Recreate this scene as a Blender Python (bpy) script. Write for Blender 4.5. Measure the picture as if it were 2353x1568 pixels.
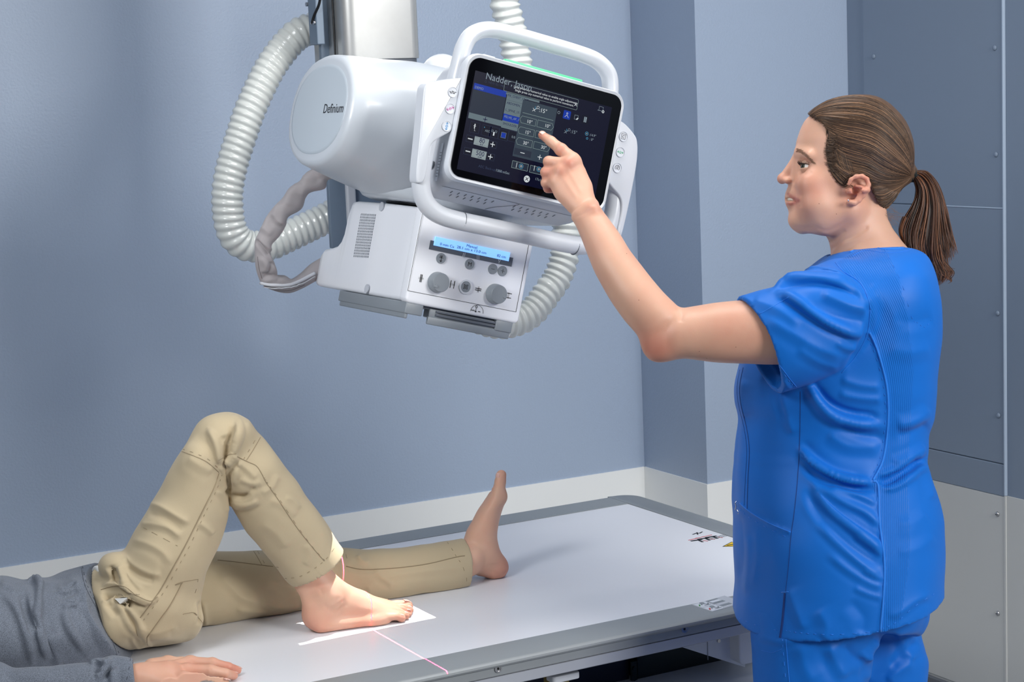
import bpy, bmesh, math, random
import numpy as np
import openvdb as vdb
from mathutils import Vector, Matrix
from mathutils.bvhtree import BVHTree

# ---------------------------------------------------------------- camera
IW, IH = 2353, 1568
FPX = 4122.1
YAW, PITCH, ROLL = np.radians([28.669, 7.548, -2.367])
FW = np.array([math.sin(YAW)*math.cos(PITCH), math.cos(YAW)*math.cos(PITCH), -math.sin(PITCH)])
_r0 = np.array([math.cos(YAW), -math.sin(YAW), 0.0]); _u0 = np.cross(_r0, FW)
RT = math.cos(ROLL)*_r0 + math.sin(ROLL)*_u0
UP = -math.sin(ROLL)*_r0 + math.cos(ROLL)*_u0
CAM = np.array([0, 0, 1.66])
scene = bpy.context.scene
for o in list(bpy.data.objects): bpy.data.objects.remove(o, do_unlink=True)
cd = bpy.data.cameras.new('camera'); cam = bpy.data.objects.new('camera', cd); scene.collection.objects.link(cam)
cd.sensor_width = 36; cd.lens = FPX/IW*36; cd.clip_start = 0.05
cam.matrix_world = Matrix(((RT[0], UP[0], -FW[0], CAM[0]), (RT[1], UP[1], -FW[1], CAM[1]), (RT[2], UP[2], -FW[2], CAM[2]), (0, 0, 0, 1)))
scene.camera = cam
# ---------------------------------------------------------------- light
vs = scene.view_settings
vs.view_transform = 'Standard'; vs.look = 'None'; vs.gamma = 1; vs.use_curve_mapping = False
scene.display_settings.display_device = 'sRGB'
vs.exposure = 0.0
world = bpy.data.worlds.new('world'); scene.world = world; world.use_nodes = True
world.node_tree.nodes['Background'].inputs[0].default_value = (0.74, 0.80, 0.88, 1)
world.node_tree.nodes['Background'].inputs[1].default_value = 0.24
def area(name, loc, target, sx, sy, power, col=(1, 1, 1)):
    l = bpy.data.lights.new(name, 'AREA'); l.shape = 'RECTANGLE'; l.size = sx; l.size_y = sy
    l.energy = power; l.color = col
    o = bpy.data.objects.new(name, l); scene.collection.objects.link(o)
    o.location = loc; d = Vector(target)-Vector(loc)
    o.rotation_euler = d.to_track_quat('-Z', 'Y').to_euler()
    return o
area('key_light', (2.5, -0.6, 2.45), (1.75, 2.9, 1.1), 1.1, 1.1, 84, (1.0, 0.985, 0.95))  # unseen key area light added behind the camera; no window known there
l_ = area('side_fill', (0.12, 2.30, 2.05), (1.35, 3.0, 1.35), 0.45, 0.45, 4.6, (0.96, 0.98, 1.0)); l_.data.spread = math.radians(100)  # added fill just left of the view, brightens the tube head; no fixture there
area('ceiling_fill', (1.7, 2.6, 2.78), (1.75, 3.1, 0.6), 1.2, 0.5, 25, (1, 0.99, 0.97))  # added area light at ceiling height, out of view, without a fixture
area('ceiling_fill', (2.9, 1.2, 2.78), (2.8, 1.5, 0), 0.6, 1.2, 18, (1, 0.99, 0.97))  # second added area light at ceiling height, nearer the camera
scene.cycles.max_bounces = 8
scene.cycles.use_denoising = True

# ---------------------------------------------------------------- geometry of the view
def ray(x, y): return FW + RT*(x-IW/2)/FPX - UP*(y-IH/2)/FPX
def Q(x, y, d): return CAM + ray(x, y)*d                       # point at depth d
def onz(x, y, z): r = ray(x, y); return CAM + r*(z-CAM[2])/r[2]
def ony(x, y, Y): r = ray(x, y); return CAM + r*(Y-CAM[1])/r[1]
def onx(x, y, X): r = ray(x, y); return CAM + r*(X-CAM[0])/r[0]
def proj(P):
    v = np.asarray(P, float)-CAM; z = v@FW
    return IW/2+FPX*(v@RT)/z, IH/2-FPX*(v@UP)/z, z

# ---------------------------------------------------------------- materials
MATS = {}
def s2l(c): return tuple(((v/255)/12.92 if v/255 <= .04045 else ((v/255+.055)/1.055)**2.4) for v in c)
def mat(name, rgb=(200, 200, 200), rough=.5, metal=0., spec=.5, noise=0., nscale=40., bump=0., bscale=200., coat=0., emit=None, estr=1., sheen=0., sss=0., aniso=0., wave=None, bdist=.001):
    m = bpy.data.materials.new(name); m.use_nodes = True; MATS[name] = m
    nt = m.node_tree; b = nt.nodes['Principled BSDF']; N = nt.nodes.new; L = nt.links.new
    c = s2l(rgb)
    b.inputs['Base Color'].default_value = (*c, 1); b.inputs['Roughness'].default_value = rough
    b.inputs['Metallic'].default_value = metal; b.inputs['Specular IOR Level'].default_value = spec
    b.inputs['Coat Weight'].default_value = coat; b.inputs['Sheen Weight'].default_value = sheen
    if sheen: b.inputs['Sheen Roughness'].default_value = .4
    if sss:
        b.inputs['Subsurface Weight'].default_value = sss; b.inputs['Subsurface Radius'].default_value = (.012, .005, .003)
        b.inputs['Subsurface Scale'].default_value = 1.0
    tc = N('ShaderNodeTexCoord')
    if noise:
        n = N('ShaderNodeTexNoise'); n.inputs['Scale'].default_value = nscale; n.inputs['Detail'].default_value = 4
        L(tc.outputs['Object'], n.inputs['Vector'])
        mx = N('ShaderNodeMix'); mx.data_type = 'RGBA'
        mx.inputs[6].default_value = (*[v*(1-noise) for v in c], 1); mx.inputs[7].default_value = (*[min(1, v*(1+noise)) for v in c], 1)
        L(n.outputs['Fac'], mx.inputs[0]); L(mx.outputs[2], b.inputs['Base Color'])
    if bump:
        n2 = N('ShaderNodeTexNoise'); n2.inputs['Scale'].default_value = bscale; n2.inputs['Detail'].default_value = 3
        src = tc.outputs['Object']
        if wave:
            mp = N('ShaderNodeMapping'); mp.inputs['Scale'].default_value = wave; L(src, mp.inputs['Vector']); src = mp.outputs[0]
        L(src, n2.inputs['Vector'])
        bp = N('ShaderNodeBump'); bp.inputs['Strength'].default_value = bump; bp.inputs['Distance'].default_value = bdist
        L(n2.outputs['Fac'], bp.inputs['Height']); L(bp.outputs[0], b.inputs['Normal'])
    if emit:
        b.inputs['Emission Color'].default_value = (*s2l(emit), 1); b.inputs['Emission Strength'].default_value = estr
    return m
M = MATS
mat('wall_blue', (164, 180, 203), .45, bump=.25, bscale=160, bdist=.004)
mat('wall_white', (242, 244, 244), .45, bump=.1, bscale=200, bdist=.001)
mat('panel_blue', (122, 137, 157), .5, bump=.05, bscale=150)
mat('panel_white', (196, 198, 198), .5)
mat('floor', (150, 152, 156), .4, noise=.1, nscale=8)
mat('ceiling', (225, 225, 225), .8)
mat('board', (232, 234, 241), .32, spec=.4)
mat('alu', (158, 163, 166), .45, metal=.3, noise=.06, nscale=6, bump=.05, bscale=300)
mat('alu_light', (186, 190, 198), .4, metal=.35)
mat('alu_dark', (118, 124, 138), .4, metal=.5)
mat('steel', (190, 190, 192), .28, metal=1.)
mat('brushed', (206, 206, 204), .38, metal=.75, noise=.07, nscale=30, bump=.12, bscale=60, wave=(30, 30, .6), bdist=.0005)
mat('white_plastic', (212, 216, 223), .28, spec=.5, coat=.15)
mat('white_matte', (222, 226, 234), .42)
mat('cap_grey', (186, 196, 205), .42)
mat('housing_white', (200, 206, 213), .3, coat=.1)
mat('bright_plastic', (236, 238, 244), .25, coat=.1)
mat('light_grey', (196, 200, 208), .35)
mat('mid_grey', (134, 141, 148), .4)
mat('dark_grey', (92, 98, 108), .45)
mat('bracket_grey', (106, 122, 140), .45)
mat('hose_white', (214, 218, 215), .22, coat=.3)
mat('black', (16, 16, 18), .4)
mat('ink', (20, 20, 24), .5)
mat('glass_black', (5, 5, 8), .05, spec=.18)
mat('fabric_taupe', (172, 166, 168), .85, bump=.2, bscale=900, sheen=.1)
mat('yellow', (240, 200, 20), .5)
mat('brass', (170, 150, 90), .4, metal=.6)
mat('red', (190, 40, 40), .5)
mat('navy_metal', (24, 32, 52), .45, metal=.2)
mat('teal_dark', (18, 34, 40), .3, metal=.3)
mat('seam_white', (214, 216, 222), .6)
mat('bead_blue', (166, 182, 202), .5)

# ---------------------------------------------------------------- scene objects
def prop(o, label=None, cat=None, group=None, kind=None):
    if label: o['label'] = label
    if cat: o['category'] = cat
    if group: o['group'] = group
    if kind: o['kind'] = kind
    return o
def empty(name, loc, label, cat, group=None):
    o = bpy.data.objects.new(name, None); scene.collection.objects.link(o); o.location = [float(v) for v in loc]
    o.empty_display_size = .05
    bpy.context.view_layer.update()
    return prop(o, label, cat, group)
def link(name, me, mats, parent=None, smooth=False, label=None, cat=None, group=None, kind=None, angle=None):
    """one mesh given in world coordinates"""
    o = bpy.data.objects.new(name, me); scene.collection.objects.link(o)
    for m in (mats if isinstance(mats, (list, tuple)) else [mats]): me.materials.append(MATS[m])
    if smooth: me.polygons.foreach_set('use_smooth', [True]*len(me.polygons))
    if angle:
        me.set_sharp_from_angle(angle=math.radians(angle))
    if parent is not None:
        o.parent = parent; o.matrix_parent_inverse = Matrix.Translation(-world_loc(parent))
    return prop(o, label, cat, group, kind)
def world_loc(o):
    return o.location.copy() if o.parent is None else Vector((0, 0, 0)) + world_loc(o.parent) + (o.matrix_parent_inverse.to_translation()) + o.location
class G:
    """collects shapes (world coordinates) that become one mesh"""
    def __init__(s): s.v = []; s.f = []; s.m = []
    def add(s, V, F, mi=0):
        k = len(s.v); s.v += [tuple(map(float, p)) for p in V]; s.f += [tuple(i+k for i in f) for f in F]; s.m += [mi]*len(F)
        return s
    def frame(s, o, ex, ey, ez):
        return np.array(o, float), np.array(ex, float), np.array(ey, float), np.array(ez, float)
    def box(s, lo, hi, fr=None, bev=0., mi=0, seg=3):
        lo = np.array(lo, float); hi = np.array(hi, float)
        bm = bmesh.new(); bmesh.ops.create_cube(bm, size=1)
        for v in bm.verts: v.co = Vector([(lo[i]+hi[i])/2+v.co[i]*(hi[i]-lo[i]) for i in range(3)])
        if bev: bmesh.ops.bevel(bm, geom=bm.edges[:], offset=min(bev, float(min(hi-lo))*.49), segments=seg, affect='EDGES', profile=.5)
        return s.bm(bm, fr, mi)
    def bm(s, bm, fr=None, mi=0):
        bm.verts.index_update(); V = [np.array(v.co) for v in bm.verts]; F = [[v.index for v in f.verts] for f in bm.faces]; bm.free()
        if fr is not None: V = [fr[0]+fr[1]*p[0]+fr[2]*p[1]+fr[3]*p[2] for p in V]
        return s.add(V, F, mi)
    def prism(s, poly, z0, z1, fr=None, mi=0, bev=0., seg=3):
        """polygon in local (x, y) extruded along local z"""
        bm = bmesh.new(); vs = [bm.verts.new((p[0], p[1], z0)) for p in poly]
        f = bm.faces.new(vs); r = bmesh.ops.extrude_face_region(bm, geom=[f])
        for v in r['geom']:
            if isinstance(v, bmesh.types.BMVert): v.co.z = z1
        bmesh.ops.recalc_face_normals(bm, faces=bm.faces[:])
        if bev:
            es = [e for e in bm.edges if abs(e.verts[0].co.z-e.verts[1].co.z) < 1e-9]
            bmesh.ops.bevel(bm, geom=es, offset=bev, segments=seg, affect='EDGES', profile=.5)
        return s.bm(bm, fr, mi)
    def cyl(s, a, b, ra, rb=None, n=24, mi=0, cap=True):
        a = np.array(a, float); b = np.array(b, float); rb = ra if rb is None else rb
        return s.tube([a, b], [ra, rb], n, mi, cap)
    def tube(s, pts, r, n=12, mi=0, cap=True, up=None, flat=None):
        P = np.array(pts, float); m = len(P); R = np.ones(m)*r if np.isscalar(r) else np.array(r, float)
        T = np.gradient(P, axis=0); T /= np.linalg.norm(T, axis=1)[:, None]+1e-12
        u = np.array(up, float) if up is not None else (np.array([0, 0, 1.]) if abs(T[0][2]) < .9 else np.array([1., 0, 0]))
        V = []
        for i in range(m):
            u = u-T[i]*(u@T[i]); u /= np.linalg.norm(u)+1e-12; w = np.cross(T[i], u)
            fu, fw_ = flat if flat else (1, 1)
            for j in range(n):
                t = 2*math.pi*j/n; V.append(P[i]+R[i]*(u*math.cos(t)*fu+w*math.sin(t)*fw_))
        F = [(i*n+j, i*n+(j+1) % n, (i+1)*n+(j+1) % n, (i+1)*n+j) for i in range(m-1) for j in range(n)]
        if cap: F += [tuple(range(n))[::-1], tuple((m-1)*n+j for j in range(n))]
        return s.add(V, F, mi)
    def loft(s, rings, mi=0, cap=True, close=True):
        n = len(rings[0]); V = [p for r in rings for p in r]; k = n if close else n-1
        F = [(i*n+j, i*n+(j+1) % n, (i+1)*n+(j+1) % n, (i+1)*n+j) for i in range(len(rings)-1) for j in range(k)]
        if cap: F += [tuple(range(n))[::-1], tuple((len(rings)-1)*n+j for j in range(n))]
        return s.add(V, F, mi)
    def text(s, body, fr, size, mi=0, depth=.0003, align='LEFT', sx=1.):
        c = bpy.data.curves.new('t', 'FONT'); c.body = body; c.size = size; c.align_x = align; c.extrude = depth; c.resolution_u = 3
        o = bpy.data.objects.new('t', c); scene.collection.objects.link(o)
        me = bpy.data.meshes.new_from_object(o.evaluated_get(bpy.context.evaluated_depsgraph_get()))
        V = [np.array(v.co)*[sx, 1, 1] for v in me.vertices]; F = [list(p.vertices) for p in me.polygons]
        V = [fr[0]+fr[1]*p[0]+fr[2]*p[1]+fr[3]*p[2] for p in V]
        bpy.data.objects.remove(o); bpy.data.curves.remove(c); bpy.data.meshes.remove(me)
        return s.add(V, F, mi)
    def line(s, pts, w, fr, mi=0, z=0, d=.0004, closed=False):
        """flat stroke through local 2-D points"""
        pts = [np.array(p, float) for p in pts]
        if closed: pts = pts+[pts[0]]
        for a, b in zip(pts[:-1], pts[1:]):
            t = b-a; L = np.hypot(*t)
            if L < 1e-9: continue
            t = t/L; n = np.array([-t[1], t[0]])*w/2; a = a-t*w/2; b = b+t*w/2
            q = [a+n, a-n, b-n, b+n]
            V = [fr[0]+fr[1]*p[0]+fr[2]*p[1]+fr[3]*zz for zz in (z, z+d) for p in q]
            s.add(V, [(0, 1, 2, 3), (4, 7, 6, 5), (0, 4, 5, 1), (1, 5, 6, 2), (2, 6, 7, 3), (3, 7, 4, 0)], mi)
        return s
    def disc(s, c, r, fr, mi=0, z=0, d=.0005, n=28, r0=0.):
        """flat disc or ring in local coordinates"""
        V = []; 
        for zz in (z, z+d):
            for rr in ((r,) if r0 == 0 else (r, r0)):
                V += [fr[0]+fr[1]*(c[0]+rr*math.cos(2*math.pi*j/n))+fr[2]*(c[1]+rr*math.sin(2*math.pi*j/n))+fr[3]*zz for j in range(n)]
        if r0 == 0:
            F = [tuple(range(n))[::-1], tuple(range(n, 2*n))]+[(j, (j+1) % n, n+(j+1) % n, n+j) for j in range(n)]
        else:
            F = [(2*n+j, 2*n+(j+1) % n, 3*n+(j+1) % n, 3*n+j) for j in range(n)]+[(j, (j+1) % n, 2*n+(j+1) % n, 2*n+j) for j in range(n)]+[(n+j, 3*n+j, 3*n+(j+1) % n, n+(j+1) % n) for j in range(n)]
        return s.add(V, F, mi)
    def pillow(s, poly, depth, r, fr, mi=0, seg=5):
        """outline in local x, y; back at z=-depth, front at z=0 with a rounded rim"""
        P = np.array(poly, float); A = ((P[:, 0]*np.roll(P[:, 1], -1)-np.roll(P[:, 0], -1)*P[:, 1]).sum())
        if A < 0: P = P[::-1]
        t = np.roll(P, -1, 0)-np.roll(P, 1, 0); t /= np.linalg.norm(t, axis=1)[:, None]; n = np.stack([-t[:, 1], t[:, 0]], 1)
        for _ in range(4): n = .25*np.roll(n, 1, 0)+.5*n+.25*np.roll(n, -1, 0); n /= np.linalg.norm(n, axis=1)[:, None]
        R = [P*1., ]; z = [-depth]
        for k in range(seg+1):
            a = math.pi/2*k/seg; R.append(P+n*r*(1-math.cos(a))); z.append(-r+r*math.sin(a))
        return s.loft([[fr[0]+fr[1]*p[0]+fr[2]*p[1]+fr[3]*zz for p in q] for q, zz in zip(R, z)], mi)
    def mesh(s, name):
        me = bpy.data.meshes.new(name); me.from_pydata(s.v, [], s.f); me.polygons.foreach_set('material_index', s.m)
        bm = bmesh.new(); bm.from_mesh(me); bmesh.ops.recalc_face_normals(bm, faces=bm.faces[:]); bm.to_mesh(me); bm.free(); me.update(); return me
    def out(s, name, mats, parent=None, smooth=False, angle=None, **k):
        return link(name, s.mesh(name), mats, parent, smooth or angle is not None, angle=angle, **k)
def spline(pts, n):
    """Catmull-Rom through points"""
    P = np.array(pts, float); k = len(P); out = []
    for t in np.linspace(0, k-1, n):
        i = min(int(t), k-2); f = t-i
        p0 = P[max(i-1, 0)]; p1 = P[i]; p2 = P[i+1]; p3 = P[min(i+2, k-1)]
        out.append(.5*((2*p1)+(-p0+p2)*f+(2*p0-5*p1+4*p2-p3)*f*f+(-p0+3*p1-3*p2+p3)*f**3))
    return np.array(out)
def rrect(x0, y0, x1, y1, r, n=6):
    out = []
    rs = r if isinstance(r, (list, tuple)) else [r]*4
    for (cx, cy, a0, rr) in ((x1, y1, 0, rs[2]), (x0, y1, 90, rs[3]), (x0, y0, 180, rs[0]), (x1, y0, 270, rs[1])):
        sx = -1 if cx == x1 else 1; sy = -1 if cy == y1 else 1
        for i in range(n+1):
            a = math.radians(a0+90*i/n); out.append((cx+sx*rr+rr*math.cos(a), cy+sy*rr+rr*math.sin(a)))
    return out

# ---------------------------------------------------------------- volume modelling (one continuous surface per body or garment)
class Vol:
    def __init__(s, lo, hi, vox):
        s.lo = np.array(lo, float); s.vox = vox; s.n = np.ceil((np.array(hi)-s.lo)/vox).astype(int)+1
        s.phi = np.full(s.n, .06, np.float32)
    def win(s, lo, hi):
        i0 = np.clip(np.floor((np.array(lo)-s.lo)/s.vox).astype(int), 0, s.n); i1 = np.clip(np.ceil((np.array(hi)-s.lo)/s.vox).astype(int)+1, 0, s.n)
        sl = tuple(slice(a, b) for a, b in zip(i0, i1))
        ax = [(s.lo[k]+np.arange(i0[k], i1[k])*s.vox).astype(np.float32) for k in range(3)]
        return sl, np.stack(np.meshgrid(*ax, indexing='ij'), -1)
    def op(s, sl, d, k, mode):
        a = s.phi[sl]
        if mode == 'sub': a = -a
        if k > 1e-6:
            h = np.clip(.5+.5*(d-a)/k, 0, 1) if mode == 'add' else np.clip(.5+.5*((-d if mode == 'int' else d)-(-a if mode == 'int' else a))/k, 0, 1)
        if mode == 'add': r = np.minimum(a, d) if k <= 1e-6 else d*(1-h)+a*h-k*h*(1-h)
        elif mode == 'sub':      # a is -phi: union of -phi and d, then negate
            r = -(np.minimum(a, d) if k <= 1e-6 else d*(1-h)+a*h-k*h*(1-h))
        else:                    # intersection
            r = np.maximum(a, d) if k <= 1e-6 else -((-d)*(1-h)+(-a)*h-k*h*(1-h))
        s.phi[sl] = r
    def cone(s, a, b, ra, rb, k=.01, flat=None, mode='add'):
        a = np.array(a, float); b = np.array(b, float); R = max(ra, rb)*(1 if flat is None else max(1, 1/flat[1]))+k+.02
        sl, P = s.win(np.minimum(a, b)-R, np.maximum(a, b)+R)
        if P.size == 0: return s
        ab = b-a; L = ab@ab+1e-12; q = P-a.astype(np.float32); t = np.clip(q@ab.astype(np.float32)/L, 0, 1)
        w = q-t[..., None]*ab.astype(np.float32)
        if flat is not None:
            n = np.array(flat[0], np.float32); n = n/np.linalg.norm(n); w = w+(w@n)[..., None]*n*(flat[1]-1)
        d = np.sqrt((w*w).sum(-1))-(ra+t*(rb-ra))
        if flat is not None and flat[1] > 1: d = d/(.5+.5*flat[1])
        s.op(sl, d.astype(np.float32), k, mode); return s
    def chain(s, pts, rad, k=.01, flat=None):
        for i in range(len(pts)-1): s.cone(pts[i], pts[i+1], rad[i], rad[i+1], k, flat)
        return s
    def path(s, pts, rad, k=.005, mode='add'):
        """one smooth roll through many points, blended into the rest once"""
        P_ = np.array(pts, float); R_ = max(rad)+k+.012; sl, P = s.win(P_.min(0)-R_, P_.max(0)+R_)
        if P.size == 0: return s
        best = np.full(P.shape[:3], .06, np.float32)
        for a, b, ra, rb in zip(P_[:-1], P_[1:], rad[:-1], rad[1:]):
            m = max(ra, rb)+k+.012; lo = np.minimum(a, b)-m; hi = np.maximum(a, b)+m
            i0 = np.clip(np.floor((lo-P[0, 0, 0])/s.vox).astype(int), 0, P.shape[:3]); i1 = np.clip(np.ceil((hi-P[0, 0, 0])/s.vox).astype(int)+1, 0, P.shape[:3]); w = tuple(slice(x, y) for x, y in zip(i0, i1)); Pw = P[w]
            if Pw.size == 0: continue
            ab = (b-a).astype(np.float32); q = Pw-a.astype(np.float32); t = np.clip(q@ab/(ab@ab+1e-12), 0, 1); d = np.linalg.norm(q-t[..., None]*ab, axis=-1)-(ra+t*(rb-ra)); best[w] = np.minimum(best[w], d)
        s.op(sl, best, k, mode); return s
    def ell(s, c, r, R=None, k=.01, mode='add'):
        c = np.array(c, float); r = np.array(r, float)*np.ones(3); m = max(r)+k+.02
        sl, P = s.win(c-m, c+m)
        if P.size == 0: return s
        q = P-c.astype(np.float32)
        if R is not None: q = q@np.array(R, np.float32).T       # rows of R are the ellipsoid axes
        k0 = np.sqrt(((q/r)**2).sum(-1)); k1 = np.sqrt(((q/(r*r))**2).sum(-1))+1e-9
        s.op(sl, (k0*(k0-1)/k1).astype(np.float32), k, mode); return s
    def stack(s, o, e3, e1, tab, k=.01, mode='add', capk=0., p=2., ends=(True, True)):
        """sections along e3: rows (t, c1, c2, a, b); a, b half sizes along e1, e2. optional exponent p"""
        o = np.array(o, float); e3 = np.array(e3, float); e3 /= np.linalg.norm(e3); e1 = np.array(e1, float); e1 -= e3*(e1@e3); e1 /= np.linalg.norm(e1); e2 = np.cross(e3, e1)
        T = np.array(tab, float); t = T[:, 0]
        pts = [o+e3*r[0]+e1*(r[1]+i*r[3])+e2*(r[2]+j*r[4]) for r in T for i in (-1, 1) for j in (-1, 1)]
        m = .02+k; sl, P = s.win(np.min(pts, 0)-m, np.max(pts, 0)+m)
        if P.size == 0: return s
        q = P-o.astype(np.float32); z = q@e3.astype(np.float32); x = q@e1.astype(np.float32); y = q@e2.astype(np.float32)
        tt = np.linspace(t[0], t[-1], 200); F = []
        for c in range(1, 5):
            F.append(np.interp(z, tt, pchip(t, T[:, c], tt)).astype(np.float32))
        x = x-F[0]; y = y-F[1]; a, b = F[2], F[3]
        k0 = (np.abs(x/a)**p+np.abs(y/b)**p)**(1/p); k1 = np.sqrt((x/(a*a))**2+(y/(b*b))**2)+1e-6
        d = k0*(k0-1)/k1 if p == 2 else (k0-1)*np.minimum(a, b)
        d = np.minimum(d, .1)
        ek = max(capk, 1e-4)
        for f, dd in ((ends[0], t[0]-z), (ends[1], z-t[-1])):
            if f or True:
                h = np.clip(.5-.5*(dd-d)/ek, 0, 1); d = dd*(1-h)+d*h+ek*h*(1-h)
        s.op(sl, d.astype(np.float32), k, mode); return s
    def plane(s, o, n, mode='int', k=0., lo=None, hi=None):
        """keep the side opposite to n (mode int); within a window"""
        sl, P = s.win(s.lo if lo is None else lo, s.lo+s.n*s.vox if hi is None else hi)
        n = np.array(n, float); n /= np.linalg.norm(n); d = (P-np.array(o, np.float32))@n.astype(np.float32)
        s.op(sl, d, k, mode); return s
    def smooth(s, it=1):
        for _ in range(it):
            for ax in range(3):
                a = s.phi; b = a.copy(); sl0 = [slice(None)]*3; sl1 = [slice(None)]*3; sc = [slice(None)]*3
                sl0[ax] = slice(0, -2); sl1[ax] = slice(2, None); sc[ax] = slice(1, -1)
                b[tuple(sc)] = .25*a[tuple(sl0)]+.5*a[tuple(sc)]+.25*a[tuple(sl1)]; s.phi = b
        return s
    def verts(s):
        g = vdb.FloatGrid(.06); p = s.phi.copy()
        p[0] = p[-1] = .06; p[:, 0] = p[:, -1] = .06; p[:, :, 0] = p[:, :, -1] = .06
        g.copyFromArray(np.clip(p, -.05, .06)); g.transform = vdb.createLinearTransform(s.vox)
        V, F = g.convertToQuads(0.0)
        return V.astype(float)+s.lo, F
def pchip(x, y, xi):
    x = np.array(x, float); y = np.array(y, float); h = np.diff(x); dl = np.diff(y)/h; m = np.zeros(len(x))
    m[0] = dl[0]; m[-1] = dl[-1]
    for i in range(1, len(x)-1):
        m[i] = 0 if dl[i-1]*dl[i] <= 0 else 2*dl[i-1]*dl[i]/(dl[i-1]+dl[i])
    i = np.clip(np.searchsorted(x, xi)-1, 0, len(x)-2); t = (xi-x[i])/h[i]
    return y[i]*(2*t**3-3*t**2+1)+h[i]*m[i]*(t**3-2*t**2+t)+y[i+1]*(-2*t**3+3*t**2)+h[i]*m[i+1]*(t**3-t**2)
def limb(V, st, k=.01, capk=.0, p=2., mode='add', axis=None):
    """stations (xA, yA, xB, yB, depth, b): outline points in the view and depth half size b in metres"""
    mid = [(Q(a, b, d)+Q(c, e, d))/2 for a, b, c, e, d, _ in st]
    o = mid[0]; e3 = (mid[-1]-mid[0]) if axis is None else np.array(axis, float); e3 = e3/np.linalg.norm(e3); e2 = FW-e3*(FW@e3); e2 /= np.linalg.norm(e2); e1 = np.cross(e2, e3)
    tab = []
    for (a, b, c, e, d, bb), m in zip(st, mid):
        q = m-o; tab.append((q@e3, q@e1, q@e2, np.linalg.norm(Q(a, b, d)-Q(c, e, d))/2, bb))
    return V.stack(o, e3, e1, tab, k=k, capk=capk, p=p, mode=mode)
def normals(V, F):
    n = np.cross(V[F[:, 2]]-V[F[:, 0]], V[F[:, 3]]-V[F[:, 1]]); N = np.zeros_like(V)
    for c in range(4): np.add.at(N, F[:, c], n)
    return N/(np.linalg.norm(N, axis=1)[:, None]+1e-12)
def folds(V, F, W, both=False):
    """cloth folds: rows (points in the view, half width px, height m); ridges and grooves pushed along the normals"""
    N = normals(V, F); x, y, z = proj(V); vd = (CAM-V); vd /= np.linalg.norm(vd, axis=1)[:, None]
    face = np.clip(((N*vd).sum(1)+.05)/.25, 0, 1); off = np.zeros(len(V))
    for row in W:
        pts, w, h = row[:3]; P = spline(pts, max(8, 6*len(pts))) if len(pts) > 2 else np.array(pts, float)
        lo = P.min(0)-5*w; hi = P.max(0)+5*w
        I = np.where((x > lo[0]) & (x < hi[0]) & (y > lo[1]) & (y < hi[1]) & (face > 0))[0]
        if len(I) == 0: continue
        best = np.full(len(I), 1e9); bt = np.zeros(len(I)); q = np.stack([x[I], y[I]], 1); n = len(P)-1
        side = np.zeros(len(I))
        for j in range(n):
            a, b = P[j], P[j+1]; ab = b-a; t = np.clip(((q-a)@ab)/(ab@ab+1e-9), 0, 1); dv = q-a-t[:, None]*ab
            dd = np.hypot(*dv.T); m = dd < best; best[m] = dd[m]; bt[m] = (j+t[m])/n; side[m] = np.sign(ab[0]*dv[m, 1]-ab[1]*dv[m, 0])
        tp = np.clip(np.minimum(bt, 1-bt)*5, 0, 1); tp = tp*tp*(3-2*tp)
        if len(row) > 3: tp = np.clip((1-bt if row[3] == 's' else bt)*3, 0, 1) if row[3] in 'se' else np.ones_like(tp)
        g = np.exp(.3-np.sqrt((best/(1.15*w))**2+.09))
        # a fold: crest with a shallow trough on one side
        off[I] += .8*h*tp*(g - .35*np.exp(-((best*side-2.0*w)/(1.1*w))**2))*face[I]
    return V+N*off[:, None]
def ripple(V, F, amp, wl, seed):
    """soft irregular undulation of cloth"""
    R = np.random.RandomState(seed); N = normals(V, F); o = np.zeros(len(V))
    for i in range(9):
        d = R.normal(size=3); d /= np.linalg.norm(d); o += np.sin(V@d*2*math.pi/(wl*R.uniform(.6, 1.7))+R.uniform(0, 6)+1.5*np.sin(V@R.normal(size=3)*2*math.pi/(wl*3)))/9
    return V+N*(o*amp*2.2)[:, None]
def relax(V, F, it=2, lam=.5):
    E = np.concatenate([F[:, [0, 1]], F[:, [1, 2]], F[:, [2, 3]], F[:, [3, 0]]])
    cnt = np.bincount(E.ravel(), minlength=len(V)).astype(float)[:, None]
    for _ in range(it):
        for l in (lam, -lam*1.02):
            S = np.zeros_like(V)
            for c in range(3): S[:, c] = np.bincount(E[:, 0], V[E[:, 1], c], len(V))+np.bincount(E[:, 1], V[E[:, 0], c], len(V))
            V = V+l*(S/np.maximum(cnt, 1)-V)
    return V
def vmesh(name, V, F, attrs=None):
    me = bpy.data.meshes.new(name); me.vertices.add(len(V)); me.vertices.foreach_set('co', V.astype(np.float32).ravel())
    me.loops.add(F.size); me.loops.foreach_set('vertex_index', F.astype(np.int32).ravel())
    me.polygons.add(len(F)); me.polygons.foreach_set('loop_start', np.arange(0, F.size, 4, dtype=np.int32)); me.polygons.foreach_set('loop_total', np.full(len(F), 4, np.int32))
    me.polygons.foreach_set('use_smooth', np.ones(len(F), bool)); me.update(calc_edges=True); me.validate()
    for k, a in (attrs or {}).items():
        at = me.attributes.new(k, 'FLOAT', 'POINT'); at.data.foreach_set('value', a.astype(np.float32))
    return me
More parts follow.
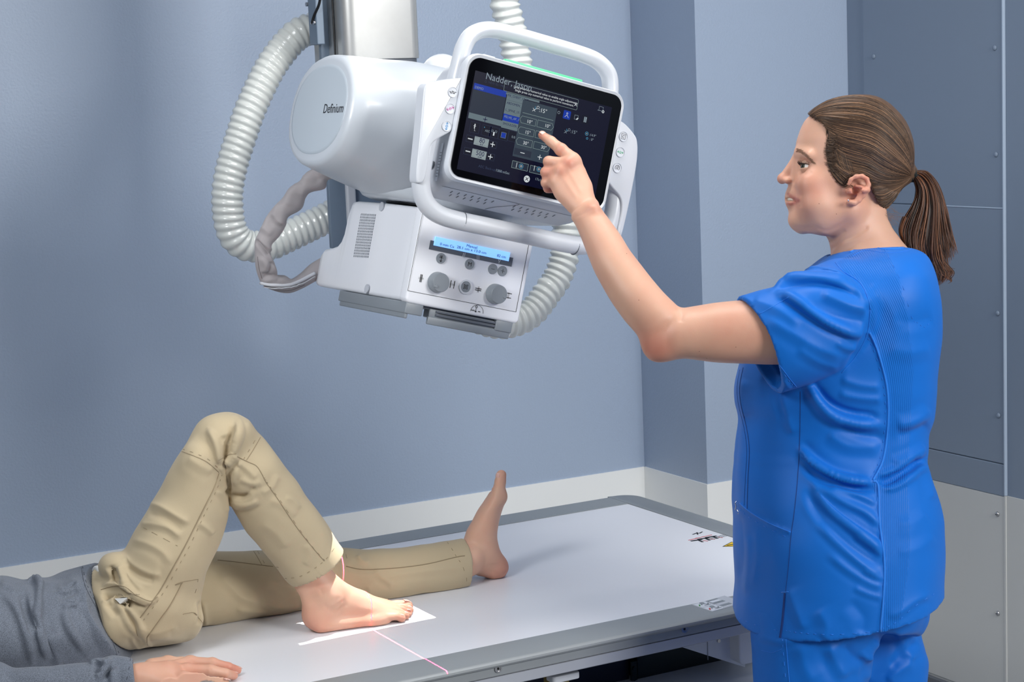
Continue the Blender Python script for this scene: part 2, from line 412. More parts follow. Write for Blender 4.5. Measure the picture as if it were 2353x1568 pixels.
class Surf:
    """lays lines and marks on a finished surface, found by looking at it from the camera"""
    def __init__(s, V, F): s.b = BVHTree.FromPolygons([tuple(p) for p in V], [tuple(int(i) for i in f) for f in F])
    def hit(s, x, y, off=0.):
        d = ray(x, y); h = s.b.ray_cast(Vector(CAM), Vector(d).normalized())
        if h[0] is None: return None
        n = h[1] if h[1].dot(Vector(d)) < 0 else -h[1]
        return np.array(h[0]+n*off), np.array(n)
    def seam(s, g, pts, r, off=0., n=5, mi=0, step=6., dash=None):
        P = np.array(pts, float); L = np.hypot(*np.diff(P, axis=0).T).sum(); k = max(4, int(L/step))
        P = spline(pts, k) if len(pts) > 2 else np.array([P[0]+(P[1]-P[0])*t for t in np.linspace(0, 1, k)])
        run = []
        for i, (x, y) in enumerate(P):
            h = s.hit(x, y, off)
            if h is None or (run and np.linalg.norm(h[0]-run[-1]) > .03) or (dash and i % dash == dash-1):
                if len(run) > 1: g.tube(run, r, n, mi)
                run = [] if (h is None or dash) else [h[0]]
            else: run.append(h[0])
        if len(run) > 1: g.tube(run, r, n, mi)
def ridge(V, sf, pts, r, off=0., k=.004, mode='add', step=7., taper=True):
    """a roll of cloth (add) or a tuck (sub) following points on the surface"""
    P = np.array(pts, float); L = np.hypot(*np.diff(P, axis=0).T).sum(); n = max(4, int(L/step)); P = spline(pts, n); H = [sf.hit(x, y, off) for x, y in P]
    run, rr = [], []
    for i in range(n+1):
        h = H[i] if i < n else None
        if h is None or (run and np.linalg.norm(h[0]-run[-1]) > .035):
            if len(run) > 2:
                Rn = np.array(run)
                for _ in range(2): Rn[1:-1] = .25*Rn[:-2]+.5*Rn[1:-1]+.25*Rn[2:]
                V.path(Rn, rr, k, mode)
            run, rr = ([h[0]], [r*.35]) if h is not None else ([], [])
        else: run.append(h[0]); rr.append(r*(min(1, .30+2.2*min(i, n-1-i)/(n-1)) if taper else 1))
def inpoly(x, y, poly):
    c = np.zeros(len(x), bool); n = len(poly)
    for i in range(n):
        x0, y0 = poly[i]; x1, y1 = poly[(i+1) % n]
        if y0 == y1: continue
        c ^= ((y0 > y) != (y1 > y)) & (x < (x1-x0)*(y-y0)/(y1-y0)+x0)
    return c

# ================================================================ THE ROOM
ZT = .72                                   # table top
ZW = .628                                  # top of the white wainscot
YA, XB, YC, XD = 4.194, 2.703, 3.887, 3.204
def quadbox(name, lo, hi, m, **k): return G().box(lo, hi).out(name, m, **k)
quadbox('floor', (-2.5, -1.5, -.05), (XD+.1, YA+.1, 0), 'floor', kind='structure')
quadbox('wall_back', (-2.5, YA, 0), (XB+.1, YA+.1, 2.8), 'wall_blue', kind='structure')
quadbox('wall_recess', (XB, YC+.1, 0), (XB+.1, YA, 2.8), 'wall_blue', kind='structure')
quadbox('wall_chase', (XB, YC, 0), (XD+.1, YC+.1, 2.8), 'wall_blue', kind='structure')
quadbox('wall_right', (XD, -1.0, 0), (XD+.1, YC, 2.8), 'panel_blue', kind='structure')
quadbox('ceiling', (-2.5, 1.2, 2.8), (XD+.1, YA+.1, 2.85), 'ceiling', kind='structure')
quadbox('trim_1', (-2.5, YA-.004, 0), (XB-.004, YA, ZW), 'wall_white', kind='structure')
quadbox('trim_2', (XB-.004, YC-.004, 0), (XB, YA-.004, ZW), 'wall_white', kind='structure')
quadbox('trim_3', (XB, YC-.004, 0), (XD, YC, ZW), 'wall_white', kind='structure')
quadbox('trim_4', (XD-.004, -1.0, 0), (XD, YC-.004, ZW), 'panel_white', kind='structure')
quadbox('baseboard_right', (XD-.02, -1.0, 0), (XD-.005, YC-.03, .085), 'dark_grey', kind='structure')
# lead-lined panel sheets on the right wall with joint beads and dome screws
y0 = float(onx(2312, 700, XD)[1]); y1 = float(onx(1985, 60, XD)[1])
zh1 = float(onx(2200, 474, XD)[2]); zh2 = float(onx(2220, 1048, XD)[2])
g = G()
g.box((XD-.006, y0+.003, zh1+.0007), (XD, y1-.002, 2.8), bev=.002, seg=1)
g.box((XD-.006, y0+.003, zh2+.0007), (XD, y1-.002, zh1-.0007), bev=.002, seg=1)
g.box((XD-.0065, y0+.003, ZW-.003), (XD, y1-.002, zh2-.0007), bev=.002, seg=1)
g.box((XD-.006, y0+.003, .09), (XD, y1-.002, ZW-.003), bev=.002, seg=1, mi=1)
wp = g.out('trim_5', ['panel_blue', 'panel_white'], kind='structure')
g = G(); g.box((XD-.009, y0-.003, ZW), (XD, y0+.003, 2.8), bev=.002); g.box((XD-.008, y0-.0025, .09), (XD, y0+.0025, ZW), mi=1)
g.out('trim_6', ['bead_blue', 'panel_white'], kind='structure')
g = G(); g.box((XD-.0075, y0+.003, zh1-.002), (XD, y1-.25, zh1+.002), bev=.0015); g.out('trim_7', ['bead_blue'], kind='structure')
for i, (px, py) in enumerate([(2286, 110), (2008, 130), (2289, 355), (2293, 720), (2295, 955), (2292, 1182), (2293, 1410)]):
    c = onx(px, py, XD-.006); g = G()
    rings = [[(c[0]-h, c[1]+r*math.cos(t), c[2]+r*math.sin(t)) for t in np.linspace(0, 2*math.pi, 16, endpoint=False)] for r, h in ((.0068, 0), (.0064, .002), (.0045, .004), (.002, .005))]
    g.loft(rings)
    if py > 1100:
        g.disc((0, 0), .0022, (np.array(c)+[-.0052, 0, 0], np.array([0, 1., 0]), np.array([0, 0, 1.]), np.array([-1., 0, 0])), mi=1)
    s = g.out('screw_head', ['panel_blue' if py < 1100 else 'steel', 'dark_grey'], parent=wp, smooth=True)

# ================================================================ THE TABLE
TX1 = 2.262; TX0 = -.25; TY0 = 2.612; TY1 = 3.575; BY0 = 2.70; BY1 = 3.482; BX1 = 2.196
table = empty('x_ray_table', (1.4, 3.09, 0), 'long flat examination table with white top and grey aluminium rails, under the lying patient', 'table')
# board and rails; corners rounded at the foot end
G().prism(rrect(TX0, BY0, BX1, BY1, .002), ZT-.02, ZT, bev=.001, seg=1).out('tabletop', 'board', table)
def rail(name, lo, hi, m='alu', bev=.004): return G().box(lo, hi, bev=bev).out(name, m, table, angle=40)
prof = [(TY0+.005, ZT-.026), (TY0+.005, ZT-.012), (TY0+.001, ZT-.0095), (TY0-.0005, ZT-.0065), (TY0, ZT-.003), (TY0+.003, ZT-.0002), (TY0+.008, ZT+.001), (BY0-.001, ZT+.001), (BY0-.001, ZT-.026)]
fr_x = (np.zeros(3), np.array([0, 1., 0]), np.array([0, 0, 1.]), np.array([1., 0, 0]))
G().prism(prof, TX0, TX1-.02, fr_x).out('front_rail', 'alu', table, angle=30)
g = G(); g.prism([(TY0+.009, ZT-.026), (TY0+.009, ZT-.0275), (TY0+.004, ZT-.0278), (TY0+.003, ZT-.045), (TY0+.006, ZT-.047), (TY0+.03, ZT-.047), (TY0+.03, ZT-.026)], TX0, TX1-.03, fr_x)
g.out('rail_skirt', 'alu_light', table, angle=30)
G().prism([(BY1+.001, ZT-.04), (BY1+.001, ZT+.001), (TY1-.01, ZT+.001), (TY1, ZT-.01), (TY1, ZT-.04)], TX0, BX1, fr_x).out('rear_rail', 'alu', table, angle=30)
G().prism(rrect(BX1+.001, TY0, TX1, TY1, [0, .05, .05, 0], 8), ZT-.045, ZT+.001, bev=.004).out('end_rail', 'alu', table, angle=40)
for px, py in ((1144, 1537), (1572, 1446)):
    c = ony(px, py, TY0+.005); g = G(); fr = (np.array([c[0], TY0+.0046, ZT-.062 if False else c[2]]), np.array([1., 0, 0]), np.array([0, 0, 1.]), np.array([0, -1., 0]))
    g.disc((0, 0), .0068, fr, d=.0018, r0=.0048); g.disc((0, 0), .0048, fr, d=.0008); g.disc((0, 0), .0022, fr, mi=1, z=.0008, d=.0005)
    g.out('rail_screw', ['steel', 'black'], table, smooth=False)
# under-structure
G().box((TX0, TY0+.10, ZT-.07), (2.19, TY1-.04, ZT-.03), bev=.003).out('sub_frame', 'dark_grey', table)
YB = TY0+.055
fy = lambda Y: (np.array([0, Y, 0.]), np.array([1., 0, 0]), np.array([0, 0, 1.]), np.array([0, -1., 0]))
b0 = ony(1700, 1448, YB); b1 = ony(1700, 1531, YB)
g = G(); g.prism(rrect(b1[0], b1[2], b1[0]+.16, ZT-.040, .012, 5), -.30, 0, fy(YB), bev=.003); g.prism(rrect(b1[0]-.0, ZT-.062, b1[0]+.165, ZT-.045, .004, 4), -.30, .006, fy(YB), bev=.002)
g.out('bracket_box', 'white_matte', table, angle=40)
q = [ony(1555, 1484, YB+.03), ony(1712, 1450, YB+.03), ony(1712, 1534, YB+.03), ony(1648, 1514, YB+.03)]; q1 = ony(1625, 1464, YB+.03)
G().prism([(p[0], p[2]) for p in q][::-1], -.26, 0, fy(YB+.03)).out('side_cover', 'white_matte', table)
g = G(); g.box((q1[0]-.0005, YB+.0290, q1[2]-.045), (q1[0]+.0005, YB+.0305, q1[2])); g.out('cover_joint', 'mid_grey', table)
for px, py in ((1635, 1467), (1651, 1473)):
    c = ony(px, py, YB+.03); fr = (np.array([c[0], YB+.0295, c[2]]), np.array([1., 0, 0]), np.array([0, 0, 1.]), np.array([0, -1., 0])); G().disc((0, 0), .0035, fr, d=.002).out('bracket_screw', 'steel', table)
YN = TY0+.20; n0 = ony(1445, 1512, YN); n1 = ony(1450, 1590, YN)
G().box((.3, YN, n1[2]-.04), (n0[0], YN+.2, ZT-.072), bev=.003).out('bucky_tray', 'navy_metal', table)
n2 = ony(1640, 1514, YN-.02)
G().box((n0[0]+.012, YN-.01, n1[2]-.06), (2.0, YN+.25, ZT-.078), bev=.002).out('drive_cover', 'teal_dark', table)
g = G(); g.box((n0[0]-.004, YN-.014, n1[2]-.01), (n0[0]+.010, YN-.008, n0[2]-.004), bev=.002)
for z in (n0[2]-.018, n0[2]-.045): g.disc((n0[0]+.002, z), .004, fy(YN-.014), d=.003)
g.out('hinge_plate', 'teal_dark', table)
lh = ony(1290, 1552, TY0+.06)
g = G(); g.prism(rrect(-.028, -.02, .028, .01, .007), -.006, .006, (lh, np.array([1., 0, 0]), np.array([0, 1., 0]), np.array([0, 0, 1.])), bev=.002)
g.out('latch_handle', 'white_plastic', table, angle=40)
G().box((lh[0]-.014, TY0+.065, lh[2]-.05), (lh[0]+.018, TY0+.10, lh[2]-.006)).out('latch_bracket', 'brass', table)
pt = ony(1555, 1541, TY0+.19)
G().box((.5, TY0+.04, .1), (2.15, TY1-.1, pt[2]), bev=.02).out('pedestal', 'white_matte', table, angle=40)
G().box((1.0, TY0+.2, 0), (1.9, TY1-.2, .1), bev=.01).out('base', 'mid_grey', table)
# printed marks on the table
fz = (np.array([0, 0, ZT+.0002]), np.array([1., 0, 0]), np.array([0, 1., 0]), np.array([0, 0, 1.]))
g = G()
def mark(px, py): return onz(px, py, ZT)
c = mark(1603, 1227)[:2]; g.line([c+[-.012, .0], c+[-.002, .004], c+[.006, 0], c+[.016, .006]], .003, fz); g.line([c+[-.004, -.006], c+[.004, .008]], .003, fz)
for px, py in ((1602, 1243), (1618, 1239), (1636, 1235)):
    c = mark(px, py)[:2]
    g.line([c+[-.010, .004], c+[.010, .002]], .007, fz); g.line([c+[.004, 0], c+[.002, -.016]], .005, fz)
    g.line([c+[-.012, .014], c+[.01, .016]], .002, fz, mi=1); g.line([c+[.010, -.008], c+[.014, -.018]], .002, fz, mi=1)
    for i in range(3): g.line([c+[.022, -.006*i], c+[.042, -.006*i]], .0018, fz, mi=2)
g.out('printed_marks', ['ink', 'red', 'mid_grey'], table)
g = G(); T = [mark(1660, 1257)[:2], mark(1681, 1246)[:2], mark(1712, 1256)[:2]]
fz2 = (fz[0], fz[1], fz[2], fz[3])
g.prism([tuple(t) for t in T], 0, .0004, fz); cen = sum(T)/3
g.prism([tuple(cen+(t-cen)*.80) for t in T], .0004, .0007, fz, mi=1)
g.line([cen+[-.012, .002], cen+[.006, .0], cen+[.010, .010]], .004, fz, z=.0007)
g.out('warning_label', ['ink', 'yellow'], table)
g = G(); A, B, Cc, Dd = [mark(*p)[:2] for p in ((1590, 1392), (1640, 1378), (1686, 1392), (1637, 1408))]
def bil(u, v): return A+(B-A)*u+(Dd-A)*v
fr2 = (fz[0]+[0, 0, .001], fz[1], fz[2], fz[3])
def patch(u0, v0, u1, v1, mi, z): g.prism([tuple(bil(u, v)) for u, v in ((u0, v0), (u1, v0), (u1, v1), (u0, v1))][::-1], z, z+.0003, fr2, mi=mi)
patch(0, 0, 1.5, 1, 0, 0); patch(.04, .04, .55, .46, 1, .0003); patch(.04, .54, .55, .96, 1, .0003); patch(.6, .04, 1.1, .46, 2, .0003); patch(.6, .54, 1.1, .96, 3, .0003)
for v in (.25, .75):
    g.line([bil(.22, v), bil(.3, v-.12), bil(.42, v+.1), bil(.5, v)], .003, fr2, mi=2, z=.0006); g.line([bil(.26, v+.12), bil(.5, v+.13)], .002, fr2, mi=2, z=.0006)
    g.disc(bil(.34, v-.13), .005, fr2, mi=2, z=.0006, n=10)
g.line([bil(.08, .30), bil(.16, .2)], .0028, fr2, mi=4, z=.0006); g.line([bil(.08, .80), bil(.16, .7)], .003, fr2, mi=5, z=.0006)
g.line([bil(.72, .25), bil(.98, .25)], .010, fr2, mi=1, z=.0006); g.line([bil(.72, .75), bil(.98, .75)], .009, fr2, mi=2, z=.0006)
mat('green_mark', (60, 140, 70), .5)
g.out('instruction_label', ['light_grey', 'white_matte', 'mid_grey', 'light_grey', 'green_mark', 'red'], table)

# ================================================================ THE X-RAY TUBE UNIT
TILT = math.radians(15)
DU = np.array([math.cos(TILT), 0, -math.sin(TILT)]); DW = np.array([math.sin(TILT), 0, math.cos(TILT)]); DV = np.array([0, 1., 0])
DO = np.array([1.28, 0, ZT])
def D(u, v, w): return DO+DU*u+DV*v+DW*w
def onv(px, py, v):
    q = ony(px, py, v)-DO; return np.array([q@DU, q@DW])
def onu(px, py, u):
    d = ray(px, py); t = ((DO+DU*u-CAM)@DU)/(d@DU); p = CAM+d*t; return np.array([p[1], (p-DO)@DW])
FR = (DO, DU, DV, DW)                                     # local x=u, y=v, z=w
def FRF(v): return (D(0, v, 0), DU, DW, -DV)              # facing the room: x=u, y=w, z towards the viewer
def FRL(u): return (D(u, 0, 0), -DV, DW, -DU)             # facing left: x=-v, y=w
unit = empty('x_ray_tube_unit', (1.52, 3.36, ZT+.95), 'white ceiling-hung x-ray tube head with touch screen console, tilted over the table', 'x-ray machine')
unit.location = (1.52, 3.36, 1.76); bpy.context.view_layer.update()
# --- column and bracket
g = G(); g.prism(rrect(1.437, 3.25, 1.602, 3.43, .024, 6), 1.757, 2.79, bev=.001); column = g.out('telescopic_column', 'brushed', unit, angle=40)
g = G(); g.prism(rrect(1.443, 3.256, 1.598, 3.42, .02, 6), 1.735, 1.757); g.out('column_end', 'dark_grey', unit, angle=40)
G().box((1.4195, 3.335, 1.385), (1.61, 3.348, 2.3), bev=.002).out('mounting_bracket', 'bracket_grey', unit, angle=40)
G().box((1.400, 3.305, 1.79), (1.416, 3.345, 2.3), bev=.002).out('side_plate', 'bracket_grey', unit)
G().box((1.455, 3.325, 1.40), (1.475, 3.345, 1.60), bev=.004).out('rail', 'light_grey', unit)
for i, (px, py) in enumerate(((707, 10), (724, 52))):
    c = onx(px, py, 1.40); G().cyl(c+[-.004, 0, 0], c, .004, n=12).out('bolt', 'steel', unit)
g = G(); P = [onx(738, -20, 1.40), onx(733, 10, 1.40), onx(722, 35, 1.398), onx(717, 52, 1.396)]; g.tube(spline(P, 20), .0028, 8); g.out('black_cable', 'black', unit, smooth=True)
g = G(); P = [ony(742, -20, 3.30), ony(741, 20, 3.30), ony(742, 60, 3.30), ony(746, 135, 3.30)]; P = [np.array([1.434, p[1], p[2]]) for p in P]; g.tube(spline(P, 20), .0022, 8); g.out('black_cable', 'black', unit, smooth=True)
G().cyl(onx(713, 53, 1.398)+[0, -.006, 0], onx(723, 54, 1.398)+[0, .012, .002], .003, n=10).out('cable_clip', 'steel', unit)
# --- tube housing
def oval(u, cv, av, w0, w1, n=56, p=2.25):
    cw = (w0+w1)/2; aw = (w1-w0)/2; R = []
    for j in range(n):
        t = 2*math.pi*j/n; c, s_ = math.cos(t), math.sin(t)
        R.append(D(u, cv+av*math.copysign(abs(c)**(2/p), c), cw+aw*math.copysign(abs(s_)**(2/p), s_)))
    return R
T = np.array([(-.274, 2.958, .126, .812, .992), (-.2725, 2.958, .133, .806, .998), (-.266, 2.958, .138, .801, 1.003), (-.24, 2.958, .141, .795, 1.0075), (-.18, 2.958, .143, .783, 1.016), (-.11, 2.96, .144, .774, 1.027), (0, 2.965, .146, .772, 1.032), (.11, 2.96, .144, .774, 1.027), (.19, 2.958, .142, .785, 1.016), (.245, 2.958, .138, .797, 1.006), (.256, 2.958, .128, .806, .996)])
us = np.unique(np.concatenate([np.linspace(-.24, .245, 26), T[:, 0]]))
g = G(); g.loft([oval(u, *[float(pchip(T[:, 0], T[:, k], np.array([u]))[0]) for k in (1, 2, 3, 4)]) for u in us])
housing = g.out('tube_housing', 'housing_white', unit, angle=50)
g = G(); g.loft([oval(-.2738, 2.958, .118, .822, .984), oval(-.2752, 2.958, .117, .8235, .9825), oval(-.2756, 2.958, .112, .828, .978)])
endcap = g.out('end_cap', 'cap_grey', unit, angle=60)
g = G(); e = onu(766, 250, -.276); g.text('Definium', (D(-.2757, e[0], e[1]-.007), -DV, DW, -DU), .0235, depth=.0003, align='CENTER', sx=1.02)
g.out('lettering', 'ink', endcap)
G().box((-.07, 3.08, .84), (.07, 3.345, .97), FR, bev=.01).out('swivel_arm', 'white_plastic', unit, angle=40)
c = ony(1019, 160, 3.13); g = G(); g.loft([[c+DU*(.042*math.cos(b)*math.cos(a))+DV*(.042*math.cos(b)*math.sin(a))+DW*(.040*math.sin(b)-.01) for a in np.linspace(0, 2*math.pi, 32, endpoint=False)] for b in np.linspace(-.6, math.pi/2-.02, 12)])
g.out('motor_cover', 'white_plastic', unit, smooth=True)
# neck below the housing
g = G(); 
def ring(u, v, w, ru, rv, n=40): return [D(u+ru*math.cos(t), v+rv*math.sin(t), w) for t in np.linspace(0, 2*math.pi, n, endpoint=False)]
g.loft([ring(-.01, 2.965, .800, .15, .135), ring(-.01, 2.965, .786, .148, .135), ring(-.01, 2.965, .777, .138, .130), ring(-.01, 2.965, .7745, .128, .122)]); g.out('lower_collar', 'housing_white', unit, angle=50)
g = G(); g.loft([ring(0, 2.965, .775, .10, .10), ring(0, 2.965, .772, .10, .10)]); g.out('neck_plate', 'black', unit)
g = G(); g.loft([ring(.01, 2.965, .7725, .075, .085), ring(.01, 2.965, .768, .078, .088), ring(.01, 2.965, .766, .084, .092)]); g.out('neck_ring', 'steel', unit, angle=40)
# --- collimator
def rbox(v, u0, u1, w0, w1, r=.008, n=5): return [D(p[0], v, p[1]) for p in rrect(u0, w0, u1, w1, r, n)]
st = [(2.822, -.098, .098, .600, .762), (2.835, -.099, .099, .599, .765), (2.88, -.101, .101, .598, .767), (2.93, -.1045, .103, .598, .768), (2.955, -.1085, .104, .598, .768), (2.975, -.112, .105, .598, .768), (3.0, -.113, .105, .598, .768), (3.09, -.113, .105, .598, .768), (3.104, -.113, .105, .598, .766), (3.112, -.113, .105, .598, .745), (3.114, -.113, .105, .598, .710), (3.122, -.113, .105, .598, .693), (3.138, -.113, .105, .598, .681), (3.165, -.113, .105, .598, .675), (3.195, -.113, .105, .598, .671), (3.208, -.112, .104, .599, .662), (3.213, -.109, .101, .602, .650)]
g = G(); g.loft([rbox(*s) for s in st]); coll = g.out('collimator', 'bright_plastic', unit, angle=38)
g = G(); g.prism(rrect(-.1165, .5965, .1135, .770, .009, 6), -.028, 0, FRF(2.797), bev=.005, seg=4); flange = g.out('front_panel', 'bright_plastic', unit, angle=45)
g = G(); 
for r in range(16):
    for c in range(12):
        px = 830+32.5*c/11-17*r/15; py = 493+.16*(px-829)*.2+96*r/15+ .8*c/11
        e = onu(px, py, -.1135); fr = (D(-.1134, e[0], e[1]), -DV, DW, -DU); g.line([(-.0001, -.0013), (.0001, .0013)], .0012, fr)
g.out('vent_slots', 'dark_grey', coll)
for px, py in ((877, 475), (843, 664)):
    e = onu(px, py, -.1125); g = G(); g.disc((0, 0), .0085, (D(-.1118, e[0], e[1]), -DV, DW, -DU), d=.002); g.out('screw_cap', 'light_grey', coll)
F0 = FRF(2.7968)
def c4(x, y): return onv(900+x/4.356, 440+y/4.356, 2.797)
g = G(); a, b, c, d = c4(162, 995), c4(1238, 1205), c4(1372, 560), c4(298, 250)
u0, w0 = (a[0]+d[0])/2, (a[1]+b[1])/2; u1 = (b[0]+c[0])/2
g.line([(u0, w0), (u1, w0), (u1, .764), (u0, .764)], .0007, F0, closed=True); g.out('border_line', 'ink', flange)
g = G(); P = [c4(387, 492), c4(370, 580), c4(1200, 752), c4(1213, 662)]; ws = [(P[1][1]+P[2][1])/2, (P[0][1]+P[3][1])/2]; us_ = [(P[0][0]+P[1][0])/2, (P[2][0]+P[3][0])/2]
g.prism([(us_[0], ws[0]), (us_[1], ws[0]), (us_[1], ws[1]), (us_[0], ws[1])], 0, .0008, F0)
for (x0, x1) in ((712, 726), (728, 742)): q = c4(x0, 640); g.line([q+[0, -.004], q+[0, .004]], .0007, F0, mi=1, z=.0008)
for dy in (640, 652, 664, 676): q = c4(862, dy); g.line([q+[-.003, 0], q+[.003, 0]], .0006, F0, mi=1, z=.0008)
q = c4(1074, 700); g.disc(q+[0, .002], .0022, F0, mi=1, z=.0008, r0=.0015); g.line([q+[0, -.003], q+[0, -.0006]], .0008, F0, mi=1, z=.0008)
g.out('display_surround', ['dark_grey', 'light_grey'], flange)
mat('lcd', (120, 180, 250), .3, emit=(140, 195, 255), estr=.85)
mat('lcd_ink', (40, 60, 150), .5)
g = G(); P = [c4(428, 455), c4(417, 545), c4(1165, 695), c4(1183, 608)]; ws = [(P[1][1]+P[2][1])/2, (P[0][1]+P[3][1])/2]; us_ = [(P[0][0]+P[1][0])/2, (P[2][0]+P[3][0])/2]
g.prism([(us_[0], ws[0]), (us_[1], ws[0]), (us_[1], ws[1]), (us_[0], ws[1])], 0, .0028, F0, bev=.0006)
FT = FRF(2.797-.0037)
def lt(x, y, txt, sz=.0072, sx=1.): q = c4(x, y); g.text(txt, (FT[0]+DU*q[0]+DW*q[1], DU, DW, -DV), sz, mi=1, depth=.0001, sx=sx)
lt(472, 536, '0 mm Cu', .0066, 1.13); lt(737, 552, 'Manual', .0066, 1.17); lt(640, 566, '28.1 cm x 13.0 cm', .0066, 1.22); lt(1042, 652, '82 cm', .0068, 1.1)
g.out('lcd_display', ['lcd', 'lcd_ink'], flange)
def pbutton(x, y, r, name='button', m='mid_grey', icon=None):
    q = c4(x, y); g = G(); fr = FRF(2.797); g.disc(q, r, fr, d=.0016, n=32)
    f2 = (FRF(2.797-.0016)[0]+DU*q[0]+DW*q[1], DU, DW, -DV)
    if icon: icon(g, f2)
    return g.out(name, [m, 'ink'], flange)
R_ = .0092
pbutton(492, 670, R_, icon=lambda g, f: (g.line([(0, .004), (0, -.006)], .0008, f, mi=1), g.line([(-.0018, -.004), (0, -.006), (.0018, -.004)], .0009, f, mi=1), g.line([(-.0035, .001), (.0035, .001)], .0007, f, mi=1), [g.line([(x, .005), (x-.001, .002)], .0006, f, mi=1) for x in (-.002, 0, .002)]))
pbutton(778, 728, R_, icon=lambda g, f: g.text('M', (f[0]-DW*.0037, DU, DW, -DV), .0105, mi=1, align='CENTER', depth=.0002))
pbutton(1010, 777, R_, icon=lambda g, f: g.line([(-.0032, 0), (.0032, 0)], .0006, f, mi=1))
pbutton(1107, 797, R_, icon=lambda g, f: (g.line([(-.0036, 0), (.0036, 0)], .0006, f, mi=1), g.line([(0, -.0036), (0, .0036)], .0006, f, mi=1)))
q = c4(737, 955); g = G(); g.disc(q, .0130, F0, d=.0022, n=40, r0=.0098); g.out('button_ring', 'white_plastic', flange)
pbutton(737, 955, .0095, icon=lambda g, f: (g.line([(-.0032, -.0045), (-.0032, .0045)], .0005, f, mi=1), g.line([(.0032, -.0045), (.0032, .0045)], .0005, f, mi=1), g.line([(-.0045, -.0032), (.0045, -.0032)], .0005, f, mi=1), g.line([(-.0045, .0032), (.0045, .0032)], .0005, f, mi=1), g.disc((0, 0), .0018, f, mi=1, r0=.0012, d=.0003), [g.line([(.002*math.cos(a), .002*math.sin(a)), (.0028*math.cos(a), .0028*math.sin(a))], .0004, f, mi=1) for a in np.arange(8)*math.pi/4]))
for (x, y, nx, ny) in ((463, 905, 432, 925), (1040, 1022, 1113, 1055)):
    q = c4(x, y); q = q+[-.0018, -.0010]; g = G(); c = D(q[0], 2.797, q[1])
    g.loft([[c-DV*h+DU*r*math.cos(t)+DW*r*math.sin(t) for t in np.linspace(0, 2*math.pi, 48, endpoint=False)] for r, h in ((.0182, 0), (.0182, .003), (.0172, .012), (.0165, .0165), (.0155, .0178))])
    k = g.out('knob', 'mid_grey', flange, angle=35)
    n = c4(nx, ny); dd = n-c4(x, y); dd = dd/np.hypot(*dd)*.0115; c2 = D(q[0]+dd[0], 2.797-.0178, q[1]+dd[1])
    g = G(); g.loft([[c2-DV*h+DU*r*math.cos(t)+DW*r*math.sin(t) for t in np.linspace(0, 2*math.pi, 16, endpoint=False)] for r, h in ((.0034, 0), (.0032, .0008), (.0026, .0014))])
    g.line([(q+dd*1.35), (q+dd*.9)], .0009, FRF(2.797-.0180), mi=1); g.out('pointer', ['mid_grey', 'dark_grey'], flange)
g = G()
def icon2(x, y, horiz, gap, off=0):
    q = c4(x, y)
    for s_ in (-1, 1):
        if horiz: g.line([q+[-.0055, s_*gap], q+[.0055, s_*gap]], .0013, F0)
        else: g.line([q+[s_*gap, -.0062], q+[s_*gap, .0062]], .0013, F0)
        for k in (.0009,):
            if horiz: g.line([q+[s_*k, -.005], q+[s_*k, .005]], .0003, F0)
            else: g.line([q+[-.005, s_*k], q+[.005, s_*k]], .0003, F0)
icon2(293, 870, False, .0012); icon2(607, 932, False, .0036); icon2(866, 982, True, .0015); icon2(1168, 1043, True, .004)
q = c4(850, 1210); A = [(q[0]+.0128*math.cos(t), q[1]+.0128*math.sin(t)) for t in np.linspace(.0, math.pi, 20)]; g.line(A, .0005, F0)
q2 = c4(848, 1155); g.disc(q2, .0022, F0, r0=.0015); g.line([q2+[0, -.002], q2+[0, -.010]], .0006, F0); g.line([q2+[-.0008, -.0085], q2+[.0008, -.0085]], .0018, F0)
g.text('inch', (FRF(2.7966)[0]+DU*c4(795, 1192)[0]+DW*c4(795, 1192)[1], DU, DW, -DV), .0036, sx=1.1); g.text('cm', (FRF(2.7966)[0]+DU*c4(862, 1207)[0]+DW*c4(862, 1207)[1], DU, DW, -DV), .0036, sx=1.1)
g.out('panel_symbols', 'ink', flange, kind='stuff')
# accessory rails below
g = G(); g.box((-.112, 2.80, .5775), (-.078, 3.09, .5975), FR, bev=.002); g.box((-.110, 2.803, .569), (-.104, 3.085, .580), FR, bev=.002); g.out('accessory_rail', 'mid_grey', unit, angle=40)
g = G(); g.box((-.062, 2.806, .5775), (.100, 2.83, .594), FR, bev=.002); g.box((-.064, 2.802, .566), (.102, 2.81, .580), FR, bev=.002)
g.box((-.050, 2.8015, .583), (.078, 2.8065, .5865), FR, mi=1); g.box((-.050, 2.8015, .589), (.078, 2.8065, .592), FR, mi=1); g.out('accessory_rail', ['mid_grey', 'dark_grey'], unit, angle=40)
G().box((.070, 2.80, .5775), (.104, 3.09, .5975), FR, bev=.002).out('accessory_rail', 'mid_grey', unit, angle=40)
G().box((-.095, 2.81, .592), (.095, 3.10, .5985), FR).out('lower_plate', 'dark_grey', unit)
# --- console
def sect(v, u0, u1, w0, w1, r): return [D(p[0], v, p[1]) for p in rrect(u0, w0, u1, w1, r, 6)]
g = G(); g.loft([sect(2.6535, -.1535, .1535, .8145, 1.0185, .022), sect(2.652, -.1565, .1565, .8115, 1.0215, .024), sect(2.656, -.1585, .1585, .8095, 1.0235, .025), sect(2.664, -.1585, .1585, .8085, 1.0235, .025)])
bez = g.out('console_bezel', 'white_plastic', unit, angle=50)
g = G(); g.loft([sect(2.664, -.155, .155, .811, 1.020, .024), sect(2.674, -.155, .155, .806, 1.020, .024), sect(2.69, -.154, .154, .800, 1.018, .022), sect(2.755, -.150, .150, .781, 1.008, .022), sect(2.78, -.146, .146, .782, .995, .02)])
body = g.out('console_body', 'light_grey', unit, angle=40)
G().box((-.06, 2.775, .84), (.06, 2.84, .96), FR, bev=.01).out('console_arm', 'light_grey', unit, angle=40)
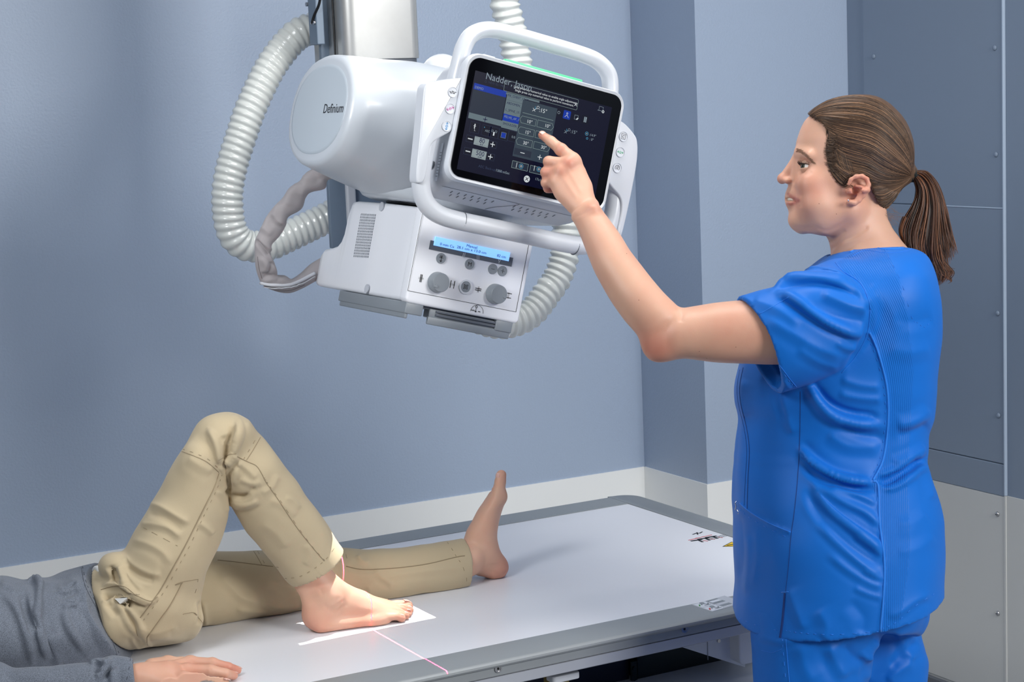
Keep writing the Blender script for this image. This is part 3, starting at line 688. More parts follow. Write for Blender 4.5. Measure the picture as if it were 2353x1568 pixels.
# slots and joint line on the underside (the chin slopes back and down)
ca = np.array(D(0, 2.69, .800)); cb = np.array(D(0, 2.755, .781)); ey = (cb-ca)/np.linalg.norm(cb-ca); nz = np.cross(DU, ey); nz = -nz if nz[2] > 0 else nz
fu = (ca+nz*.0003, DU, ey, nz); g = G()
for s0, n_ in ((-.112, 7), (.012, 7)):
    for i in range(n_):
        for j in (0, 1):
            if i == n_-1 and j == 1: continue
            u = s0+i*.0135+j*.007; g.line([(u, .022+.012*j-.004*(1-j)), (u+.0008, .028+.012*j-.004*(1-j)+.002)], .0016, fu)
g.line([(-.14, .004), (.14, .004)], .0005, fu)
g.line([(q_[0], q_[1]) for q_ in spline([(-.020, .066), (-.012, .045), (.0, .03), (.012, .012), (.013, .006)], 14)], .0006, fu)
g.out('vent_slots', 'dark_grey', body)
e = onu(1007, 372, -.157); g = G(); fl = (D(-.1548, e[0], e[1]), -DV, DW, -DU)
g.line([(0, -.028), (0, .028)], .008, fl); 
for k in range(9): g.line([(-.0025, -.024+k*.005), (.0025, -.024+k*.005)], .0012, fl, mi=1, z=.0004)
g.out('rating_label', ['white_matte', 'mid_grey'], body)
e = onu(989, 378, -.158); g = G(); fl = (D(-.155, e[0], e[1]), -DV, DW, -DU); g.disc((0, 0), .007, fl, r0=.0045, d=.002); g.disc((0, 0), .0045, fl, mi=1, d=.0006); g.out('screw_recess', ['mid_grey', 'black'], body)
# handles
def hand(pts, v, r, n=90, flat=None):
    P = [D(p[0], v if len(p) < 3 else p[2], p[1]) for p in pts]; return spline(P, n), r
g = G(); P, r = hand([(-.148, .93, 2.715), (-.150, .97, 2.70), (-.150, 1.005, 2.695), (-.147, 1.035, 2.695), (-.136, 1.058, 2.695), (-.11, 1.0725, 2.695), (-.07, 1.0765, 2.695), (0, 1.077, 2.695), (.07, 1.0765, 2.695), (.11, 1.0725, 2.695), (.137, 1.058, 2.695), (.148, 1.035, 2.695), (.151, 1.005, 2.695), (.151, .97, 2.70), (.149, .93, 2.715)], 2.695, .0145)
g.tube(P, .0138, 20, up=DV, flat=(1.25, 1.0)); g.out('top_handle', 'white_plastic', unit, smooth=True)
lp = [(-.178, .92, 2.69), (-.185, .885, 2.685), (-.188, .85, 2.682), (-.189, .82, 2.68), (-.185, .79, 2.68), (-.171, .765, 2.68), (-.146, .751, 2.68), (-.11, .747, 2.68), (-.05, .7475, 2.68), (0, .748, 2.68), (.06, .748, 2.68), (.12, .749, 2.68), (.150, .753, 2.68), (.175, .766, 2.68), (.189, .79, 2.68), (.193, .82, 2.68), (.191, .85, 2.682), (.184, .885, 2.685), (.172, .92, 2.69)]
g = G(); P, r = hand(lp, 2.68, 0, 120); g.tube(P, .0158, 20, up=DV, flat=(1.05, 1.0)); low = g.out('lower_handle', 'white_plastic', unit, smooth=True)
g = G()
for u in (-.098, .128): g.tube([D(u-.0004, 2.68, .7478), D(u+.0004, 2.68, .7478)], .0161, 24, up=DV, flat=(1.05, 1.0))
P2 = np.array(P)-DV*.0162; g.tube(P2[26:96], .00035, 6); P3 = np.array(P)-DV*.0150-DW*.0055; g.tube(P3[30:92], .0003, 6)
g.out('handle_joint', 'dark_grey', low)
lpad = [(-.222, .945), (-.216, .955), (-.2, .962), (-.162, .976), (-.156, .971), (-.1505, .91), (-.155, .892), (-.166, .881), (-.182, .868), (-.190, .855), (-.1890, .835), (-.189, .80), (-.198, .792), (-.2060, .80), (-.213, .87)]
rpad = [(.150, .966), (.156, .974), (.166, .976), (.190, .963), (.204, .947), (.211, .90), (.209, .80), (.204, .772), (.199, .785), (.196, .83), (.188, .848), (.170, .860), (.156, .872), (.150, .89)]
for nm, poly in (('left', lpad), ('right', rpad)):
    pp = spline(poly+[poly[0]], 90)[:-1]
    for _ in range(3): pp = .25*np.roll(pp, 1, 0)+.5*pp+.25*np.roll(pp, -1, 0)
    g = G(); g.pillow(pp, .026, .0030, FRF(2.660), seg=4); pad = g.out('side_grip', 'white_plastic', unit, angle=50)
    FP = FRF(2.6598)
    bl = [((1040, 212), 'ink'), ((1034, 250), 'pink_mark'), ((1026, 290), 'blue_mark')] if nm == 'left' else [((1432, 314), 'ink'), ((1425, 350), 'mint_mark'), ((1418, 386), 'ink')]
    for k, ((px, py), cm) in enumerate(bl):
        if cm not in MATS: mat(cm, {'pink_mark': (205, 90, 170), 'blue_mark': (90, 160, 215), 'mint_mark': (80, 190, 140)}[cm], .5)
        q = onv(px, py, 2.66); g = G(); g.disc(q, .0088, FP, d=.0004, n=36, mi=0); g.disc(q, .0088, FP, d=.0014, n=36, r0=.0078, mi=2)
        f = (FP[0]+DU*q[0]+DW*q[1], DU, DW, -DV); L = lambda pts, w=.0006: g.line(pts, w, f, mi=1, z=.0004)
        if nm == 'left' and k == 0: L([(-.006, 0), (-.004, .0), (-.004, -.002), (-.0015, -.002), (-.0015, .0015), (.001, .0015), (.001, -.0018), (.0035, -.0018), (.0035, .001), (.006, .001)], .0008)
        elif nm == 'left' and k == 1: L([(-.0055, -.003), (.0055, .0035)], .0005); L([(-.0055, -.0005), (-.0055, -.003), (-.003, -.0035)], .001); L([(.0055, .001), (.0055, .0035), (.003, .004)], .001); g.disc((0, .0003), .0022, f, mi=1, z=.0004, r0=.0017)
        elif nm == 'left': L([(0, -.0058), (0, .0058)], .0005); L([(-.0015, -.0042), (0, -.006), (.0015, -.0042)], .001); L([(-.0015, .0042), (0, .006), (.0015, .0042)], .001); g.disc((0, 0), .0022, f, mi=1, z=.0004, r0=.0017)
        elif k == 0: g.line([(-.0042, -.0045), (.0042, -.0045), (.0042, .0045), (-.0042, .0045)], .0005, f, mi=1, z=.0004, closed=True); g.text('C', (f[0]-DW*.0026-DV*.0006, DU, DW, -DV), .0072, mi=1, align='CENTER', depth=.0002)
        elif k == 1: L([(-.0055, 0), (-.003, 0)], .0008); L([(.003, 0), (.0055, 0)], .0008); L([(-.0042, .0014), (-.0056, 0), (-.0042, -.0014)], .0008); L([(.0042, .0014), (.0056, 0), (.0042, -.0014)], .0008); g.disc((0, .0003), .0018, f, mi=1, z=.0004, r0=.0013); L([(-.0015, -.002), (.0015, -.002)])
        else: L([(.0045*math.cos(t), .0045*math.sin(t)) for t in np.linspace(-.7, math.pi+.7, 16)], .0007); g.disc((0, .0006), .0018, f, mi=1, z=.0004, r0=.0013); L([(-.0015, -.002), (.0015, -.002)])
        g.out('button', ['white_matte', cm, 'light_grey'], pad)
# lamp strip on top of the console
mat('green_lamp', (40, 120, 80), .4, emit=(100, 238, 165), estr=1.0)
a = onv(1158, 145, 2.66); b = onv(1335, 191, 2.66); g = G(); g.prism(rrect(a[0], 1.0225, b[0], 1.0270, .002, 3), -.010, 0, FRF(2.656), bev=.0008); g.out('indicator_lamp', 'green_lamp', unit, angle=40)
a = onv(1118, 133, 2.68); G().box((a[0]-.012, 2.67, 1.020), (a[0]+.012, 2.69, 1.0275), FR, bev=.002).out('top_switch', 'light_grey', unit, angle=40)
# --- touch screen picture: lit marks on the glass
g = G(); g.prism(rrect(-.1515, .8165, .1515, 1.0165, .020, 8), -.004, 0, FRF(2.6515)); glass = g.out('screen_glass', 'glass_black', bez)
for n_, c_, e_ in (('ui_back', (15, 18, 44), 1), ('ui_blue', (18, 60, 178), 1), ('ui_slate', (46, 55, 72), 1), ('ui_grey', (112, 130, 138), 1), ('ui_pane', (60, 74, 88), 1), ('ui_dark', (17, 20, 40), 1), ('ui_line', (150, 172, 170), 1), ('ui_white', (232, 240, 244), 1), ('ui_soft', (150, 166, 178), 1), ('ui_faint', (58, 68, 96), 1), ('ui_cyan', (84, 165, 205), 1), ('ui_box', (158, 172, 176), 1)):
    mat(n_, (6, 6, 8), .25, emit=c_, estr=.72, spec=.1)
UI = ['ui_back', 'ui_blue', 'ui_slate', 'ui_grey', 'ui_pane', 'ui_dark', 'ui_line', 'ui_white', 'ui_soft', 'ui_faint', 'ui_cyan', 'ui_ink', 'ui_box']
mat('ui_ink', (10, 14, 60), .4, spec=.1)
def c5(x, y): return onv(1020+x/4.127, 120+y/4.127, 2.651)
g = G(); VS = 2.6514
def rectq(x0, y0, x1, y1, mi, z, r=0):
    """corners given on the photograph crop: top left and bottom right of an upright screen rectangle"""
    a = c5(x0, y0); b = c5(x1, y1); uu = sorted((a[0], b[0])); ww = sorted((a[1], b[1]))
    poly = rrect(uu[0], ww[0], uu[1], ww[1], r, 3) if r else [(uu[0], ww[0]), (uu[1], ww[0]), (uu[1], ww[1]), (uu[0], ww[1])]
    g.prism(poly, 0, .00006, FRF(VS-z*.00008), mi=mi); return uu, ww
def outl(uu, ww, mi, z, w=.0004): g.line([(uu[0], ww[0]), (uu[1], ww[0]), (uu[1], ww[1]), (uu[0], ww[1])], w, FRF(VS-z*.00008), mi=mi, d=.00006, closed=True)
def tx(x, y, s, size, mi=7, z=6, sx=1., al='LEFT'):
    q = c5(x, y); g.text(s, (FRF(VS-z*.00008)[0]+DU*q[0]+DW*q[1], DU, DW, -DV), size, mi=mi, depth=.00003, sx=sx, align=al)
def plus(x, y, r, mi, z, w=.0012, minus=False):
    q = c5(x, y); f = FRF(VS-z*.00008); g.line([q+[-r, 0], q+[r, 0]], w, f, mi=mi, d=.00006)
    if not minus: g.line([q+[0, -r], q+[0, r]], w, f, mi=mi, d=.00006)
rectq(300, 172, 1425, 1420, 0, 1)
tx(392, 252, 'Nadder, Jason', .0158, 8); tx(385, 285, 'O  NEW ID / AB -- /', .0052, 9)
rectq(290, 290, 545, 655, 2, 2)                               # study list
uu, ww = rectq(290, 290, 588, 430, 1, 3); 
rectq(240, 570, 550, 705, 3, 3); plus(392, 638, .0034, 11, 5)
tx(292, 340, 'DEMO', .0058, 8)
a = c5(600, 372); b = c5(688, 755); 
rectq(590, 378, 905, 482, 3, 3)
for (y0, y1, mi, t) in ((400, 492, 3, 'PA_CHEST_17-17'), (476, 566, 3, 'ABDOMEN_17-17'), (548, 632, 3, 'L_SPINE_17-17'), (578, 690, 1, 'PELVIS_AP_17-17'), (648, 750, 3, 'SHOULDER_AP_17')):
    k = ['PA_CHEST_17-17', 'ABDOMEN_17-17', 'L_SPINE_17-17', 'PELVIS_AP_17-17', 'SHOULDER_AP_17'].index(t)
    tl = [(603, 380), (592, 450), (580, 515), (567, 580), (555, 645)][k]; p0 = c5(*tl); p1 = c5(tl[0]-13, tl[1]+68)
    g.prism([(a_, b_) for a_, b_ in ((c5(567, 580)[0], p1[1]), (c5(740, 580)[0], p1[1]), (c5(740, 580)[0], p0[1]), (c5(567, 580)[0], p0[1]))], 0, .00006, FRF(VS-(3+.2*k)*.00008), mi=mi)
    tx(tl[0]+3, tl[1]+38, t, .0056, 11 if mi == 3 else 8, 6, sx=.95)
# central pop-up
p0 = c5(745, 447); p1 = c5(655, 985); p2 = c5(1078, 528)
g.prism([((p0[0]+p1[0])/2, p1[1]), (p2[0], p1[1]), (p2[0], p0[1]), ((p0[0]+p1[0])/2, p0[1])], 0, .00006, FRF(VS-6*.00008), mi=4)
U0 = (p0[0]+p1[0])/2; U1 = p2[0]; WT = p0[1]
tx(900, 565, ':15°', .0098, 7, 8)
def tube_icon(x, y, s=1., mi=7, z=8):
    q = c5(x, y); f = FRF(VS-z*.00008); g.disc(q+[.0035*s, .0035*s], .0026*s, f, mi=mi, d=.00006, r0=.0019*s); g.line([q+[-.006*s, -.0045*s], q+[.0015*s, .0015*s]], .0008*s, f, mi=mi, d=.00006)
    g.line([q+[-.0055*s, .0005*s], q+[-.001*s, -.004*s]], .0008*s, f, mi=mi, d=.00006); g.line([q+[-.002*s, .004*s], q+[-.002*s, .001*s], q+[.001*s, .0005*s]], .0007*s, f, mi=10, d=.00006)
tube_icon(872, 540)
q0 = c5(733, 570); q1 = c5(1048, 650); g.line([(U0+.004, (q0[1]+q1[1])/2), (U1-.004, (q0[1]+q1[1])/2)], .0006, FRF(VS-8*.00008), mi=6, d=.00006)
def hexb(x0, y0, x1, y1, left):
    a = c5(x0, y0); b = c5(x1, y1); u0, u1 = a[0], b[0]; wt, wb = a[1], b[1]; m = (wt+wb)/2; k = .0035
    P = [(u0, m), (u0+k, wt), (u1, wt), (u1, wb), (u0+k, wb)] if left else [(u0, wt), (u1-k, wt), (u1, m), (u1-k, wb), (u0, wb)]
    f = FRF(VS-8*.00008); g.line(P, .0005, f, mi=6, d=.00006, closed=True)
for i, lab in enumerate(('10°', '15°', '30°')):
    ox = -18*i; oy = 102*i
    a = c5(722+ox, 600+oy); 
    hexb(726+ox, 600+oy, 865+ox, 703+oy, True); tx(782+ox, 668+oy, lab, .0082, 7, 8)
    hexb(892+ox, 642+oy, 1032+ox, 745+oy, False)
    if i != 1: tx(952+ox, 708+oy, lab, .0082, 7, 8)
rectq(672, 905, 820, 1005, 2, 7); plus(744, 956, .0036, 7, 9, minus=True); plus(908, 997, .0036, 7, 9)
for x0, y0, x1, y1 in ((652, 1028, 790, 1130), (822, 1072, 975, 1178)):
    uu, ww = rectq(x0, y0, x1, y1, 2, 7); outl(uu, ww, 6, 8, .0006)
for x, y in ((722, 1080), (890, 1108)):
    q = c5(x, y); f = FRF(VS-9*.00008); g.disc(q+[.002, 0], .0042, f, mi=10, d=.00006, r0=.0034); g.disc(q+[.002, 0], .0018, f, mi=7, d=.00006, r0=.0011); g.line([q+[-.007, -.004], q+[-.007, .004]], .0009, f, mi=7, d=.00006)
q = c5(786, 1203); g.disc(q, .0058, FRF(VS-7*.00008), mi=7, d=.00006); f = FRF(VS-9*.00008)
g.line([q+[-.0024, -.0024], q+[.0024, .0024]], .0011, f, mi=11, d=.00006); g.line([q+[-.0024, .0024], q+[.0024, -.0024]], .0011, f, mi=11, d=.00006)
tx(862, 1212, '17x17 4:1', .0062, 8)
# message bar
a = c5(585, 268); b = c5(1262, 548); m0 = c5(1275, 448)
uu = (a[0]-.0005, (b[0]+m0[0])/2); ww = (c5(572, 368)[1], a[1]); ww = ((b[1]+ww[0])/2, (m0[1]+a[1])/2)
g.line(rrect(uu[0], ww[0], uu[1], ww[1], .002, 3), .0005, FRF(VS-8*.00008), mi=6, d=.00006, closed=True)
tx(660, 333, 'Long press any numerical value to enable angle adjustment.', .0054, 7, 9, sx=.985); tx(672, 368, 'Single press any numerical value to perform movement.', .0054, 7, 9, sx=.965)
q = c5(1250, 497); f = FRF(VS-9*.00008)
for s_ in (-1, 1): g.line([q+[-.0022, -.0022*s_], q+[.0022, .0022*s_]], .0009, f, mi=7, d=.00006)
# right column icons
for k, (x, y) in enumerate(((1090, 572), (1167, 595), (1255, 618), (1340, 640))):
    q = c5(x, y); f = FRF(VS-3*.00008); mi = 1 if k == 1 else 5
    g.prism(rrect(q[0]-.0072, q[1]-.0072, q[0]+.0072, q[1]+.0072, .0015, 3), 0, .00006, f, mi=mi); f = FRF(VS-5*.00008)
    if k == 1: g.disc(q+[0, .0025], .0016, f, mi=7, d=.00006, r0=.001); g.line([q+[-.0035, -.004], q+[0, 0], q+[.0035, -.004]], .0006, f, mi=7, d=.00006)
    elif k == 2: g.line([q+[-.0035, .0035], q+[.0035, .0035], q+[.0035, -.0035], q+[-.0035, -.0035]], .0005, f, mi=8, d=.00006, closed=True); g.line([q+[.0015, -.003], q+[.0035, -.001]], .002, f, mi=7, d=.00006)
    elif k == 3: g.line([q+[-.0014, -.0035], q+[-.0014, .0035]], .0022, f, mi=8, d=.00006); g.line([q+[.0016, -.0035], q+[.0016, .0035]], .0022, f, mi=8, d=.00006)
    else: g.disc(q, .0025, f, mi=8, d=.00006, r0=.0018)
q = c5(1490, 540); f = FRF(VS-5*.00008); g.line([q+[-.004, -.003], q+[-.004, .004], q+[.004, .004], q+[.004, -.001]], .0005, f, mi=8, d=.00006); g.line([q+[-.006, -.003], q+[.002, -.003]], .0007, f, mi=8, d=.00006); g.disc(q+[.005, -.0035], .0025, f, mi=7, d=.00006, r0=.0012)
tube_icon(1170, 750, .9, 8, 5); tx(1200, 765, ':15°', .0082, 8, 5)
q = c5(1355, 773); f = FRF(VS-5*.00008); g.disc(q, .0034, f, mi=10, d=.00006, r0=.0027); g.disc(q, .0013, f, mi=8, d=.00006); tx(1378, 792, ':14.9°', .0060, 8, 5)
q = c5(1358, 818); g.disc(q, .0020, f, mi=10, d=.00006, r0=.0013); tx(1380, 835, ': 0°', .0060, 8, 5)
# exposure controls
for k, (x0, y0, val, un) in enumerate(((210, 775, '80', 'kV'), (188, 893, '500', 'mA'))):
    p = c5(x0+10, y0+5); p2 = c5(x0+283, y0+143); g.prism(rrect(p[0], p2[1]+.0005, p2[0], p[1]-.0005, .0015, 3), 0, .00006, FRF(VS-3*.00008), mi=5); outl((p[0], p2[0]), (p2[1]+.0005, p[1]-.0005), 9, 4, .0004)
    a = c5(x0+85, y0+20); b = c5(x0+205, y0+132); g.prism([(a[0], b[1]), (b[0], b[1]), (b[0], a[1]), (a[0], a[1])], 0, .00006, FRF(VS-4*.00008), mi=12)
    tx(x0+124, y0+80, val, .0105, 1, 6, al='LEFT', sx=1.) if False else tx(x0+(122 if k == 0 else 112), y0+80, val, .0108, 11, 6)
    tx(x0+130, y0+108, un, .0056, 11, 6); plus(x0+40, y0+48, .0036, 7, 6, .0018, minus=True); plus(x0+252, y0+100, .0036, 7, 6, .0014)
for (x, y) in ((292, 715), (405, 745), (475, 762), (565, 785), (655, 800)):
    q = c5(x, y); g.prism(rrect(q[0]-.0088, q[1]-.0088, q[0]+.0088, q[1]+.0088, .0015, 3), 0, .00006, FRF(VS-3*.00008), mi=5); outl((q[0]-.0088, q[0]+.0088), (q[1]-.0088, q[1]+.0088), 9, 4, .0003)
q = c5(292, 705); f = FRF(VS-5*.00008); g.disc(q+[0, .0035], .0011, f, mi=7, d=.00006); g.line([q+[0, .002], q+[0, -.0025]], .0018, f, mi=7, d=.00006); g.line([q+[-.002, .001], q+[.002, .001]], .0007, f, mi=7, d=.00006); tx(285, 745, 'L', .0052, 7)
tx(388, 752, 'AEC', .0052, 8); q = c5(475, 765); 
for d_ in (-.0035, .0035): g.line([q+[d_-.0015, .001], q+[d_-.0015, .004], q+[d_+.0015, .004], q+[d_+.0015, .001]], .0005, f, mi=8, d=.00006, closed=True)
g.line([q+[0, -.0035], q+[0, 0]], .0026, f, mi=7, d=.00006); q = c5(565, 788); g.prism(rrect(q[0]-.004, q[1]-.004, q[0]+.004, q[1]+.004, .0005, 2), 0, .00006, f, mi=1); outl((q[0]-.0045, q[0]+.0045), (q[1]-.0045, q[1]+.0045), 8, 6, .0004)
tx(640, 812, '0.0', .0058, 8); q = c5(385, 712); g.disc(q, .0008, f, mi=10, d=.00006)
tx(325, 1090, 'AEC Back-up Time', .0062, 9); tx(488, 1130, '1000 mSec', .0062, 8)
g.out('screen_picture', UI, bez)

# ================================================================ HOSES AND CABLE SLEEVE
def hose(pts, Ys, r0, pitch, label, name='corrugated_hose', hel=1, amp=.10):
    P = spline(pts, 240); yy = np.interp(np.linspace(0, 1, 240), np.linspace(0, 1, len(Ys)), Ys)
    P = np.array([ony(x, y, Y) for (x, y), Y in zip(P, yy)])
    s = np.concatenate([[0], np.cumsum(np.linalg.norm(np.diff(P, axis=0), axis=1))]); n = int(s[-1]/pitch*10)
    ss = np.linspace(0, s[-1], n); C = np.stack([np.interp(ss, s, P[:, k]) for k in range(3)], 1)
    for _ in range(10): C[1:-1] = .25*C[:-2]+.5*C[1:-1]+.25*C[2:]
    T = np.gradient(C, axis=0); T /= np.linalg.norm(T, axis=1)[:, None]; u = np.array([0, 1., 0]); m = 40; V = np.zeros((n, m, 3)); th = np.arange(m)*2*math.pi/m
    for i in range(n):
        u = u-T[i]*(u@T[i]); u /= np.linalg.norm(u); w = np.cross(T[i], u)
        ph = ss[i]/pitch+hel*th/(2*math.pi); f = ph-np.floor(ph); prof = np.sqrt(np.abs(np.sin(math.pi*f)))*-1+.62
        prof = np.where(True, -np.abs(2*f-1)**1.6+.4, 0)*-1
        R = r0*(1-amp*.55+amp*(.5-.5*np.cos(2*math.pi*f))**.8)
        V[i] = C[i]+R[:, None]*(np.cos(th)[:, None]*u+np.sin(th)[:, None]*w)
    F = np.array([(i*m+j, i*m+(j+1) % m, (i+1)*m+(j+1) % m, (i+1)*m+j) for i in range(n-1) for j in range(m)])
    me = vmesh(name, V.reshape(-1, 3), F); o = link(name, me, 'hose_white', unit, label=label)
    return o
HL = [(790, 40), (740, 58), (692, 74), (664, 98), (633, 137), (612, 172), (595, 207), (572, 260), (555, 311), (539, 360), (528, 404), (523, 440), (523, 475), (528, 515), (540, 545), (562, 563), (590, 567), (620, 563), (655, 547), (693, 529), (734, 509), (775, 488), (815, 470)]
hose(HL, [3.46]*6, .0315, .0150, 'white corrugated hose looping left of the tube head, ending behind the bracket')
HR = [(1160, -190), (1159, -90), (1159, 0), (1168, 40), (1178, 80), (1186, 125), (1198, 190), (1225, 290), (1262, 390), (1292, 470), (1301, 527), (1297, 590), (1279, 642), (1260, 668), (1244, 692), (1222, 718), (1192, 737), (1150, 745), (1107, 735), (1070, 712), (1035, 680), (1005, 650)]
hose(HR, [3.30, 3.30, 3.28, 3.27, 3.27], .0300, .0165, 'white corrugated hose hanging behind the touch screen and curving under the collimator', amp=.16)
# fabric cable sleeve: outline pairs in the view
def strip(st, Y, th, name, m, n=150, k=36, W=(), **kw):
    S = np.array(st, float); A = spline(S[:, :2], n); B = spline(S[:, 2:4], n); yy = np.interp(np.linspace(0, 1, n), np.linspace(0, 1, len(Y)), Y)
    V = np.zeros((n, k, 3)); t = np.arange(k)*2*math.pi/k
    for i in range(n):
        a = ony(*A[i], yy[i]); b = ony(*B[i], yy[i]); c = (a+b)/2; e = (a-b)/2; tt = th if np.isscalar(th) else np.interp(i/(n-1), np.linspace(0, 1, len(th)), th)
        V[i] = c+np.cos(t)[:, None]*e+np.sin(t)[:, None]*DV*tt
    V = V.reshape(-1, 3); F = np.array([(i*k+j, i*k+(j+1) % k, (i+1)*k+(j+1) % k, (i+1)*k+j) for i in range(n-1) for j in range(k)])
    N = normals(V, F); c = V.mean(0)
    if ((V-np.repeat(V.reshape(n, k, 3).mean(1), k, 0))*N).sum() < 0: F = F[:, ::-1]
    if len(W): V = folds(V, F, W); V = relax(V, F, 1, .3)
    o = link(name, vmesh(name, V, F), m, **kw); return o, V, F
st = [(745, 375, 835, 420), (707, 395, 758, 412), (690, 415, 745, 434), (668, 432, 706, 446), (650, 455, 692, 480), (635, 470, 660, 500), (617, 492, 655, 520), (602, 520, 640, 545), (592, 542, 622, 565), (587, 552, 622, 590), (586, 575, 630, 605), (587, 605, 636, 622), (592, 630, 637, 632), (604, 655, 640, 632), (628, 668, 655, 634), (662, 674, 670, 642), (692, 664, 690, 630), (722, 648, 716, 606), (760, 628, 752, 585)]
W = [([(690, 420), (668, 450), (660, 475)], 7, .006), ([(705, 400), (700, 430), (690, 450)], 7, .005), ([(640, 470), (632, 500), (655, 515)], 6, .006), ([(625, 495), (620, 520)], 6, -.005), ([(600, 520), (625, 540)], 6, .005),
     ([(588, 550), (605, 570), (622, 588)], 4, -.008), ([(592, 548), (612, 566), (626, 580)], 5, .006), ([(600, 590), (612, 612), (608, 630)], 6, .005), ([(625, 600), (620, 620), (605, 635)], 5, -.006), ([(600, 640), (640, 632)], 4, -.006),
     ([(640, 640), (670, 650), (700, 640)], 6, .004), ([(715, 395), (735, 420)], 7, -.004), ([(675, 425), (650, 480), (640, 520)], 8, .004), ([(620, 655), (665, 660), (715, 635)], 3.5, .005)]
sleeve, SV, SF = strip(st, [3.10, 3.14, 3.16, 3.17, 3.20, 3.23], [.020, .017, .016, .014, .018, .015], 'cable_sleeve', 'fabric_taupe', W=W, parent=unit, label='crumpled grey fabric cable sleeve hanging from the tube head to the collimator side')
sf = Surf(SV, SF); g = G(); sf.seam(g, [(600, 650), (628, 655), (662, 655), (690, 646), (722, 628)], .0032, .001, n=8); sf.seam(g, [(603, 657), (630, 661), (665, 660), (692, 651), (722, 635)], .0012, .002); g.out('zip_band', 'seam_white', sleeve, smooth=True)
mat('stitch_grey', (120, 112, 116), .8)
g = G(); sf.seam(g, [(592, 590), (595, 615), (602, 640)], .0005, .0003); sf.seam(g, [(625, 667), (665, 668), (700, 655)], .0004, .0003); g.out('stitching', 'stitch_grey', sleeve, kind='stuff')

# ================================================================ PEOPLE: MATERIALS
def skin(name, base, red, rough=.45):
    m = bpy.data.materials.new(name); m.use_nodes = True; MATS[name] = m; nt = m.node_tree; b = nt.nodes['Principled BSDF']; N = nt.nodes.new; L = nt.links.new
    tc = N('ShaderNodeTexCoord'); n1 = N('ShaderNodeTexNoise'); n1.inputs['Scale'].default_value = 22; n1.inputs['Detail'].default_value = 5; L(tc.outputs['Object'], n1.inputs['Vector'])
    at = N('ShaderNodeAttribute'); at.attribute_name = 'blush'; at2 = N('ShaderNodeAttribute'); at2.attribute_name = 'lip'
    mx = N('ShaderNodeMix'); mx.data_type = 'RGBA'; mx.inputs[6].default_value = (*s2l(base), 1); mx.inputs[7].default_value = (*s2l(red), 1)
    ma = N('ShaderNodeMath'); ma.operation = 'MULTIPLY_ADD'; L(n1.outputs['Fac'], ma.inputs[0]); ma.inputs[1].default_value = .5; ma.inputs[2].default_value = -.16
    mb = N('ShaderNodeMath'); mb.operation = 'ADD'; mb.use_clamp = True; L(ma.outputs[0], mb.inputs[0]); L(at.outputs['Fac'], mb.inputs[1]); L(mb.outputs[0], mx.inputs[0])
    m2 = N('ShaderNodeMix'); m2.data_type = 'RGBA'; L(at2.outputs['Fac'], m2.inputs[0]); L(mx.outputs[2], m2.inputs[6]); m2.inputs[7].default_value = (*s2l((168, 92, 86)), 1)
    L(m2.outputs[2], b.inputs['Base Color']); b.inputs['Roughness'].default_value = rough; b.inputs['Specular IOR Level'].default_value = .4
    b.inputs['Subsurface Weight'].default_value = .18; b.inputs['Subsurface Radius'].default_value = (.010, .004, .002); b.inputs['Subsurface Scale'].default_value = 1.
    n2 = N('ShaderNodeTexNoise'); n2.inputs['Scale'].default_value = 700; n2.inputs['Detail'].default_value = 2; L(tc.outputs['Object'], n2.inputs['Vector'])
    bp = N('ShaderNodeBump'); bp.inputs['Strength'].default_value = .16; bp.inputs['Distance'].default_value = .0006; L(n2.outputs['Fac'], bp.inputs['Height']); L(bp.outputs[0], b.inputs['Normal'])
    return m
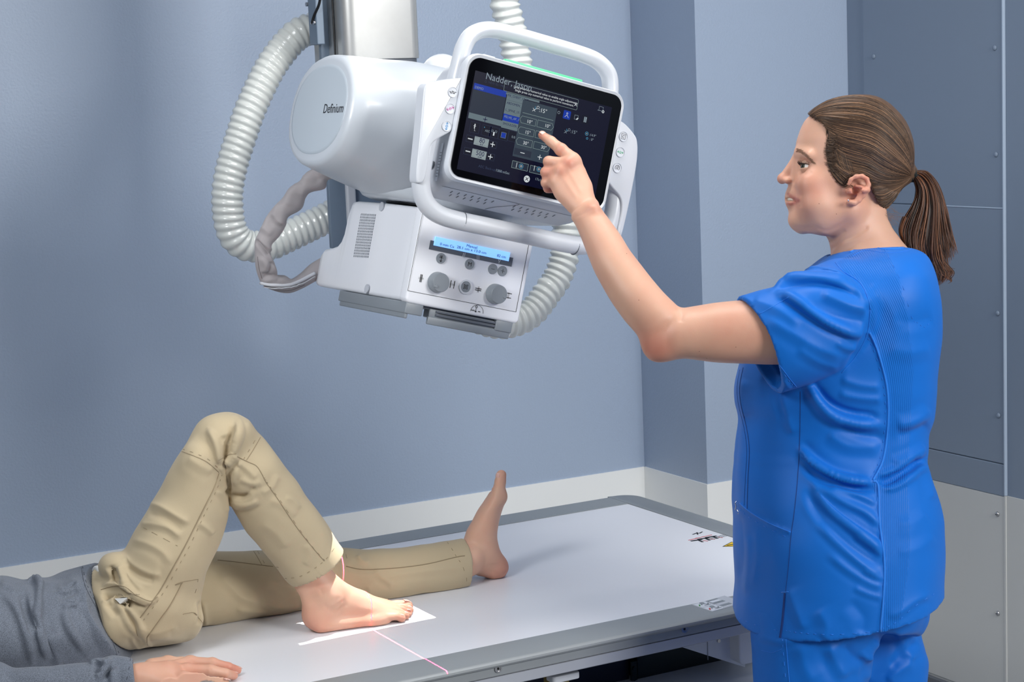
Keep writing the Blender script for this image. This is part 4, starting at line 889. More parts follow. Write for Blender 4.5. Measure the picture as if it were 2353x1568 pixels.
def cloth(name, rgb, rough=.75, heather=0., rib=False, sheen=.15, bump=.12, bs=900, stain=.05):
    m = bpy.data.materials.new(name); m.use_nodes = True; MATS[name] = m; nt = m.node_tree; b = nt.nodes['Principled BSDF']; N = nt.nodes.new; L = nt.links.new
    c = s2l(rgb); tc = N('ShaderNodeTexCoord'); n1 = N('ShaderNodeTexNoise'); n1.inputs['Scale'].default_value = 1400 if heather else 14; n1.inputs['Detail'].default_value = 2 if heather else 5; L(tc.outputs['Object'], n1.inputs['Vector'])
    h = heather or stain
    mx = N('ShaderNodeMix'); mx.data_type = 'RGBA'; mx.inputs[6].default_value = (*[v*(1-h) for v in c], 1); mx.inputs[7].default_value = (*[min(1, v*(1+h)) for v in c], 1)
    if heather:
        cr = N('ShaderNodeMapRange'); cr.inputs[1].default_value = .38; cr.inputs[2].default_value = .62; L(n1.outputs['Fac'], cr.inputs[0]); L(cr.outputs[0], mx.inputs[0])
    else: L(n1.outputs['Fac'], mx.inputs[0])
    L(mx.outputs[2], b.inputs['Base Color']); b.inputs['Roughness'].default_value = rough; b.inputs['Specular IOR Level'].default_value = .3; b.inputs['Sheen Weight'].default_value = sheen; b.inputs['Sheen Roughness'].default_value = .5
    n2 = N('ShaderNodeTexNoise'); n2.inputs['Scale'].default_value = bs; n2.inputs['Detail'].default_value = 2; L(tc.outputs['Object'], n2.inputs['Vector'])
    bp = N('ShaderNodeBump'); bp.inputs['Strength'].default_value = bump; bp.inputs['Distance'].default_value = .001; L(n2.outputs['Fac'], bp.inputs['Height']); last = bp
    if rib:   # knitted rib stripes where the garment carries the rib attribute
        at = N('ShaderNodeAttribute'); at.attribute_name = 'rib'; at2 = N('ShaderNodeAttribute'); at2.attribute_name = 'ribu'
        mm = N('ShaderNodeMath'); mm.operation = 'MULTIPLY'; mm.inputs[1].default_value = 2*math.pi/.0034; L(at2.outputs['Fac'], mm.inputs[0])
        sn = N('ShaderNodeMath'); sn.operation = 'SINE'; L(mm.outputs[0], sn.inputs[0]); m3 = N('ShaderNodeMath'); m3.operation = 'MULTIPLY'; L(sn.outputs[0], m3.inputs[0]); L(at.outputs['Fac'], m3.inputs[1])
        b2 = N('ShaderNodeBump'); b2.inputs['Strength'].default_value = .55; b2.inputs['Distance'].default_value = .0006; L(m3.outputs[0], b2.inputs['Height']); L(bp.outputs[0], b2.inputs['Normal']); last = b2
        md = N('ShaderNodeMix'); md.data_type = 'RGBA'; L(mx.outputs[2], md.inputs[6]); md.inputs[7].default_value = (*[v*.88 for v in c], 1)
        m4 = N('ShaderNodeMath'); m4.operation = 'MULTIPLY'; m4.use_clamp = True; L(m3.outputs[0], m4.inputs[0]); m4.inputs[1].default_value = -.8; L(m4.outputs[0], md.inputs[0]); L(md.outputs[2], b.inputs['Base Color'])
    L(last.outputs[0], b.inputs['Normal']); return m
skin('skin_patient', (220, 178, 153), (206, 122, 102)); skin('skin_woman', (216, 172, 148), (198, 116, 98))
mat('nail_dummy', (0,0,0)) if False else None
mat('nail', (232, 186, 172), .25, coat=.2)
cloth('khaki', (188, 172, 142), .8, bump=.15, bs=700); cloth('khaki_seam', (146, 130, 104), .85)
cloth('heather_grey', (108, 115, 127), .85, heather=.5, bump=.2); cloth('grey_seam', (70, 74, 84), .85)
cloth('white_cloth', (225, 225, 222), .8)
cloth('scrub_blue', (0, 104, 200), .52, rib=True, sheen=.05, bump=.08, stain=.03); cloth('scrub_seam', (30, 122, 222), .6); cloth('scrub_dark', (2, 50, 120), .7)
def dY(px, py, Y): return float((ony(px, py, Y)-CAM)@FW)
def dZ(px, py, z): return float((onz(px, py, z)-CAM)@FW)
def limbY(V, st, **k): return limb(V, [(a, b, c, d, dY((a+c)/2, (b+d)/2, Y), bb) for a, b, c, d, Y, bb in st], **k)
def blush(V, spots):
    a = np.zeros(len(V))
    for c, r, s in spots: a = np.maximum(a, s*np.exp(-(((V-np.array(c))/r)**2).sum(1)))
    return a
def Y3(px, py, Y): return ony(px, py, Y)
def Z3(px, py, z): return onz(px, py, z)

# ================================================================ THE PATIENT
patient = empty('person', (.9, 3.08, ZT), 'patient in tan trousers and grey shirt lying on the table, one knee bent, barefoot', 'person')
TZ = ZT+.0008
V = Vol((.02, 2.76, ZT-.012), (1.74, 3.345, 1.19), .0024)
# trunk and hidden limbs under the clothes
V.stack((.52, 3.09, .79), (1, 0, 0), (0, 0, 1), [(-.20, -.005, 0, .050, .12), (-.1, .015, 0, .070, .135), (0, .012, 0, .060, .115), (.2, 0, 0, .05, .105), (.38, -.005, 0, .05, .11), (.44, -.01, 0, .03, .07)], k=.02, capk=.02)
hipn = Y3(345, 1410, 3.02); kn = Y3(510, 1020, 2.99); an = Y3(712, 1318, 2.985)
V.chain([hipn, kn, an], [.042, .034, .030], k=.004)
hipf = np.array([.93, 3.16, .79]); kf = Y3(715, 1335, 3.14); af = Y3(1062, 1290, 3.095)
V.chain([hipf, kf, af], [.042, .034, .030], k=.02)
V.cone(hipn, hipf, .042, .042, .03)
# near foot, flat on the table
hx, hy = 1.171, 2.972; fd = np.array([1.0, -.075, 0]); fd /= np.linalg.norm(fd); fl = np.array([-fd[1], fd[0], 0])   # fl towards the big toe side
def foot(s, l, z): return np.array([hx, hy, ZT])+fd*s*.925+fl*l*.95+np.array([0, 0, z])
V.ell(foot(.033, 0, .0305), (.034, .0285, .0315), R=[fd, fl, (0, 0, 1)], k=.01)
V.cone(an, foot(.050, .0, .066), .030, .030, .02)
V.cone(foot(.016, 0, .052), an-np.array([.018, 0, .0]), .014, .013, .014)        # Achilles tendon
V.stack(foot(0, 0, 0), fd, (0, 0, 1), [(.03, .030, 0, .026, .022), (.06, .036, 0, .031, .025), (.085, .036, 0, .030, .026), (.105, .032, 0, .026, .028), (.13, .025, -.002, .020, .032), (.155, .0185, -.003, .0160, .035), (.178, .0135, -.003, .0125, .036), (.190, .010, -.003, .009, .034)], k=.010, capk=.01)
V.cone(foot(.05, .0, .074), foot(.12, .010, .043), .026, .014, .02); V.cone(foot(.12, .012, .043), foot(.178, .022, .019), .011, .010, .015)
V.cone(foot(.03, -.015, .013), foot(.155, -.029, .010), .013, .009, .010)
for l0, l1 in ((.010, .012), (-.002, -.004), (-.012, -.018)): V.cone(foot(.10, l0, .055), foot(.178, l1, .021), .007, .0055, .008)
V.ell(foot(.055, -.027, .058), (.011, .007, .012), k=.012); V.ell(foot(.055, .027, .062), (.011, .007, .012), k=.012)      # ankle bones
V.ell(foot(.168, .025, .014), (.020, .012, .012), k=.010); V.ell(foot(.145, -.031, .010), (.026, .008, .009), k=.010)
toes = [((.178, .0255), (.206, .0265), (.226, .0245), .0125, .0115, .0120, .016), ((.180, .0075), (.207, .0080), (.224, .0075), .0090, .0082, .0084, .017), ((.177, -.0075), (.202, -.0080), (.215, -.0085), .0085, .0078, .0080, .016), ((.172, -.0205), (.192, -.0225), (.2035, -.0235), .0083, .0076, .0078, .015), ((.162, -.0325), (.180, -.0350), (.190, -.0360), .0085, .0078, .0080, .014)]
for (a, b, c, r0, r1, r2, hz) in toes:
    V.cone(foot(a[0], a[1], hz), foot(b[0], b[1], hz-.001), r0*.93, r1*.93, .0015); V.cone(foot(b[0], b[1], hz-.001), foot(c[0], c[1], r2*.96), r1*.93, r2*.95, .0015)
for l_ in (.0170, .0000, -.0140, -.0280): V.path([foot(.170, l_*.96, .0255), foot(.185, l_, .0225), foot(.205, l_*1.02, .0165), foot(.220, l_*1.02, .010)], [.0008, .0017, .0020, .0020], k=.0025, mode='sub')
# far foot, heel on the table and toes up; its sole is turned to the right
EV = -UP; 
limbY(V, [(1094, 1318, 1140, 1331, 3.10, .016), (1086, 1300, 1163, 1306, 3.10, .027), (1078, 1277, 1159, 1280, 3.10, .030), (1068, 1252, 1147, 1253, 3.10, .030), (1070, 1229, 1143, 1229, 3.10, .030), (1084, 1202, 1146, 1203, 3.10, .031), (1097, 1177, 1152, 1177, 3.10, .034), (1111, 1156, 1159, 1156, 3.10, .036), (1121, 1140, 1161, 1140, 3.10, .036), (1130, 1126, 1157, 1126, 3.10, .032)], k=.010, capk=.012)
V.cone(af, Y3(1096, 1278, 3.10), .032, .032, .02); V.ell(Y3(1093, 1278, 3.072), (.013, .009, .013), k=.014)
V.ell(Y3(1138, 1304, 3.10), (.026, .027, .026), k=.01)
bt0, bt1 = Q(1146, 1130, dY(1146, 1130, 3.10)-.024), Q(1152, 1092, dY(1152, 1092, 3.10)-.024)
V.cone(bt0, bt0+(bt1-bt0)*.6, .0125, .0110, .006); V.cone(bt0+(bt1-bt0)*.6, bt1, .0105, .0102, .004)
V.ell(Q(1150, 1142, dY(1150, 1142, 3.10)-.022), (.013, .014, .014), k=.012)
for i, (x, y) in enumerate(((1146, 1102), (1143, 1108), (1140, 1116), (1136, 1124))):
    b0 = Q(1143, 1136+2*i, dY(1143, 1136, 3.10)-.007+.0145*i); b1 = Q(x+2, y+3, dY(x, y, 3.10)-.007+.0145*i); V.cone(b0, b1, .0085, .0078, .003)
# right forearm and hand, palm down
wr = Z3(330, 1558, .748); el = Z3(-30, 1580, .762)
V.cone(el, wr, .021, .022, .01); V.chain([el, (.585, 2.885, .752), (.37, 2.94, .785)], [.021, .028, .036], k=.003)
V.chain([(.37, 3.24, .785), (.55, 3.285, .752), (.73, 3.275, .745), (.79, 3.27, .735)], [.036, .026, .020, .020], k=.01); V.chain([(.79, 3.27, .737), (.85, 3.265, .732)], [.018, .010], k=.01)
# neck and head, face up
V.cone((.38, 3.09, .795), (.25, 3.09, .800), .058, .050, .03); V.ell((.165, 3.09, .822), (.105, .074, .092), k=.01); V.ell((.215, 3.09, .835), (.060, .056, .070), k=.02)
V.cone((.190, 3.09, .905), (.218, 3.09, .922), .008, .012, .008); V.ell((.217, 3.077, .915), (.006, .006, .006), k=.006); V.ell((.217, 3.103, .915), (.006, .006, .006), k=.006); V.ell((.247, 3.09, .902), (.006, .020, .007), k=.008); V.ell((.272, 3.09, .885), (.014, .020, .016), k=.014)
for y_ in (3.060, 3.120): V.ell((.183, y_, .915), (.012, .016, .012), k=.010, mode='sub'); V.ell((.184, y_, .896), (.012, .013, .012), k=.004)
for y_ in (3.014, 3.166): V.ell((.195, y_, .820), (.026, .010, .018), k=.006)
V.cone(wr, Z3(385, 1548, .750), .021, .021, .015); 
kn_ = [(437, 1524, .751), (430, 1541, .750), (421, 1560, .747), (408, 1580, .742)]
fp = [[(437, 1524, .750), (488, 1525, .7485), (524, 1534, .740), (545, 1541, .7295)], [(430, 1541, .749), (484, 1541, .7475), (518, 1548, .739), (537, 1553, .7290)], [(421, 1560, .746), (468, 1560, .7445), (500, 1565, .736), (518, 1569, .7285)], [(408, 1580, .742), (446, 1583, .739), (470, 1587, .732), (486, 1590, .7280)]]
for i, k_ in enumerate(kn_):
    V.cone(wr+(Z3(385, 1535+12*i, .748)-wr)*.3, Z3(k_[0], k_[1], k_[2]-.002), .015, .0115, .012)
for ch in fp: V.chain([Z3(*p) for p in ch], [.0108, .0092, .0082, .0074], k=.003); V.ell(Z3(*ch[1]), .0096, k=.003); V.ell(Z3(*ch[0]), .0118, k=.006)
V.chain([Z3(350, 1535, .742), Z3(385, 1524, .735), Z3(418, 1524, .7315), Z3(440, 1527, .7285)], [.016, .012, .0095, .0078], k=.006)
V.plane((0, 0, TZ), (0, 0, -1))
PV, PF = V.verts(); PV = relax(PV, PF, 2, .45)
PV = folds(PV, PF, [([(745, 1400), (765, 1385), (785, 1372)], 3, -.0012), ([(752, 1406), (772, 1392), (795, 1378)], 3, -.0012), ([(760, 1412), (782, 1398), (800, 1388)], 3, -.0010), ([(735, 1352), (742, 1370)], 4, -.0015),
    ([(440, 1516), (446, 1524)], 2.5, -.0007), ([(488, 1518), (489, 1531)], 2.2, -.0008), ([(494, 1519), (495, 1531)], 2.2, -.0006), ([(484, 1535), (485, 1547)], 2.2, -.0008), ([(522, 1529), (521, 1539)], 2, -.0006), ([(1125, 1300), (1150, 1297)], 2.5, -.0008), ([(1125, 1308), (1152, 1306)], 2.5, -.0008), ([(1120, 1290), (1150, 1286)], 2.5, -.0008)])
bl = blush(PV, [(foot(.02, 0, .015), .035, .5), (foot(.165, .0, .005), .03, .3), (foot(.10, -.03, .004), .035, .45), (Y3(1150, 1305, 3.1), .035, .85), (Y3(1158, 1140, 3.09), .02, .6), (Y3(1155, 1090, 3.09), .02, .7), (Z3(530, 1540, .735), .03, .6), (Z3(440, 1530, .755), .03, .35), (Z3(400, 1530, .76), .06, .25), (Y3(735, 1340, 2.95), .02, .2)]+[(foot(*t[2], .01), .014, .55) for t in toes])
link('body', vmesh('body', PV, PF, {'blush': bl, 'lip': np.zeros(len(PV))}), 'skin_patient', patient)
v0 = Vol((.02, 2.98, ZT-.005), (.30, 3.20, .96), .0035); v0.ell((.160, 3.09, .820), (.112, .081, .097), k=0); v0.ell((.225, 3.09, .865), (.075, .085, .085), k=.008, mode='sub'); v0.ell((.250, 3.09, .79), (.075, .085, .07), k=.01, mode='sub'); v0.plane((0, 0, TZ), (0, 0, -1))
for y_ in (3.010, 3.170): v0.ell((.200, y_, .820), (.032, .016, .022), k=.004, mode='sub')
mat('patient_hair', (84, 62, 46), .55, noise=.3, nscale=120)
v_, f_ = v0.verts(); link('hair', vmesh('hair', relax(v_, f_, 2, .5), f_), 'patient_hair', patient)
def nail(pos, ex, ey, w, l, parent, m='nail', h=.0011):
    """small curved nail plate: ey points to the tip"""
    ex = np.array(ex, float); ey = np.array(ey, float); ey /= np.linalg.norm(ey); ex -= ey*(ex@ey); ex /= np.linalg.norm(ex); nz = np.cross(ex, ey); g = G(); R = []
    for j in range(7):
        y = -1+2*j/6; ww = (1-.25*max(0, y)**2-.1*max(0, -y)**3)
        R.append([np.array(pos)+ey*l*y+ex*w*ww*x+nz*(h*(1-x*x)-h*.9*abs(y)**2.5) for x in np.linspace(-1, 1, 9)])
    R2 = [[p-nz*.0012 for p in r] for r in R]
    g.loft([r+q[::-1] for r, q in zip(R, R2)]); return g.out('nail', m, parent, smooth=True)
for (a, b, c, r0, r1, r2, hz) in toes: nail(foot(c[0]+.001, c[1], r2*.96+r2*.92), fl*-1, fd+np.array([0, 0, -.45]), r2*.58, r2*.55, patient)
for ch, r in zip(fp[:3], (.0074,)*3):
    a, b = Z3(*ch[2]), Z3(*ch[3]); dd = (b-a)/np.linalg.norm(b-a); up = np.array([0, 0, 1.])-dd*dd[2]; up /= np.linalg.norm(up); nail(b+up*r*.86+dd*.001, np.cross(dd, up), dd, .0050, .0058, patient)
dd = (bt1-bt0)/np.linalg.norm(bt1-bt0); ll = np.cross(dd, FW); nn = -ll*.86+(-FW)*.25; nn = Q(1100, 1100, 3.5)-Q(1150, 1100, 3.5); nn /= np.linalg.norm(nn); nn = nn*.8-FW*.6; nn /= np.linalg.norm(nn); nail(bt1+nn*.0098-dd*.001, np.cross(dd, nn), dd, .0058, .0060, patient)

# trousers
V = Vol((.80, 2.86, ZT-.008), (1.62, 3.30, 1.17), .0025)
limbY(V, [(228, 1345, 385, 1505, 3.03, .085), (255, 1312, 425, 1432, 3.02, .088), (280, 1272, 462, 1362, 3.02, .084), (302, 1240, 480, 1304, 3.01, .080), (334, 1182, 508, 1240, 3.005, .074), (364, 1132, 523, 1190, 3.00, .068), (392, 1080, 520, 1132, 2.995, .064), (418, 1036, 515, 1075, 2.99, .062), (440, 1003, 520, 1040, 2.99, .060)], k=.012, capk=.02)
limbY(V, [(500, 1035, 560, 968, 2.99, .052), (512, 1090, 592, 995, 2.99, .058), (530, 1142, 622, 1030, 2.985, .060), (546, 1180, 652, 1070, 2.985, .060), (570, 1225, 684, 1115, 2.985, .059), (602, 1264, 716, 1158, 2.985, .057), (634, 1304, 748, 1200, 2.985, .055), (662, 1340, 776, 1243, 2.985, .054), (674, 1349, 784, 1257, 2.985, .054)], k=.006, capk=.002)
V.ell(Y3(503, 1012, 2.99), (.047, .056, .047), k=.018); V.ell(Y3(533, 995, 2.99), (.034, .050, .034), k=.016)
limbY(V, [(430, 1270, 400, 1450, 3.15, .075), (480, 1266, 465, 1440, 3.15, .074), (560, 1266, 555, 1424, 3.145, .068), (640, 1265, 650, 1412, 3.14, .062), (720, 1263, 728, 1400, 3.135, .056), (784, 1260, 795, 1391, 3.125, .052), (850, 1264, 868, 1386, 3.115, .050), (940, 1256, 955, 1374, 3.105, .049), (1010, 1247, 1034, 1363, 3.10, .048), (1047, 1242, 1086, 1352, 3.10, .048)], k=.012, capk=.002)
V.stack((.80, 3.085, .80), (1, 0, 0), (0, 0, 1), [(0, -.005, 0, .072, .13), (.06, .000, 0, .076, .135), (.12, .000, 0, .078, .14), (.18, -.012, 0, .066, .13)], k=.02, capk=.02)
V.ell(Y3(268, 1302, 3.03), (.030, .045, .024), k=.012)
# waist end follows the hem of the shirt; hollow cuffs
p1 = Y3(214, 1300, 3.1); p2 = Y3(292, 1512, 2.98); n_ = np.cross(p2-p1, FW); n_ = n_ if n_[0] < 0 else -n_; V.plane(p1, n_)
a = Y3(640, 1250, 2.985); b = Y3(737, 1312, 2.985); b = Y3(729, 1303, 2.985); a_ = Y3(700, 1262, 2.985); V.cone(a_, b+(b-a_)*.4, .050, .053, .002, mode='sub')
a_ = Y3(1030, 1303, 3.1); b = Y3(1090, 1293, 3.1); V.cone(a_, b, .036, .040, .002, mode='sub')
V.plane((0, 0, TZ), (0, 0, -1))
t1, t2 = V.verts(); sf0 = Surf(t1, t2)
V.ell(Y3(262, 1296, 3.02), (.022, .030, .018), k=.012)
ridge(V, sf0, [(238, 1382), (258, 1375), (284, 1373), (306, 1378), (330, 1386), (350, 1384), (362, 1372)], .0055, .001, .003); ridge(V, sf0, [(246, 1392), (264, 1386), (288, 1384), (310, 1391), (330, 1397)], .0060, .0, .004, 'sub')
ridge(V, sf0, [(262, 1312), (272, 1322), (268, 1340)], .0055, -.001, .004, 'sub'); ridge(V, sf0, [(283, 1290), (278, 1318), (292, 1348), (312, 1368)], .0060, .0, .006); ridge(V, sf0, [(248, 1282), (262, 1279), (285, 1284)], .0040, .001, .003)
ridge(V, sf0, [(288, 1384), (300, 1402), (316, 1424), (328, 1452), (340, 1478), (372, 1506)], .0050, .0005, .004); ridge(V, sf0, [(278, 1392), (290, 1412), (304, 1434), (318, 1462)], .0045, .0, .004, 'sub')
ridge(V, sf0, [(545, 958), (552, 985), (546, 1015), (534, 1045), (527, 1075), (525, 1105)], .0080, -.001, .006); ridge(V, sf0, [(532, 985), (533, 1012), (524, 1040), (519, 1070)], .0065, .0, .006, 'sub')
ridge(V, sf0, [(478, 985), (492, 1005), (500, 1035), (506, 1065), (512, 1095)], .0060, -.001, .006); ridge(V, sf0, [(536, 1072), (548, 1086), (540, 1106), (532, 1128)], .0050, 0, .005)
ridge(V, sf0, [(524, 1150), (540, 1164), (562, 1166), (585, 1158)], .0060, -.001, .006); ridge(V, sf0, [(528, 1138), (548, 1146), (572, 1140)], .0045, 0, .005, 'sub')
TV, TF = V.verts(); TV = relax(TV, TF, 2, .45)
WT = [([(540, 965), (548, 990), (540, 1020), (528, 1050), (524, 1080), (523, 1105)], 6, .010), ([(478, 985), (492, 1010), (500, 1040), (503, 1068)], 6, .007), ([(512, 1000), (522, 1030), (520, 1060)], 8, -.006), ([(505, 1070), (512, 1100), (520, 1130)], 5, .006), ([(522, 1065), (526, 1100), (522, 1140)], 5, -.009),
     ([(535, 1045), (548, 1065), (540, 1090), (530, 1118)], 6, .006), ([(545, 1060), (570, 1080), (590, 1100)], 6, .004), ([(525, 1148), (548, 1160), (575, 1158), (595, 1148)], 6, .006), ([(530, 1138), (560, 1140), (590, 1120)], 5, -.005), ([(550, 1100), (580, 1112), (600, 1108)], 6, .004),
     ([(342, 1158), (370, 1165), (405, 1185), (438, 1205)], 7, .006), ([(322, 1205), (350, 1205), (390, 1215), (420, 1240)], 7, .005), ([(340, 1180), (380, 1192), (420, 1222)], 6, -.004), ([(300, 1240), (340, 1250), (375, 1270), (395, 1300)], 8, .004), ([(285, 1275), (310, 1300), (345, 1318), (372, 1320)], 7, .005), ([(290, 1300), (320, 1325), (355, 1335)], 6, -.005),
     ([(455, 1200), (475, 1215), (490, 1230)], 6, .004), ([(500, 1125), (520, 1150), (524, 1180)], 6, .004), ([(430, 1050), (460, 1070), (490, 1085)], 9, .003), ([(620, 1150), (650, 1160), (680, 1190)], 8, .003), ([(640, 1090), (625, 1120), (600, 1135)], 6, .003), ([(690, 1170), (672, 1150), (655, 1145)], 5, .003), ([(600, 1200), (640, 1230), (660, 1260)], 10, .003), ([(705, 1250), (712, 1275), (700, 1300)], 8, .003),
     ([(232, 1350), (262, 1345), (290, 1352), (310, 1370), (350, 1382)], 5, .010), ([(250, 1300), (262, 1320), (266, 1338)], 5, -.010), ([(272, 1300), (278, 1320), (288, 1345)], 5, .007), ([(236, 1375), (256, 1372), (280, 1380), (305, 1395)], 6, -.012), ([(262, 1385), (285, 1410), (300, 1440), (330, 1470)], 6, .006), ([(240, 1360), (250, 1390), (270, 1420)], 6, -.005), ([(290, 1295), (300, 1330), (330, 1360)], 6, .004),
     ([(315, 1440), (345, 1455), (380, 1450), (410, 1440)], 8, .003), ([(320, 1490), (350, 1470), (395, 1462)], 7, .003), ([(300, 1460), (320, 1490), (360, 1505)], 5, .004),
     ([(465, 1385), (470, 1410), (474, 1440)], 5, .006), ([(458, 1380), (462, 1410), (455, 1440)], 4, -.006), ([(500, 1320), (530, 1350), (560, 1375), (600, 1385)], 8, .004), ([(540, 1400), (590, 1405), (640, 1400)], 8, .004), ([(490, 1290), (520, 1300), (560, 1300)], 7, .003), ([(600, 1380), (640, 1395), (690, 1390)], 6, .004), ([(620, 1330), (650, 1350), (690, 1360)], 8, .004),
     ([(820, 1275), (832, 1290), (850, 1292)], 5, .004), ([(865, 1330), (930, 1318), (1000, 1310), (1060, 1305)], 7, .003), ([(860, 1310), (880, 1330), (905, 1345)], 6, .003), ([(800, 1300), (830, 1310), (870, 1312)], 6, -.003), ([(845, 1345), (850, 1360), (848, 1375)], 5, .002)]
TV = ripple(TV, TF, .0016, .09, 3); TV = folds(TV, TF, WT); TV = relax(TV, TF, 1, .35); TV[:, 2] = np.maximum(TV[:, 2], TZ)
tr = link('trousers', vmesh('trousers', TV, TF), 'khaki', patient)
tf = Surf(TV, TF); g = G(); S = lambda p, r=.0006, o=.0004, d=None, gg=None: tf.seam(gg or g, p, r, o, dash=d)
S([(503, 1088), (492, 1120), (470, 1165), (450, 1205), (425, 1255), (400, 1300), (372, 1350), (345, 1390), (322, 1420)], .0009); S([(510, 1092), (498, 1125), (476, 1170), (457, 1210), (432, 1262), (408, 1305), (380, 1355), (352, 1396), (328, 1428)], .0004, .0004, 3)
S([(418, 1038), (445, 1048), (475, 1062), (503, 1086)], .0006); S([(421, 1033), (448, 1042), (478, 1056), (503, 1078)], .0004, .0004, 3); S([(503, 1058), (525, 1046), (543, 1043)], .0005)
S([(545, 1050), (570, 1062), (590, 1072), (604, 1094)], .0007); S([(604, 1094), (612, 1110), (640, 1150), (680, 1210), (715, 1255), (745, 1290)], .0006); S([(608, 1098), (617, 1114), (646, 1154), (686, 1214), (722, 1262), (752, 1294)], .0004, .0004, 3); S([(560, 1055), (575, 1030), (592, 1002)], .0005, .0004, 3); S([(566, 1058), (581, 1035), (598, 1006)], .0005)
S([(655, 1330), (690, 1325), (725, 1305), (752, 1282), (778, 1245)], .0005, .0004, 3)
S([(420, 1340), (402, 1345), (418, 1338), (455, 1332)], .0006); S([(418, 1340), (400, 1375), (385, 1400), (370, 1420), (345, 1455), (338, 1465)], .0009); S([(338, 1465), (340, 1485), (358, 1500), (382, 1511)], .0007); S([(455, 1332), (452, 1350), (446, 1370)], .0004, .0004, 3)
S([(330, 1213), (365, 1232), (408, 1255)], .0004, .0004, 4)
S([(232, 1356), (262, 1347), (288, 1350), (312, 1368), (345, 1382), (362, 1372)], .0007)
S([(500, 1288), (540, 1292), (580, 1297), (640, 1304)], .0007); S([(583, 1268), (592, 1282), (602, 1300)], .0005); S([(592, 1268), (602, 1285), (610, 1300)], .0004, .0004, 3)
S([(795, 1302), (830, 1309), (880, 1308), (930, 1304), (985, 1296), (1048, 1281), (1068, 1278)], .0009)
S([(1028, 1247), (1040, 1265), (1050, 1282), (1062, 1300), (1072, 1330), (1070, 1356)], .0005, .0004, 3); S([(785, 1258), (795, 1275), (800, 1300)], .0004, .0004, 3)
S([(420, 1412), (445, 1408), (455, 1418)], .0005); S([(445, 1408), (460, 1425), (468, 1436)], .0005)
g.out('seam_stitching', 'khaki_seam', tr, kind='stuff')
# waistband glimpsed between shirt and trousers, pocket lining
V = Vol((.78, 2.98, .80), (.92, 3.2, .93), .0025); limbY(V, [(206, 1303, 232, 1350, 3.08, .03), (222, 1302, 236, 1345, 3.08, .03), (234, 1308, 240, 1340, 3.08, .03)], k=.004, capk=.006)
v_, f_ = V.verts(); v_ = relax(v_, f_, 2, .5); link('waistband', vmesh('waistband', v_, f_), 'white_cloth', patient)
g = G(); tf2 = [tf.hit(x, y, .0030) for x, y in ((262, 1376), (294, 1373), (297, 1381), (276, 1391))]
if all(h is not None for h in tf2):
    q = [h[0] for h in tf2]; nn = -FW; g.add(q+[p-nn*.002 for p in q], [(0, 1, 2, 3), (7, 6, 5, 4), (0, 4, 5, 1), (1, 5, 6, 2), (2, 6, 7, 3), (3, 7, 4, 0)]); g.out('pocket_lining', 'white_cloth', patient)

# shirt
V = Vol((.24, 2.74, ZT-.006), (.92, 3.345, .95), .0026)
V.stack((.52, 3.09, .80), (1, 0, 0), (0, 0, 1), [(-.22, .00, 0, .058, .11), (-.17, .005, 0, .074, .15), (-.08, .010, 0, .084, .155), (.0, .004, 0, .080, .150), (.09, -.003, 0, .076, .149)], k=.0, capk=.02)
limbY(V, [(-110, 1335, -110, 1590, 3.09, .15), (-40, 1328, -40, 1585, 3.09, .15), (10, 1325, 18, 1575, 3.09, .148), (60, 1334, 75, 1562, 3.09, .145), (110, 1331, 135, 1552, 3.09, .145), (160, 1312, 195, 1540, 3.09, .147), (212, 1298, 262, 1535, 3.09, .150), (250, 1298, 320, 1535, 3.09, .150)], k=.01)
V.plane(p1+np.array([-.004, 0, 0]), -n_)
st = []
for a, b, c, d in ((-90, 1545, -90, 1640), (-20, 1540, -20, 1628), (71, 1534, 66, 1618), (140, 1531, 136, 1612), (207, 1525, 198, 1606), (267, 1509, 256, 1602), (300, 1511, 286, 1598), (316, 1515, 300, 1590)):
    st.append((a, b, c, d, dZ((a+c)/2, (b+d)/2, .7545), .036))
limb(V, st, k=.006, capk=.002)
V.cone(Z3(300, 1558, .749), Z3(340, 1558, .748), .027, .027, .002, mode='sub')
V.chain([Z3(-40, 1588, .757), (.585, 2.885, .759), (.38, 2.945, .79)], [.034, .038, .052], k=.014)
V.chain([(.38, 3.235, .79), (.55, 3.285, .759), (.72, 3.276, .752)], [.052, .036, .030], k=.014)
V.ell((.275, 3.09, .80), (.03, .068, .068), k=.006, mode='sub')
V.plane((0, 0, TZ), (0, 0, -1))
t1, t2 = V.verts(); sf0 = Surf(t1, t2)
ridge(V, sf0, [(62, 1340), (80, 1330), (90, 1345), (88, 1385), (85, 1425), (95, 1470), (110, 1515)], .0065, .0, .006); ridge(V, sf0, [(58, 1372), (66, 1405), (80, 1436), (88, 1450)], .0060, .0, .006, 'sub'); ridge(V, sf0, [(102, 1440), (110, 1470), (124, 1510)], .0045, .0, .006, 'sub')
ridge(V, sf0, [(130, 1362), (150, 1366), (175, 1352), (188, 1340)], .0050, -.001, .007); ridge(V, sf0, [(138, 1378), (155, 1386), (178, 1378)], .0045, .0, .006, 'sub'); ridge(V, sf0, [(152, 1398), (160, 1390), (175, 1395), (182, 1388)], .0040, .0, .005)
ridge(V, sf0, [(5, 1365), (32, 1392), (52, 1432), (66, 1480), (74, 1525)], .0060, -.002, .009); ridge(V, sf0, [(150, 1402), (150, 1430), (168, 1462), (200, 1505)], .0050, -.001, .008)
ridge(V, sf0, [(210, 1526), (226, 1518), (246, 1526), (240, 1545), (222, 1562)], .0050, .0, .004); ridge(V, sf0, [(262, 1514), (244, 1536), (226, 1560), (212, 1585)], .0055, .0, .005); ridge(V, sf0, [(268, 1535), (262, 1555), (268, 1590)], .0050, .0, .005); ridge(V, sf0, [(254, 1535), (240, 1560)], .0045, 0, .004, 'sub')
